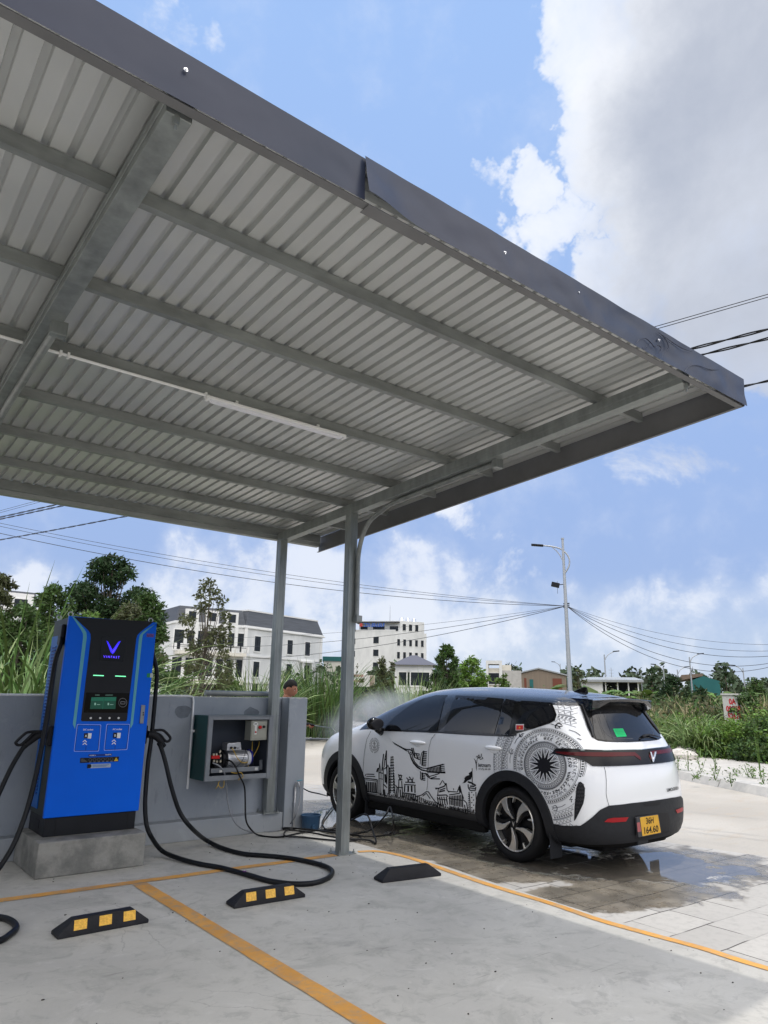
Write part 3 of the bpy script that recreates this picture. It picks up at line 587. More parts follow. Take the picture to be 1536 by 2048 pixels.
mb = MB(); mb.cyl((ax1+.046, yc+.02, pm.z+.01), (ax1+.075, yc+.02, pm.z+.01), r_*.98, n=28); mb.build('fan_guard', M_LBLU, PU, smooth=True, auto=40)
mb = MB(); P = bxpx(mb, ((528, 735), (785, 715), (800, 865), (515, 880)), yc-.10, .13); TB = mb.build('terminal_box', M_ALU, PU, bevel=.006)
for cx, M_ in ((598, M_BLK), (668, M_BLK), (742, M_ALU)):
    p = PY(*Z2(cx, 822), yc-.10); mb = MB(); mb.cyl(p+Vector((0, .004, 0)), p-Vector((0, .016, 0)), .016, .013, 14); mb.build('cable_gland', M_, TB)
mb = MB(); px_ = PY(*Z2(405, 1040), yc-.02); mb.cyl((px_.x-.01, yc, pm.z), (px_.x+.035, yc, pm.z), .095, n=26); mb.box(px_.x-.10, px_.x-.01, yc-.07, yc+.06, pm.z-.09, pm.z+.05); mb.build('pump_head', M_BLK, PU, bevel=.006)
mb = MB(); q = PY(*Z2(295, 1000), yc-.09); mb.box(q.x-.055, q.x+.05, yc-.105, yc-.071, q.z-.018, q.z+.018); mb.build('valve_block', M_RED, PU, bevel=.004)
mb = MB()
for cx, cy in ((265, 955), (320, 950), (390, 890), (395, 975), (270, 1075), (325, 1085), (395, 1080), (385, 905)):
    p = PY(*Z2(cx, cy), yc-.11); mb.cyl(p, p+Vector((0, .03, 0)), .011, n=8); mb.cyl(p-Vector((0, 0, .012)), p+Vector((0, 0, .014)), .007, n=8)
mb.build('fittings', mat('nickel_brass', (.66, .60, .48), .3, .9), PU)
mb = MB(); bxpx(mb, ((212, 1225), (1145, 1175), (1140, 1265), (205, 1310)), yc-.10, .04); bxpx(mb, ((1150, 1060), (1205, 1055), (1200, 1240), (1145, 1245)), yc-.06, .02); mb.build('base_rail', M_CABG, PU, bevel=.003)
mb = MB(); bxpx(mb, ((1057, 1200), (1112, 1197), (1108, 1250), (1053, 1253)), yc-.103, .002); bxpx(mb, ((375, 1250), (430, 1245), (425, 1290), (370, 1298)), yc-.103, .002); mb.build('label', MATS['sticker_white'], PU)
for pts in (((1005, 700, .08), (1000, 900, .05), (985, 1020, .03), (915, 1095, .0), (810, 1105, -.03), (720, 1020, -.05), (650, 880, -.06), (615, 830, -.08)), ((1140, 700, .08), (1120, 800, .06), (1040, 960, .06), (960, 1090, .05), (920, 1190, .05))):
    mb = MB(); mb.tube([PY(*Z2(a, b_), 7.77+c_) for a, b_, c_ in pts], .0045, 8, smooth=5); mb.build('wire', M_YEL, PU, smooth=True)
mb = MB(); mb.tube([PY(*Z2(a, b_), 7.73) for a, b_ in ((880, 830), (850, 980), (790, 1100), (700, 1180), (640, 1190), (560, 1165), (520, 1120))], .003, 6, smooth=5); mb.build('wire', M_BLK, PU, smooth=True)
mb = MB(); mb.tube([PY(*Z2(a, b_), 7.632) for a, b_ in ((600, 1295), (700, 1310), (790, 1300), (830, 1370), (800, 1400), (750, 1420), (745, 1445))], .004, 7, smooth=4); mb.tube([PY(*Z2(a, b_), 7.70) for a, b_ in ((385, 1455), (350, 1520), (400, 1590), (455, 1560), (460, 1450))], .004, 7, smooth=4); mb.tube([PY(*Z2(a, b_), 7.70) for a, b_ in ((360, 1470), (345, 1530), (330, 1570), (300, 1610))], .004, 7, smooth=4)
solo(mb, 'tie_wire', M_YEL, 'yellow wire twisted round the cabinet lower frame and hanging in a loop', 'wire', smooth=True)
# black pressure hose: pump -> floor -> loose heap -> wheel
M_HOSE = mat('black_hose', (.012, .012, .013), .38, var=.3, vsc=20)
def mixed(pts, r=0):                                                 # (px, py, 'z'|'y'|'x', value)
    return [{'z': PZ, 'y': PY, 'x': PX}[k](x, y, v) for x, y, k, v in pts]
hz = .014
hp = mixed([(*Z2(470, 1045), 'y', 7.72), (*Z2(600, 1085), 'y', 7.66), (*Z2(690, 1200), 'y', 7.63), (*Z2(760, 1360), 'y', 7.61), (*Z2(850, 1560), 'y', 7.61), (*Z2(868, 1820), 'y', 7.60), (492, 1640, 'y', 7.56), (503, 1660, 'y', 7.52),
    (520, 1671, 'z', hz), (560, 1674, 'z', hz), (600, 1666, 'z', hz), (650, 1660, 'z', .03), (700, 1667, 'z', hz), (722, 1676, 'z', hz), (700, 1682, 'z', hz), (660, 1680, 'z', hz), (600, 1674, 'z', hz), (570, 1672, 'z', .03), (575, 1660, 'z', .03), (610, 1658, 'z', .04), (690, 1668, 'z', .03), (745, 1673, 'z', hz), (783, 1666, 'z', .03),
    (787, 1645, 'x', 5.35), (783, 1622, 'x', 5.45), (779, 1614, 'x', 5.5), (770, 1632, 'x', 5.4), (740, 1660, 'z', .06), (700, 1668, 'z', .05), (640, 1662, 'z', .05), (580, 1656, 'z', .04), (565, 1658, 'z', hz), (620, 1665, 'z', .05), (680, 1676, 'z', .03), (735, 1680, 'z', hz), (752, 1686, 'z', hz), (745, 1660, 'x', 5.3), (736, 1632, 'x', 5.35), (722, 1630, 'x', 5.35), (700, 1642, 'x', 5.3), (660, 1660, 'z', .05), (645, 1650, 'z', .05), (648, 1636, 'z', .02), (668, 1610, 'z', .02)])
mb = MB(); mb.tube(hp, .0095, 8, smooth=6); solo(mb, 'pressure_hose', M_HOSE, 'thin black hose from the pump lying in a loose heap by the post', 'hose', smooth=True)
mb = MB(); mb.tube(mixed([(*Z2(240, 1110), 'y', 7.70), (*Z2(380, 1180), 'y', 7.68), (*Z2(470, 1320), 'y', 7.70), (453, 1568, 'y', 7.75), (455, 1600, 'y', 7.75), (463, 1632, 'y', 7.68), (480, 1655, 'y', 7.6), (510, 1664, 'z', .012), (550, 1662, 'z', .012), (575, 1653, 'z', .03), (592, 1630, 'y', 7.72), (600, 1600, 'y', 7.76), (601, 1580, 'y', 7.80), (598, 1572, 'y', 7.81)]), .008, 8, smooth=6)
solo(mb, 'water_hose', mat('clear_grey_hose', (.25, .26, .28), .3, var=.15, vsc=20), 'thin grey hose drooping from the cabinet to the wall tap', 'hose', smooth=True)
TP = thing('wall_tap', 'small chrome tap with a blue lever low on the wall end pillar', 'tap', (4.90, 7.84, 0))
p = PY(597, 1566, 7.80); mb = MB(); mb.tube([(p.x-.02, 7.835, 0), (p.x-.02, 7.835, p.z-.04)], .014, 10); mb.tube([(p.x-.02, 7.835, p.z-.05), (p.x-.015, 7.82, p.z), (p.x, 7.80, p.z), (p.x+.01, 7.795, p.z-.04)], .013, 10, smooth=3); mb.build('pipe', M_ALU, TP, smooth=True)
mb = MB(); mb.bar((p.x-.02, 7.80, p.z+.026), (p.x+.05, 7.80, p.z+.032), .016, .008); mb.build('lever', mat('tap_blue', (.05, .3, .4), .4), TP, bevel=.002)
mb = MB(); c_ = PZ(622, 1661, 0)+Vector((.03, .06, 0)); nn = 22; prof = [(.0, .012), (.098, .012), (.105, .02), (.112, .12), (.118, .165), (.124, .168), (.124, .178), (.114, .178), (.106, .14), (.098, .03), (0, .028)]
vs = [(c_.x+r_*math.cos(2*math.pi*k/nn), c_.y+r_*math.sin(2*math.pi*k/nn), h_-.01) for r_, h_ in prof for k in range(nn)]
mb.add(vs, [(j*nn+k, j*nn+(k+1)%nn, (j+1)*nn+(k+1)%nn, (j+1)*nn+k) for j in range(len(prof)-1) for k in range(nn)]); mb.cyl(c_+Vector((-.03, -.10, .05)), c_+Vector((-.045, -.15, .05)), .024, n=14)
solo(mb, 'bucket', mat('blue_grey_plastic', (.035, .085, .16), .4, var=.2, vsc=6), 'small dark blue plastic tub on the ground beside the wall end', 'bucket', smooth=True, auto=40)

# ================================================================== CHARGER
M_CONC = ground_mat('plinth_concrete', lambda t, n, l, b: (lambda q: (l.new(q.mix(q.mr(q.noise(3.5, 8, .66), .38, .66), (.15, .15, .14), (.29, .285, .26)), b.inputs['Base Color']), b.inputs['Roughness'].__setattr__('default_value', .85), q.bump(q.noise(22, 7, .7), .6, b, .012)))(NT(t)))
pl = MB(); pl.box(1.785, 2.735, 7.03, 7.86, 0, .29)
solo(pl, 'plinth', M_CONC, 'rough concrete block under the blue charging station', 'plinth', bevel=.012)
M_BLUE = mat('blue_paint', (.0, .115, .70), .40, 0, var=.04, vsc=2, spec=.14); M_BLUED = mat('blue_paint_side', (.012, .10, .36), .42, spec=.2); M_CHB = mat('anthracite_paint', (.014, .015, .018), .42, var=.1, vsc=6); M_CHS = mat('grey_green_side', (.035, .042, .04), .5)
M_TEAL = mat('teal_stripe', (.10, .37, .47), .4); M_GLASS = mat('black_glass', (.003, .003, .004), .08)
CX0, CX1, CY0, CY1 = 1.855, 2.722, 7.255, 7.83
CH = thing('charging_station', 'tall blue and black charging station with two thick cables', 'charging station', ((CX0+CX1)/2, (CY0+CY1)/2, .29))
mb = MB(); mb.box(CX0+.012, CX1-.012, CY0+.045, CY1, .452, 2.262); mb.build('cabinet', M_CHS, CH, bevel=.006)
mb = MB(); mb.box(CX0+.02, CX1-.02, CY0+.02, CY1-.01, .29, .449); mb.build('base', M_CHB, CH, bevel=.004)
mb = MB()
for x in (CX0+.115, CX1-.095): mb.box(x, x+.004, CY0+.0175, CY0+.0195, .295, .445)
mb.box(CX0+.0165, CX0+.019, CY0+.20, CY0+.33, .34, .41); mb.build('base_joint', M_BLK, CH)
mb = MB(); mb.box(CX0, CX1, CY0, CY0+.044, .452, 2.272); DR = mb.build('front_door', M_BLUE, CH, bevel=.006)
def C(x, y): return x/3.4125, 1180+y/3.4125
def flat(pts, dy, th=.002):                                          # thin plate on the door plane, traced in the zoom grid C
    mb = MB(); mb.prism([PY(*C(*p), CY0-dy) for p in pts], (0, th, 0)); return mb
def rr(pts, r=6, n=4):                                               # round the corners of a quad
    out = []
    for i, p in enumerate(pts):
        p = Vector(p); a = Vector(pts[i-1]); b_ = Vector(pts[(i+1) % len(pts)]); u = p+(a-p).normalized()*r; v = p+(b_-p).normalized()*r
        for k in range(n+1): t = k/n; out.append(tuple(u*(1-t)**2+p*2*t*(1-t)+v*t*t))
    return out
flat([(506, 184), (1050, 216), (960, 285), (938, 308), (930, 335), (866, 888), (860, 896), (560, 896), (553, 888), (620, 330), (618, 300), (605, 278)], .004, .003).build('centre_panel', M_CHB, DR)
flat([(493, 181), (503, 181), (578, 270), (590, 292), (592, 325), (517, 920), (511, 948), (497, 916), (567, 325), (566, 298), (556, 276)], .0035).build('accent_stripe', M_TEAL, DR)
flat([(1080, 219), (1070, 222), (1000, 282), (976, 305), (971, 330), (908, 915), (891, 945), (889, 930), (948, 335), (954, 308), (975, 285)], .0035).build('accent_stripe', M_TEAL, DR)
LG = flat([(696, 315), (860, 325), (841, 488), (679, 481)], .008, .003).build('logo_panel', M_GLASS, DR)
M_VIO = mat('violet_light', (.10, .05, 1.0), .4, emit=1.6); M_VID = mat('blue_violet_light', (.03, .02, .8), .4, emit=.9)
mb = flat([(726, 346), (738, 352), (768, 408), (808, 353), (825, 347), (782, 425), (768, 438), (755, 425)], .0095, .001); mb.build('emblem', M_VID, LG)
mb = flat([(732, 355), (768, 420), (818, 353), (770, 430)], .0105, .0008); mb.build('emblem_glow', M_VIO, LG)
U_ = (PY(*C(820, 459), CY0)-PY(*C(705, 453), CY0)); Vv = (PY(*C(760, 445), CY0)-PY(*C(758, 468), CY0)).normalized()
mb = MB(); puttext(mb, 'V I N F A S T', PY(*C(761, 464), CY0-.0098), U_.normalized(), Vv, .030, .0006, sx=.95); mb.build('lettering', M_VIO, LG)
M_GRN = mat('green_light', (.22, 1.0, .50), .4, emit=1.2)
for x, y in ((637, 579), (787, 584)): flat([(x, y), (x+72, y+3), (x+71, y+9), (x-1, y+6)], .006).build('status_light', M_GRN, DR)
SCp = flat([(590, 700), (884, 704), (872, 838), (572, 836)], .007, .003).build('screen', M_GLASS, DR)
M_SG = mat('screen_green', (.010, .09, .055), .3, emit=.10); M_SG2 = mat('screen_green_bright', (.015, .17, .10), .3, emit=.12); M_SGW = mat('screen_mark', (.25, .45, .36), .3, emit=.3)
flat([(624, 732), (794, 730), (787, 812), (614, 812)], .0085, .001).build('display', M_SG, SCp)
mb = flat([(624, 733), (705, 732), (703, 756), (621, 756)], .009, .0004); m2_ = flat([(713, 731), (794, 731), (792, 756), (711, 756)], .009, .0004); mb.add(m2_.v, m2_.f)
for a_ in (((705, 731), (709, 731), (703, 812), (699, 812)),): q = flat(a_, .0095, .0004); mb.add(q.v, q.f)
mb.build('display_header', M_SG2, SCp)
mb = MB()
for a_ in ((645, 770, 10, 16), (662, 780, 22, 4), (735, 770, 10, 16), (752, 780, 22, 4), (650, 716, 30, 2), (720, 716, 50, 2)): q = flat([(a_[0], a_[1]), (a_[0]+a_[2], a_[1]), (a_[0]+a_[2]-1, a_[1]+a_[3]), (a_[0]-1, a_[1]+a_[3])], .0098, .0004); mb.add(q.v, q.f)
mb.build('display_marks', M_SGW, SCp)
def ring(cx, cy, rx, ry, w, dy, nn=32):
    mb = MB(); vs = []
    for k in range(nn):
        a = 2*math.pi*k/nn
        for s_ in (1, 1-w): vs.append(PY(*C(cx+rx*s_*math.cos(a)-4*math.sin(a)*s_*0, cy+ry*s_*math.sin(a)), CY0-dy))
    mb.add(vs, [(2*k, 2*k+1, 2*((k+1) % nn)+1, 2*((k+1) % nn)) for k in range(nn)]); return mb
M_GLINE = mat('grey_line', (.20, .20, .21), .4)
mb = ring(838, 769, 29, 31, .08, .0078)
for a_ in (((824, 760), (855, 760), (855, 764), (824, 764)), ((824, 776), (853, 776), (853, 780), (824, 780)), ((823, 760), (827, 760), (826, 780), (822, 780)), ((852, 760), (856, 760), (854, 780), (850, 780))): q = flat(a_, .0078, .0004); mb.add(q.v, q.f)
mb.build('card_reader_mark', M_GLINE, SCp)
for x in (619, 683, 747, 809):
    p = PY(*C(x, 874), CY0-.004); mb = MB(); mb.cyl(p+Vector((0, .002, 0)), p-Vector((0, .008, 0)), .0105, .009, 18); mb.build('button', mat('button_white', (.75, .75, .73), .35), DR, smooth=True, auto=40)
M_LILA = mat('lilac_print', (.30, .42, .95), .5); M_NAVY = mat('navy_print', (.0, .03, .22), .5); M_WPR = mat('white_print', (.8, .8, .8), .5)
def outline(pts, w, dy, M_, nm):
    P = rr(pts, 9, 4); c_ = sum((Vector(p) for p in P), Vector((0, 0)))/len(P); vs = []
    for p in P: p = Vector(p); d = (c_-p); q = p+Vector((math.copysign(w, d.x), math.copysign(w, d.y))); vs += [PY(*C(*p), CY0-dy), PY(*C(*q), CY0-dy)]
    n_ = len(P); mb = MB(); mb.add(vs, [(2*k, 2*k+1, 2*((k+1) % n_)+1, 2*((k+1) % n_)) for k in range(n_)]); return mb.build(nm, M_, DR)
outline([(526, 915), (691, 918), (675, 1102), (503, 1103)], 3.6, .002, M_LILA, 'socket_outline'); outline([(727, 914), (888, 915), (869, 1091), (708, 1097)], 3.6, .002, M_LILA, 'socket_outline')
outline([(530, 920), (686, 923), (671, 1097), (508, 1098)], 3.0, .0015, M_NAVY, 'socket_outline'); outline([(732, 919), (883, 920), (864, 1086), (713, 1092)], 3.0, .0015, M_NAVY, 'socket_outline')
for k, (ox, oy) in enumerate(((0, 0), (199, -3))):
    mb = MB(); q = flat([(575+ox, 977+oy), (602+ox, 977+oy), (599+ox, 1012+oy), (571+ox, 1012+oy)], .0022, .0015); mb.add(q.v, q.f); mb.build('socket_letter_tile', M_BLK, DR)
    mb = MB(); q = flat([(600+ox, 977+oy), (626+ox, 978+oy), (621+ox, 1014+oy), (596+ox, 1013+oy)], .0022, .0015); mb.add(q.v, q.f)
    for yy in (1022, 1040): q = flat([(580+ox, yy+oy), (593+ox, yy+14+oy), (591+ox, yy+19+oy), (579+ox, yy+7+oy), (565+ox, yy+18+oy), (564+ox, yy+13+oy)], .0022, .0015); mb.add(q.v, q.f)
    puttext(mb, 'AC socket' if k else 'DC socket', PY(*C(602+ox, 958+oy), CY0-.0022), U_.normalized(), Vv, .021, .0004); puttext(mb, 'AB'[k], PY(*C(586+ox, 1003+oy), CY0-.0045), U_.normalized(), Vv, .030, .001, sx=.8); mb.build('socket_print', M_WPR, DR)
    mb = MB(); q = flat([(586+ox, 1064+oy), (589+ox, 1064+oy), (586+ox, 1096+oy), (583+ox, 1096+oy)], .0022, .001); mb.add(q.v, q.f); mb.build('socket_line', M_NAVY, DR)
flat(rr([(604, 1122), (765, 1116), (762, 1131), (602, 1137)], 5), .002).build('notice', M_NAVY, DR)
mb = MB(); 
for t_, x in (('SOCKET A', 632), ('SOCKET B', 738)): puttext(mb, t_, PY(*C(x, 1132-(x-632)*.05), CY0-.0035), U_.normalized(), Vv, .012, .0003)
mb.build('notice_print', M_WPR, DR)
NO = flat([(548, 1146), (813, 1137), (808, 1170), (545, 1181)], .002).build('warning_label', M_BLK, DR)
mb = MB()
for k in range(6):
    q = ring(616+29*k, 1159-1.1*k, 11, 10, .12, .0045, 16); mb.add(q.v, q.f); q = flat([(609+29*k, 1173-k), (624+29*k, 1172-k), (624+29*k, 1175-k), (609+29*k, 1176-k)], .0045, .0004); mb.add(q.v, q.f)
for k in range(4): q = flat([(553, 1152+k*6), (570+k*8, 1151+k*6), (570+k*8, 1153+k*6), (553, 1154+k*6)], .0045, .0004); mb.add(q.v, q.f)
mb.build('warning_print', M_GLINE, NO); mb = flat([(793, 1143), (807, 1166), (778, 1168)], .0045, .0005); mb.build('warning_triangle', mat('sign_yellow', (.75, .50, .05), .5), NO)
mb = flat([(792, 1150), (795, 1150), (794, 1160), (791, 1160)], .0052, .0004); mb.build('warning_mark', M_BLK, NO)
NP = flat(rr([(600, 1189), (757, 1184), (755, 1210), (596, 1218)], 6), .002).build('name_plate', mat('plate_grey', (.36, .42, .5), .4, .3), DR)
flat([(597, 1190), (620, 1189), (625, 1203), (617, 1216), (594, 1217)], .0045, .001).build('name_plate_end', M_BLK, NP)
mb = MB()
for k in range(3): q = flat([(632, 1194+k*6), (745-k*10, 1190+k*6), (745-k*10, 1192+k*6), (632, 1196+k*6)], .0045, .0004); mb.add(q.v, q.f)
mb.build('name_plate_print', M_BLUED, NP)
flat([(1003, 296), (1052, 300), (1048, 323), (1000, 320)], .0016, .001).build('faded_mark', mat('faded_red', (.13, .06, .26), .6, var=.5, vsc=60), DR)
flat([(1003, 569), (1026, 568), (1024, 597), (1001, 597)], .002, .001).build('inspection_sticker', mat('sticker_green', (.01, .22, .10), .5), DR)
flat([(1026, 568), (1045, 568), (1043, 598), (1024, 597)], .002, .001).build('inspection_sticker', mat('sticker_pale', (.45, .50, .48), .5), DR)
mb = flat(rr([(966, 784), (993, 786), (980, 912), (954, 911)], 5), .014, .013); HD = mb.build('lock_handle', mat('handle_steel', (.22, .23, .25), .4, .6), DR, bevel=.003)
mb = MB()
for y in (838, 852): p = PY(*C(978, y), CY0-.014); mb.cyl(p, p-Vector((0, .003, 0)), .007, n=10)
mb.build('keyhole', M_BLK, HD)
# louvred left side
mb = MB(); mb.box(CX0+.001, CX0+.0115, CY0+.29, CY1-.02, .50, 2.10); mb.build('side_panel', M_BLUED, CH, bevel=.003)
mb = MB()
for k in range(44):
    z_ = .62+k*.0315
    if 1.28 < z_ < 1.30: continue
    mb.box(CX0-.002, CX0+.0008, CY0+.34, CY1-.09, z_, z_+.013)
mb.build('louvre_slots', M_NAVY, CH)
mb = MB()
for k in range(44):
    z_ = .62+k*.0315; mb.prism([(CX0+.001, CY0+.34, z_+.013), (CX0-.012, CY0+.34, z_+.014), (CX0+.001, CY0+.34, z_+.027)], (0, CY1-CY0-.43, 0))
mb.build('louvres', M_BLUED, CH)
mb = MB(); mb.box(CX0-.03, CX0+.012, CY0+.10, CY0+.22, 2.00, 2.20); mb.build('cable_outlet', M_BLK, CH, bevel=.015)
mb = MB(); mb.box(CX1-.012, CX1+.03, CY0+.10, CY0+.22, 2.00, 2.20); mb.build('cable_outlet', M_BLK, CH, bevel=.015)
for x, y in ((CX0+.03, CY0+.08), (CX0+.03, CY1-.07), (CX1-.04, CY0+.08), (CX1-.04, CY1-.07)):
    mb = MB(); mb.tube([(x+.022*math.cos(a*math.pi/8), y, 2.262+.034+.022*math.sin(a*math.pi/8)) for a in range(17)], .0055, 8); mb.cyl((x, y, 2.262), (x, y, 2.276), .014, n=12); mb.build('lifting_eye', mat('bright_zinc', (.5, .5, .5), .3, .8), CH, smooth=True, auto=40)
M_CAB = mat('charging_cable', (.010, .011, .013), .42, var=.35, vsc=12)
rc = .0215; yc = CY0+.12
c1 = [PY(*C(1066, 468), yc)] + [PY(*C(a, b_), yc-c_) for a, b_, c_ in ((1070, 560, .0), (1062, 700, .0), (1048, 860, .02), (1032, 1020, .04), (1010, 1180, .06), (996, 1350, .08), (990, 1480, .10), (1000, 1600, .13), (1030, 1680, .18))] + mixed([(322, 1700, 'z', .06), (350, 1714, 'z', .03), (395, 1727, 'z', rc), (440, 1735, 'z', rc), (490, 1748, 'z', rc), (540, 1762, 'z', rc), (590, 1768, 'z', rc), (632, 1765, 'z', rc), (660, 1753, 'z', rc), (663, 1740, 'z', rc), (640, 1729, 'z', rc), (590, 1718, 'z', rc), (540, 1712, 'z', rc), (490, 1708, 'z', rc), (450, 1698, 'z', rc), (415, 1682, 'z', .05), (385, 1658, 'y', 7.12), (360, 1625, 'y', 7.14), (343, 1575, 'y', 7.17), (331, 1525, 'y', 7.22), (322, 1495, 'y', 7.27), (317, 1486, 'y', 7.30)])
c1[0] = Vector((CX1+.01, yc, 2.06)); c1.insert(1, Vector((CX1+.025, yc, 1.98)))
mb = MB(); mb.tube(c1, rc, 12, smooth=6); mb.build('charging_cable', M_CAB, CH, smooth=True)
c2 = [Vector((CX0-.012, yc+.02, 2.08))]+[PY(a, b_, 7.22-c_) for a, b_, c_ in ((121, 1290, -.1), (111, 1320, -.05), (103, 1370, 0), (96, 1420, .03), (86, 1480, .05), (72, 1550, .07), (54, 1620, .10), (30, 1683, .16), (6, 1725, .2), (-22, 1760, .25))]+mixed([(-70, 1800, 'z', .05), (-110, 1840, 'z', rc), (-60, 1878, 'z', rc), (-10, 1884, 'z', rc), (24, 1866, 'z', rc), (32, 1852, 'z', rc), (14, 1838, 'z', rc), (-30, 1830, 'z', rc), (-100, 1812, 'z', rc), (-150, 1780, 'z', .03)])+[PY(a, b_, c_) for a, b_, c_ in ((-50, 1690, 7.28), (-8, 1600, 7.34), (20, 1540, 7.39), (40, 1505, 7.42), (48, 1494, 7.42))]
mb = MB(); mb.tube(c2, rc, 12, smooth=6); mb.build('charging_cable', M_CAB, CH, smooth=True)
def connector(side):
    if side > 0: G = lambda x, y, d=0.: PY(*C(x, y), 7.30+d); loop = [(1035, 958), (1060, 957), (1100, 955), (1125, 965), (1158, 1000), (1162, 1016), (1150, 1032), (1128, 1030), (1095, 990), (1062, 975)]; body = [(1008, 985), (1045, 988), (1085, 1020), (1108, 1052)]; hx = (1002, 950, 1035, 1025)
    else: G = lambda x, y, d=0.: PY(*C(x, y), 7.42+d); loop = [(285, 966), (240, 966), (195, 970), (165, 985), (112, 1035), (110, 1048), (124, 1058), (150, 1052), (200, 1005), (235, 975)]; body = [(330, 990), (270, 990), (230, 1015), (175, 1058)]; hx = (305, 925, 350, 1060)
    mb = MB(); mb.tube([G(*p) for p in loop]+[G(*loop[0])], .0135, 10, smooth=3); mb.tube([G(*p) for p in body], [.036, .034, .030, .026], 14, smooth=4)
    mb.tube([G(*body[-1]), G(body[-1][0]+(14 if side > 0 else -14), body[-1][1]+16)], [.028, .024], 12); o = mb.build('connector', M_BLK, CH, smooth=True, auto=50)
    p = G(hx[0], (hx[1]+hx[3])/2); q = MB(); q.box(*( (CX1-.012, CX1+.035) if side > 0 else (CX0-.035, CX0+.012)), CY0+.05, CY0+.25, p.z-.09, p.z+.09); q.build('holster', M_BLK, CH, bevel=.012)
connector(1); connector(-1)

# ================================================================== WHEEL STOPS
M_RUB = mat('stop_rubber', (.018, .018, .021), .6, var=.35, vsc=9, bump=.3, bsc=60)
def g_ref(t, n, l, b):
    q = NT(t); l.new(q.mix(q.mr(q.noise(60, 3, .6), .4, .6), (.80, .45, .04), (.62, .33, .03)), b.inputs['Base Color']); b.inputs['Roughness'].default_value = .45
M_REFL = ground_mat('yellow_reflector', g_ref)
def stop(a, b_, label, refl=True, front=True):
    a = Vector((*a, 0)); b_ = Vector((*b_, 0)); c_ = (a+b_)/2; u = (b_-a).normalized(); v = Vector((-u.y, u.x, 0)); Lh = (b_-a).length/2
    T = thing('wheel_stop', label, 'wheel stop', tuple(c_), 'rubber wheel stops')
    W_, H_ = .155, .10; mb = MB(); top = Lh-.105
    P = lambda x, y, z: c_+u*x+v*y+Vector((0, 0, z))
    lo = [P(-Lh, 0, 0), P(Lh, 0, 0), P(Lh, W_, 0), P(-Lh, W_, 0)]; md = [P(-Lh, 0, .022), P(Lh, 0, .022), P(Lh, W_, .022), P(-Lh, W_, .022)]; tp = [P(-top, .048, H_), P(top, .048, H_), P(top, W_-.048, H_), P(-top, W_-.048, H_)]
    mb.add(lo+md+tp, [(3,2,1,0)]+[(i, (i+1) % 4, 4+(i+1) % 4, 4+i) for i in range(4)]+[(4+i, 4+(i+1) % 4, 8+(i+1) % 4, 8+i) for i in range(4)]+[(8,9,10,11)]); mb.build('body', M_RUB, T, bevel=.006)
    for sx in (-.16, .17):
        mb = MB(); mb.cyl(P(sx, W_/2, H_-.002), P(sx, W_/2, H_+.0015), .016, n=16); mb.build('bolt_hole', M_BLK, T)
    if refl:
        for k in (-1, 0, 1):
            x = k*.165; mb = MB(); g = lambda s_, t_: P(x+s_+.012*t_, .048*t_-.0015, .022+(H_-.022)*t_+.001)
            mb.prism([g(-.042, .16), g(.042, .16), g(.042, .84), g(-.042, .84)], v*.004); mb.build('reflector', M_REFL, T)
A_ = PZ(113, 1880).xy; B_ = PZ(301, 1846).xy; stop((1.545, 5.33), (2.155, 5.345), 'black rubber wheel stop with three yellow reflectors, nearest the camera')
stop((2.79, 5.30), (3.405, 5.27), 'black rubber wheel stop with three yellow reflectors, under the cable loop')
stop((4.18, 5.26), (4.79, 5.165), 'plain black rubber wheel stop beside the curved orange line', False)
mb = MB(); p = PZ(489, 1744, .045)
for k in range(5): a = k*1.3; mb.add([p, p+Vector((.012*math.cos(a), .012*math.sin(a), .004)), p+Vector((.022*math.cos(a+.3), .022*math.sin(a+.3), .014)), p+Vector((.012*math.cos(a+.7), .012*math.sin(a+.7), .006))], [(0, 1, 2, 3)])
solo(mb, 'petal', mat('purple_petal', (.16, .02, .22), .6), 'tiny purple flower petals lying on the black cable loop', 'petals')
mb = MB(); rg = random.Random(9)
for k in range(170):
    x, y = rg.uniform(.2, 4.9), rg.uniform(1.8, 7.6); r_ = rg.uniform(.002, .006)
    if k < 60: x = rg.uniform(3.5, 4.9); y = rg.uniform(5.5, 7.6)
    mb.sph((x, y, r_*.6), (r_*rg.uniform(.8, 2), r_, r_*.7), 5, 3)
o = mb.build('grit', mat('dark_grit', (.06, .055, .05), .9)); struct(o, 'stuff')
# ================================================================== CAR
M_PAINT = mat('car_white', (.78, .79, .80), .28, coat=.8); M_GLOSSK = mat('car_black_gloss', (.005, .005, .006), .12, spec=.4)
M_CLAD = mat('car_black_plastic', (.020, .021, .024), .48, var=.15, vsc=30); M_WGL = mat('tinted_glass', (.008, .009, .012), .03, spec=.5); M_UNDER = mat('car_underside', (.006, .006, .006), .8)
def g_roof(t, n, l, b):                                              # black roof with water beads
    q = NT(t); b.inputs['Base Color'].default_value = (.010, .011, .014, 1); b.inputs['Roughness'].default_value = .13; b.inputs['Coat Weight'].default_value = .6
    vo = n.new('ShaderNodeTexVoronoi'); vo.inputs['Scale'].default_value = 42; l.new(q.co, vo.inputs['Vector']); q.bump(q.mr(vo.outputs['Distance'], .1, .45, 1, 0), .5, b, .004)
M_ROOF = ground_mat('wet_black_roof', g_roof)
XC = 6.708
CAR = thing('parked_car', 'white family car with black roof and ink drawing decals, rear toward the camera', 'car', (XC, 6.6, 0))
rowsA = [(.0, .21), (.70, .21), (.885, .255), (.932, .42), (.943, .66), (.936, .95), (.910, 1.165), (.832, 1.385), (.772, 1.53), (.695, 1.60), (.41, 1.655), (0, 1.675)]
yR = [4.33, 4.27, 4.185, 4.165, 4.165, 4.20, 4.29, 4.44, 4.50, 4.53, 4.53, 4.53]
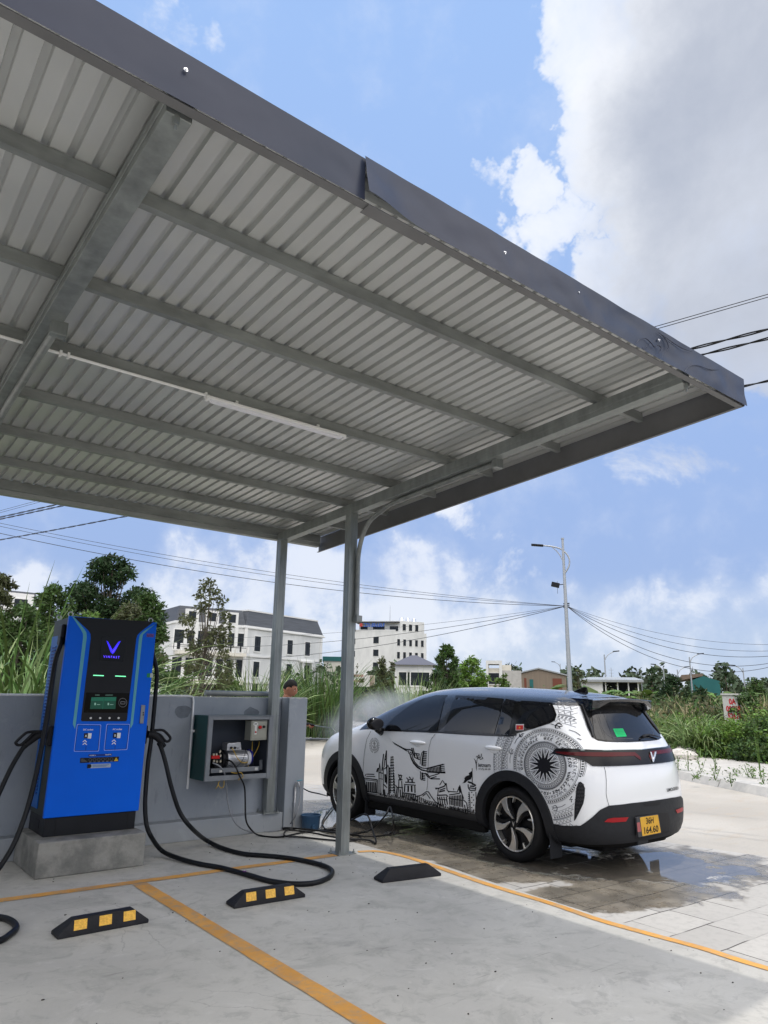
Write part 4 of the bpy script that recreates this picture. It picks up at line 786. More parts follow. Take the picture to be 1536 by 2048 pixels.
def ring_(f, ys, zs=None, xs=None, fl=1.0):
    out = []
    for j, (dx, z) in enumerate(rowsA):
        X = (xs[j] if xs and xs[j] is not None else dx)*f; Z = zs[j] if zs and zs[j] is not None else z
        out.append((X, ys[j] if isinstance(ys, (list, tuple)) else ys, Z))
    return out
Nn = None
ST = []
topR = [Nn]*8+[1.52, 1.575, 1.60, 1.605]
ST.append(ring_(0, yR, topR)); ST.append(ring_(.5, [y+.02 for y in yR], topR)); ST.append(ring_(.80, [y+.115 for y in yR], topR)); ST.append(ring_(.935, [y+.205 for y in yR], topR, xs=[Nn]*7+[.84, .78, .71, .43, 0]))
ST.append(ring_(.98, [4.50]*5+[4.52, 4.58, 4.70, 4.74, 4.76, 4.78, 4.78], [Nn]*6+[1.19, 1.39, 1.525, 1.585, 1.625, 1.635]))
ST.append(ring_(1.0, [4.85]*7+[4.95, 4.98, 5.0, 5.0, 5.0], [Nn]*6+[1.20, 1.39, 1.54, 1.60, 1.645, 1.66]))
ST.append(ring_(1.0, 5.35, [Nn]*6+[1.185, 1.39, 1.545, 1.61, 1.665, 1.685]))
ST.append(ring_(1.0, [5.85]*12, [Nn]*6+[1.17, 1.39, 1.55, 1.62, 1.685, 1.705]))
ST.append(ring_(1.0, [6.45]*7+[6.40, 6.35, 6.3, 6.3, 6.3], [Nn]*6+[1.165, 1.385, 1.55, 1.625, 1.69, 1.712]))
ST.append(ring_(1.0, [7.05]*7+[6.90, 6.72, 6.65, 6.7, 6.7], [Nn]*6+[1.165, 1.37, 1.53, 1.60, 1.68, 1.705]))
ST.append(ring_(1.0, [7.62]*6+[7.60, 7.32, 7.08, 7.02, 7.10, 7.12], [Nn]*6+[1.165, 1.345, 1.475, 1.545, 1.64, 1.665]))
ST.append(ring_(.995, [7.95]*6+[7.90, 7.72, 7.68, 7.72, 7.80, 7.85], [Nn]*5+[.94, 1.15, 1.245, 1.30, 1.33, 1.365, 1.375], xs=[Nn]*6+[.892, .83, .78, .70, .41, 0]))
ST.append(ring_(.99, [8.15]*6+[8.12, 8.08, 8.08, 8.12, 8.22, 8.25], [Nn]*5+[.94, 1.115, 1.145, 1.155, 1.155, 1.15, 1.15], xs=[Nn]*6+[.88, .81, .77, .68, .40, 0]))
ST.append(ring_(.985, 8.45, [Nn]*5+[.92, 1.055, 1.09, 1.10, 1.105, 1.11, 1.11], xs=[Nn]*6+[.868, .79, .74, .66, .38, 0]))
ST.append(ring_(.95, [8.66]*3+[8.7]*3+[8.70]*6, [Nn]*4+[.62, .86, .985, 1.03, 1.045, 1.05, 1.06, 1.06], xs=[Nn]*6+[.86, .78, .72, .62, .36, 0]))
ST.append(ring_(.86, [8.80, 8.85, 8.88, 8.92, 8.92, 8.90, 8.87, 8.85, 8.85, 8.85, 8.85, 8.85], [Nn]*4+[.62, .82, .92, .96, .975, .985, .99, .99], xs=[Nn]*6+[.84, .78, .72, .62, .36, 0]))
ST.append(ring_(.6, [8.92, 8.95, 9.0, 9.04, 9.04, 9.0, 8.96, 8.94, 8.93, 8.93, 8.93, 8.93], [Nn]*4+[.62, .80, .88, .91, .925, .935, .94, .94]))
ST.append(ring_(0, [8.96, 9.0, 9.04, 9.08, 9.08, 9.04, 9.0, 8.97, 8.96, 8.96, 8.96, 8.96], [Nn]*4+[.62, .79, .86, .89, .905, .915, .92, .92]))
mb = MB(); NJ = len(rowsA); full = []
for st in ST: full.append([(XC-x, y, z) for x, y, z in st]+[(XC+x, y, z) for x, y, z in st[-2:0:-1]]+[])
M_ = len(full[0])                                                    # closed loop bottom -> left -> top -> right
vs = [v for r_ in full for v in r_]; fs = []; ms = []
for i in range(len(full)-1):
    for k in range(M_):
        k2 = (k+1) % M_; fs.append((i*M_+k, i*M_+k2, (i+1)*M_+k2, (i+1)*M_+k)); j = k if k < NJ-1 else 2*(NJ-1)-1-k
        if j >= 8: mi = 1 if i < 12 else 0
        elif j in (6, 7): mi = 1 if 6 <= i < 11 else 0
        elif j <= 1: mi = 2
        else: mi = 0
        if j >= 8 and 10 <= i < 12: mi = 3
        ms.append(mi)
mb.v = vs; mb.f = fs; mb.m = ms
# shader for the painted shell: black plastic below a line that steps up round the wheels and bumpers
def g_shell(t, n, l, b):
    q = NT(t); sp = n.new('ShaderNodeSeparateXYZ'); l.new(q.co, sp.inputs[0]); y = q.m('ADD', sp.outputs[1], 6.6); z = sp.outputs[2]
    cu = n.new('ShaderNodeFloatCurve'); c_ = cu.mapping.curves[0]; l.new(q.m('DIVIDE', q.m('SUBTRACT', y, 4.0), 6.0), cu.inputs['Value'])
    pts = [(4.0, .37), (4.85, .37), (8.2, .37), (8.7, .37), (10, .37)]; c_.points[0].location = (0, pts[0][1]); c_.points[1].location = (1, pts[-1][1])
    for p in pts[1:-1]: c_.points.new((p[0]-4)/6.0, p[1])
    for p in c_.points: p.handle_type = 'VECTOR'
    cu.mapping.update()
    low = q.mr(q.m('SUBTRACT', cu.outputs[0], z), -.002, .002)
    for yc_ in (5.18, 8.13):
        dy = q.m('SUBTRACT', y, yc_); dz = q.m('SUBTRACT', z, .345); d = q.m('SQRT', q.m('ADD', q.m('MULTIPLY', dy, dy), q.m('MULTIPLY', dz, dz))); low = q.m('MAXIMUM', low, q.mr(d, .50, .504, 1, 0))
    col = q.mix(low, (.78, .79, .80), (.020, .021, .024)); l.new(col, b.inputs['Base Color']); l.new(q.mr(low, 0, 1, .28, .5), b.inputs['Roughness']); l.new(q.mr(low, 0, 1, .85, 0), b.inputs['Coat Weight']); b.inputs['Coat Roughness'].default_value = .04
M_SHELL = ground_mat('car_shell', g_shell)
body = mb.build('body', [M_SHELL, M_ROOF, M_UNDER, M_WGL], CAR, smooth=True, sub=3, weld=True)
dg = bpy.context.evaluated_depsgraph_get(); dg.update(); ev = body.evaluated_get(dg); mesh_full = bpy.data.meshes.new_from_object(ev)
bvh = BVHTree.FromPolygons([v.co+ORG[body.name] for v in mesh_full.vertices], [tuple(p.vertices) for p in mesh_full.polygons])
body.modifiers.clear(); old = body.data; body.data = mesh_full; bpy.data.meshes.remove(old)
if M_UNDER.name not in [m_.name for m_ in mesh_full.materials if m_]: mesh_full.materials.append(M_UNDER)
cut = MB()
for yc_ in (5.18, 8.13):
    for s_ in (-1, 1): cut.cyl((XC+s_*.60, yc_, .345), (XC+s_*1.15, yc_, .345), .415, n=48)
co_ = cut.build('cutter', [M_UNDER], CAR); md = body.modifiers.new('b', 'BOOLEAN'); md.object = co_; md.operation = 'DIFFERENCE'; md.solver = 'EXACT'
try: md.material_mode = 'TRANSFER'
except Exception: pass
dg = bpy.context.evaluated_depsgraph_get(); dg.update(); mm_ = bpy.data.meshes.new_from_object(body.evaluated_get(dg)); body.modifiers.clear(); body.data = mm_; bpy.data.objects.remove(co_)
mm_.polygons.foreach_set('use_smooth', [True]*len(mm_.polygons)); mm_.set_sharp_from_angle(angle=R(50)); mm_.name = 'body'
# ---- projectors on to the shell
CENT = Vector((XC, 5.25, 0))
def pix(px, py):
    d = ray(px, py).normalized(); h = bvh.ray_cast(Vector((0, 0, EYE)), d); return h[0]
def side(y, z, s=-1):
    h = bvh.ray_cast(Vector((XC+s*3, y, z)), Vector((-s, 0, 0))); return (h[0], h[1]) if h[0] else None
def rad(th, z):                                                     # th = 0 straight back, + to the right
    d = Vector((math.sin(th), -math.cos(th), 0)); o = Vector((CENT.x, CENT.y, z)); h = bvh.ray_cast(o+d*4, -d); return (h[0], h[1]) if h[0] else None
def cam_(px, py):
    d = ray(px, py).normalized(); h = bvh.ray_cast(Vector((0, 0, EYE)), d); return (h[0], h[1]) if h[0] else None
def t_rad(p): return (math.atan2(p.x-CENT.x, -(p.y-CENT.y)), p.z)
def t_side(p): return (p.y, p.z)
PS = {'side': lambda a, b_: side(a, b_, -1), 'right': lambda a, b_: side(a, b_, 1), 'rad': rad, 'pix': cam_}
def fill(polys, proj, off, step, mb=None, extra=True):              # 2-D polygons -> gridded, laid on the shell
    mb = mb or MB(); F = PS[proj]
    for poly in polys:
        P = [Vector((float(a), float(b_))) for a, b_ in poly]; Q = []
        for i, p in enumerate(P):
            q = P[(i+1) % len(P)]; n_ = max(1, int((q-p).length/step)); Q += [p.lerp(q, k/n_) for k in range(n_)]
        nb_ = len(Q); xs = [p.x for p in P]; ys = [p.y for p in P]; pts = list(Q)
        if extra:
            x = min(xs)+step*.5
            while x < max(xs):
                y = min(ys)+step*.5
                while y < max(ys):
                    pts.append(Vector((x, y))); y += step
                x += step
        try: vv, _, ff, _, _, _ = delaunay_2d_cdt(pts, [(i, (i+1) % nb_) for i in range(nb_)], [], 1, 1e-7)
        except Exception: continue
        hit = [F(v.x, v.y) for v in vv]; vs = [h[0]+h[1]*off if h else Vector((0, 0, 0)) for h in hit]
        mb.add(vs, [f for f in ff if all(hit[i] for i in f)])
    return mb
def line2(pts, w, taper=0.0, closed=False):                         # polyline -> list of quads in 2-D
    P = [Vector(p) for p in pts]; n_ = len(P); out = []; L_ = []
    for i in range(n_):
        a = P[(i-1) % n_] if closed else P[max(i-1, 0)]; b_ = P[(i+1) % n_] if closed else P[min(i+1, n_-1)]; d = (b_-a)
        d = d.normalized() if d.length > 1e-9 else Vector((1, 0)); nn_ = Vector((-d.y, d.x)); t = i/(n_-1) if n_ > 1 else 0
        ww = (w[i] if isinstance(w, (list, tuple)) else w)*(1-taper*abs(2*t-1) if taper >= 0 else (1-(-taper)*t)); L_.append((P[i]+nn_*ww/2, P[i]-nn_*ww/2))
    m_ = n_ if closed else n_-1
    for i in range(m_):
        a, b_ = L_[i]; c_, d_ = L_[(i+1) % n_]; out.append((a, b_, d_, c_))
    return out
def quads(qs, proj, off, mb=None, mp=None):                         # small quads straight on to the shell
    mb = mb or MB(); F = PS[proj]
    for q in qs:
        h = [F(*(mp(p[0], p[1]) if mp else (p[0], p[1]))) for p in q]
        if all(h): mb.add([a[0]+a[1]*off for a in h], [tuple(range(len(h)))])
    return mb
def stroke(mb, pts, w, mp, off=.0035, proj='pix', taper=0., seg=None, closed=False):
    P = [Vector(p) for p in pts]; seg = seg or 14; out = []
    R_ = range(len(P)) if closed else range(len(P)-1)
    for i in R_:
        a, b_ = P[i], P[(i+1) % len(P)]; n_ = max(1, int((b_-a).length/seg)); out += [a.lerp(b_, k/n_) for k in range(n_)]
    if not closed: out.append(P[-1])
    if isinstance(w, (list, tuple)):
        w = [w[min(len(w)-1, int(i/(len(out)-1)*(len(w)-1)+.5))] for i in range(len(out))]
    quads(line2(out, w, taper, closed), proj, off, mb, mp)
# zoom grids used for tracing
ZA = lambda x, y: (700+x/5.908, 1440+y/5.908)
ZD = lambda x, y: (940+x/5.12, 1400+y/5.12)
ZR = lambda x, y: (1160+x/6.4, 1380+y/6.4)
Z3 = lambda x, y: (620+x/3.84, 1340+y/3.84)
def via(fn, zf, pts): 
    out = []
    for p in pts:
        h = pix(*zf(*p)) if zf else pix(*p)
        if h: out.append(fn(h))
    return out
# side windows, both sides
W1 = via(t_side, None, ((766, 1459), (820, 1460.5), (875, 1462), (896, 1391), (872, 1391), (846, 1398), (819, 1412), (790, 1434)))
W2 = via(t_side, None, ((888, 1463), (940, 1465), (989, 1468), (1000, 1430), (1008, 1398), (960, 1394), (912, 1391.5), (900, 1425)))
W3 = via(t_side, None, ((992, 1468.5), (1018, 1469), (1024, 1440), (1031, 1402), (1012, 1398), (1002, 1432)))
W4o = via(t_side, None, ((1016, 1470), (1030, 1468.5), (1066, 1458), (1100, 1447), (1110, 1441), (1113.5, 1430), (1109, 1417), (1102, 1407), (1094, 1402.5), (1065, 1400), (1034, 1398), (1022, 1400), (1018, 1430)))
W4 = via(t_side, None, ((1037, 1462), (1066, 1454), (1098, 1443), (1106, 1438), (1109, 1429), (1105, 1417), (1098, 1408), (1090, 1405), (1065, 1403), (1042, 1402)))
zmx = 1.545
W4o = [(y, min(z, 1.532) if z < 1.50 else 1.535) for y, z in W4o]
for sd in ('side', 'right'):
    fill([W4o], sd, .003, .06).build('quarter_trim', M_GLOSSK, CAR, smooth=True)
    for nm, w_ in (('front_window', W1), ('rear_window', W2), ('vent_window', W3), ('quarter_window', W4)):
        fill([w_], sd, .006, .07).build(nm, M_WGL, CAR, smooth=True)
# belt line strip
bl = via(t_side, None, ((758, 1460.5), (820, 1462.5), (880, 1465), (950, 1469), (1018, 1471.5), (1034, 1469)))
for sd in ('side', 'right'):
    quads(line2(smoothp(bl, 6), .018), sd, .0075).build('window_trim', M_GLOSSK, CAR, smooth=True)
# tailgate black surround + rear glass, symmetrical about the car centre
def sym(left): return left+[(-a, b_) for a, b_ in left[::-1]]
TG = via(t_rad, ZR, ((10, 195), (60, 330), (105, 470), (148, 605), (230, 650), (330, 664), (430, 668), (620, 668)))
TG = [(a, min(b_, 1.53)) for a, b_ in TG]
xm = [t for t in TG if t[0] < -.02]
fill([sym(xm)[::-1]], 'rad', .004, .05).build('tailgate_surround', M_GLOSSK, CAR, smooth=True)
RG = via(t_rad, ZR, ((150, 262), (150, 330), (165, 450), (178, 560), (205, 632), (330, 652), (430, 657), (600, 658))); RG = [t for t in RG if t[0] < -.02]
fill([sym(RG)[::-1]], 'rad', .008, .05).build('rear_screen', M_WGL, CAR, smooth=True)
HL = via(t_rad, ZR, ((255, 290), (252, 400), (290, 510), (350, 580), (440, 618), (600, 628))); HL = [t for t in HL if t[0] < -.02]
quads(line2(smoothp(sym(HL)[:-1], 6), .003), 'rad', .0095).build('screen_line', mat('dark_grey_line', (.10, .10, .11), .4), CAR)
gs = via(t_rad, ZR, ((412, 502), (540, 498), (592, 600), (462, 608))); fill([gs], 'rad', .010, .04).build('windscreen_sticker', mat('green_sticker', (.0, .42, .12), .5), CAR)
mb = MB()
for k in range(4): stroke(mb, ((435+k*12, 520+k*20), (530+k*13, 517+k*20)), 2.2, ZR, .0115)
mb.build('sticker_print', mat('dark_green_print', (.0, .16, .05), .5), CAR)
# wiper
mb = MB(); wp = [cam_(*ZR(*p)) for p in ((775, 620), (800, 600), (860, 590), (940, 605), (1015, 628))]; mb.tube([h[0]+h[1]*.03 for h in wp], [.022, .020, .018, .012, .004], 8, smooth=4, flat=.5); mb.build('rear_wiper', M_BLK, CAR, smooth=True)
# spoiler lip
mb = MB()
prof = []
for f in (-1, -.9, -.6, -.3, 0, .3, .6, .9, 1):
    x = XC+f*.525; yb_ = 4.35+.05*f*f+(.04 if abs(f) == 1 else 0); zt_ = 1.585-.02*f*f
    prof.append([(x, 4.84, zt_+.020), (x, yb_, zt_), (x, yb_+.012, zt_-.030-(.05 if abs(f) >= .9 else 0)), (x, yb_+.10, zt_-.055-(.05 if abs(f) >= .9 else 0)), (x, 4.78, zt_-.04)])
vs = [v for r_ in prof for v in r_]; n_ = 5; mb.add(vs, [(i*n_+k, (i+1)*n_+k, (i+1)*n_+(k+1) % n_, i*n_+(k+1) % n_) for i in range(len(prof)-1) for k in range(n_)]+[tuple(range(n_))[::-1], tuple((len(prof)-1)*n_+k for k in range(n_))])
mb.build('spoiler', M_ROOF, CAR, bevel=.008, smooth=True, auto=40)
# D-pillar blades at the sides of the screen
for s_ in (-1, 1):
    mb = MB(); P0 = []
    for (px_, py_) in ((8, 185), (60, 330), (110, 480), (150, 608)):
        t = via(t_rad, ZR, ((px_, py_),)); 
        if t: P0.append(t[0])
    pts = []
    for a, z in P0:
        h = rad(s_*abs(a)*.985, min(z, 1.53))
        if h: pts.append(h[0]+h[1]*.012)
    if len(pts) > 2: mb.tube(pts, [.030]*(len(pts)-1)+[.006], 8, smooth=4, flat=.6); mb.build('pillar_blade', M_GLOSSK, CAR, smooth=True)
# bumper, radial coordinates
BU = via(t_rad, None, ((1096, 1645), (1128, 1651), (1161, 1651), (1184, 1634), (1200, 1619), (1217, 1611), (1240, 1609), (1262, 1606)))
BU = [t for t in BU if t[0] < -.02]; zc = BU[-1][1]
left = [(BU[0][0], .27)]+BU+[(0, zc)]
poly = left+[(-a, b_) for a, b_ in left[-2::-1]]
poly = [(a, b_) for a, b_ in poly]
fill([poly[::-1]], 'rad', .008, .05).build('rear_bumper', M_CLAD, CAR, smooth=True)
# light bar
LB = via(t_rad, None, ((1104, 1507.5), (1112, 1497), (1140, 1497.5), (1160, 1499), (1204, 1501), (1250, 1501.5))); LBb = via(t_rad, None, ((1145, 1515), (1170, 1523), (1184, 1532.5), (1202, 1533), (1250, 1532)))
zt_, zb_ = LB[-1][1], LBb[-1][1]
lft = [LB[0]]+LB[1:-1]+[(0, zt_)]; bot = [LB[0]]+LBb[:-1]+[(0, zb_)]
po = lft+[(-a, b_) for a, b_ in lft[-2::-1]]+[(-a, b_) for a, b_ in bot[1:-1]]+bot[:0:-1]
BAR = fill([po], 'rad', .012, .05).build('light_bar', mat('light_bar_black', (.006, .005, .006), .22, spec=.22), CAR, smooth=True)
M_LRED = mat('light_red', (.075, .004, .006), .25, spec=.2); M_LDK = mat('light_smoke', (.035, .012, .014), .12, coat=1)
r1 = via(t_rad, ZR, ((-310, 790), (-200, 795), (0, 800), (300, 803), (600, 805))); r2 = via(t_rad, ZR, ((-290, 806), (-200, 828), (0, 850), (300, 858), (600, 852)))
zr1, zr2 = r1[-1][1], r2[-1][1]
L1 = r1[:-1]+[(-.14, zr1), (-.075, zr1-.045), (-.085, zr2-.045), (-.165, zr2)]+r2[-2::-1]
for s_ in (1, -1):
    P_ = [(s_*a, b_) for a, b_ in L1]; fill([P_], 'rad', .0155, .04).build('tail_light', M_LRED, BAR, smooth=True)
gl = via(t_rad, ZR, ((0, 775), (300, 778), (600, 778)))
quads(line2([(gl[0][0]*1.0, gl[0][1]), (-.5, gl[1][1]), (0, gl[-1][1]), (.5, gl[1][1]), (-gl[0][0], gl[0][1])], .006), 'rad', .018).build('chrome_line', mat('pale_line', (.25, .3, .3), .2, .8), BAR)
mb = MB(); e = [rad(*t) for t in via(t_rad, ZR, ((868, 787), (884, 792), (907, 878), (928, 787), (945, 784), (944, 812), (912, 920), (902, 918), (876, 815)))]
ang = e[2][0]; shift = Vector((XC-.0-ang.x, 0, 0)); P_ = [h[0]+Vector((0, -.03, 0)) for h in e]; mb.prism(P_, (0, .012, 0)); mb.build('emblem', mat('satin_chrome', (.75, .75, .74), .25, .9), BAR, bevel=.002)
# rear lettering, reflector, plate
def onrad(mb, s, th, z, size, bold=0, sx=1.0, off=.006, wr=1.0):
    vs, fs = textmesh(s, size, bold); hs = [rad(th+v[0]*sx/2.2, z+v[1]) for v in vs]
    if all(hs): mb.add([h[0]+h[1]*off for h in hs], fs)
mb = MB(); t0 = via(t_rad, ZR, ((1180, 1272),))[0]; onrad(mb, 'LIMOGREEN', t0[0]+.02, t0[1]-.012, .042, .001, 1.3*2.2/1.1); mb.build('lettering', mat('dark_chrome', (.10, .10, .11), .3, .8), CAR)
for s_ in (1, -1):
    rf = via(t_rad, ZR, ((300, 1685), (345, 1645), (420, 1632), (608, 1625), (575, 1680), (400, 1692))); rf = [(s_*a, b_) for a, b_ in rf]
    fill([rf], 'rad', .014, .04).build('rear_reflector', mat('reflector_red', (.30, .004, .008), .35), CAR, smooth=True)
# recessed tray shape round the plate, handle slot
tr = via(t_rad, ZR, ((700, 1600), (1000, 1575), (1110, 1570), (1135, 1640), (1140, 1810), (1000, 1850), (760, 1885), (720, 1700)))
fill([tr], 'rad', .0095, .05).build('plate_recess', M_BLK, CAR)
hs_ = via(t_rad, ZR, ((790, 1455), (1025, 1428), (1005, 1470), (820, 1488)))
fill([hs_], 'rad', .011, .04).build('tailgate_handle', M_BLK, CAR)
PL = [cam_(*ZR(*p)) for p in ((870, 1600), (870, 1700), (725, 1632), (1000, 1590), (1040, 1830), (752, 1885))]
yP = min(h[0].y for h in PL if h)-.022
def YPt(x, y, d=0.): return PY(*ZR(x, y), yP-d)
M_PLY = mat('plate_yellow', (.62, .34, .03), .4, var=.12, vsc=15)
mb = MB(); mb.prism([YPt(*p) for p in rr([(722, 1632), (1003, 1588), (1043, 1832), (750, 1888)], 14)], (0, .018, 0)); PLT = mb.build('number_plate', mat('plate_frame', (.05, .05, .055), .4), CAR)
mb = MB(); mb.prism([YPt(*p, .0015) for p in rr([(768, 1632), (997, 1597), (1036, 1823), (800, 1872)], 8)], (0, .001, 0)); mb.build('plate_face', M_PLY, PLT)
mb = MB(); mb.prism([YPt(*p, .001) for p in ((728, 1700), (765, 1692), (785, 1810), (740, 1818))], (0, .0006, 0)); mb.build('plate_end_sticker', mat('dull_red_print', (.35, .10, .10), .5), PLT)
Upl = (YPt(1030, 1790)-YPt(800, 1836)); Vpl = (YPt(890, 1600)-YPt(920, 1850)).normalized(); 
def fit(mb, s_, P0, P1, Pt, bold):                                   # letters between two baseline points, cap height up to Pt
    vs, fs = textmesh(s_, 1.0, bold, 0, 'LEFT'); x0 = min(v[0] for v in vs); x1 = max(v[0] for v in vs); y1 = max(v[1] for v in vs); U1 = (P1-P0)/(x1-x0); V1 = (Pt-P0)/y1
    mb.add([P0+U1*(v[0]-x0)+V1*v[1] for v in vs], fs)
mb = MB(); fit(mb, '36H', YPt(848, 1716, .003), YPt(945, 1700, .003), YPt(842, 1634, .003), .022); fit(mb, '164.60', YPt(826, 1842, .003), YPt(1006, 1810, .003), YPt(820, 1756, .003), .022); mb.build('plate_characters', mat('plate_black', (.012, .012, .012), .5), PLT)
mb = MB(); q = YPt(862, 1910); mb.box(q.x-.08, q.x+.10, yP+.05, yP+.09, q.z-.055, q.z+.03); mb.build('tow_cover', M_CLAD, CAR, bevel=.012)
mb = MB(); mb.box(XC-.55, XC+.55, 4.38, 4.9, .17, .26); mb.build('rear_diffuser', M_UNDER, CAR, bevel=.03)
# gaps between panels
M_GAP = mat('panel_gap', (.05, .05, .055), .6); mb = MB()
stroke(mb, ((250, 130), (200, 230), (172, 380), (158, 560), (156, 760), (162, 890)), 3.6, ZA)
stroke(mb, ((1008, 168), (960, 230), (935, 330), (926, 500), (925, 620), (918, 760), (910, 830)), 4.0, ZA)
stroke(mb, ((455, 350), (420, 450), (370, 540), (335, 640), (325, 722)), 3.0, ZD, .0045)
stroke(mb, ((308, 985), (325, 1050), (335, 1150), (333, 1330), (345, 1400), (368, 1478)), 5, ZR)
mb.build('panel_gap', M_GAP, CAR)
# door handles
for (p1, p2, p3) in (((712, 268), (800, 242), (900, 262)), ((1600, 330), (1700, 310), (1800, 330))):
    hs_ = [cam_(*ZA(*p)) for p in (p1, p2, p3)]
    a, b_ = hs_[0][0], hs_[2][0]; a = a.copy(); c_ = (a+b_)/2; 
    for s_ in (-1, 1):
        xx = c_.x if s_ < 0 else 2*XC-c_.x
        mb = MB(); mb.sph((xx+s_*.012, c_.y, c_.z), (.030, abs(a.y-b_.y)/2, .024), 20, 12); mb.build('door_handle', M_PAINT, CAR, smooth=True)
        mb = MB(); mb.sph((xx+s_*.001, c_.y, c_.z-.032), (.012, .06, .022), 16, 8); mb.build('handle_cup', M_PAINT, CAR, smooth=True)
# mirror
for s_ in (-1, 1):
    p = PX(751, 1449, 5.66); xx = p.x if s_ < 0 else 2*XC-p.x
    mb = MB(); mb.sph((xx, p.y+.02, p.z+.01), (.115, .070, .080), 18, 12)
    mb.v = [(x if abs(x-xx) < .1 else x, y, z-.25*max(0, -(x-xx)*s_)*.6) for x, y, z in mb.v]
    m_ = mb.build('wing_mirror', M_GLOSSK, CAR, smooth=True)
    mb = MB(); mb.tube([(xx-s_*.05, p.y+.03, p.z-.05), (xx-s_*.16, p.y+.06, p.z-.10)], [.045, .05], 10); mb.build('mirror_stalk', M_GLOSSK, CAR, smooth=True)
    mb = MB(); mb.sph((xx, p.y-.045, p.z+.01), (.098, .016, .066), 18, 10); mb.build('mirror_glass', mat('mirror_glass', (.03, .03, .035), .1), m_, smooth=True)
# roof fin
p = pix(1190, 1383) or Vector((XC, 4.9, 1.64)); 
mb = MB(); b0 = Vector((XC+.0, 4.98, 1.652)); mb.add([b0+Vector(v) for v in ((-.035, .10, -.01), (.035, .10, -.01), (.03, -.10, -.01), (-.03, -.10, -.01), (-.004, -.07, .055), (.004, -.07, .055), (0, -.11, .05))], [(0,1,5,4), (0,4,6,3), (1,2,6,5), (4,5,6), (2,3,6), (0,3,2,1)]); mb.build('aerial_fin', M_GLOSSK, CAR, bevel=.006)
# cladding ring over each arch, wheels, mud flaps
for yc_ in (5.18, 8.13):
    for sd, s_ in (('side', -1), ('right', 1)):
        qs = []; n_ = 44; A0, A1 = R(-16), R(196)
        for k in range(n_):
            a, b_ = A0+(A1-A0)*k/n_, A0+(A1-A0)*(k+1)/n_
            for r0, r1_ in ((.412, .462), (.462, .512)):
                qs.append([(yc_+r0*math.cos(a), .345+r0*math.sin(a)), (yc_+r1_*math.cos(a), .345+r1_*math.sin(a)), (yc_+r1_*math.cos(b_), .345+r1_*math.sin(b_)), (yc_+r0*math.cos(b_), .345+r0*math.sin(b_))])
        m2_ = MB()
        for off in (.022,): quads(qs, sd, off, m2_)
        # outer rim face back to the shell
        rim_ = []
        for r_ in (.512, .412):
            for k in range(n_):
                a, b_ = A0+(A1-A0)*k/n_, A0+(A1-A0)*(k+1)/n_
                p, q = PS[sd](yc_+r_*math.cos(a), .345+r_*math.sin(a)), PS[sd](yc_+r_*math.cos(b_), .345+r_*math.sin(b_))
                if p and q: m2_.add([p[0]-p[1]*.03, q[0]-q[1]*.03, q[0]+q[1]*.022, p[0]+p[1]*.022], [(0, 1, 2, 3)])
        m2_.build('arch_cladding', M_CLAD, CAR, smooth=True, weld=True, auto=50)
M_TYRE = mat('tyre_rubber', (.012, .012, .013), .65, bump=.2, bsc=50); M_SIL = mat('alloy_silver', (.62, .61, .58), .28, .85); M_ALK = mat('alloy_black', (.008, .008, .009), .3); M_DISC = mat('brake_disc', (.10, .10, .10), .45, .6)
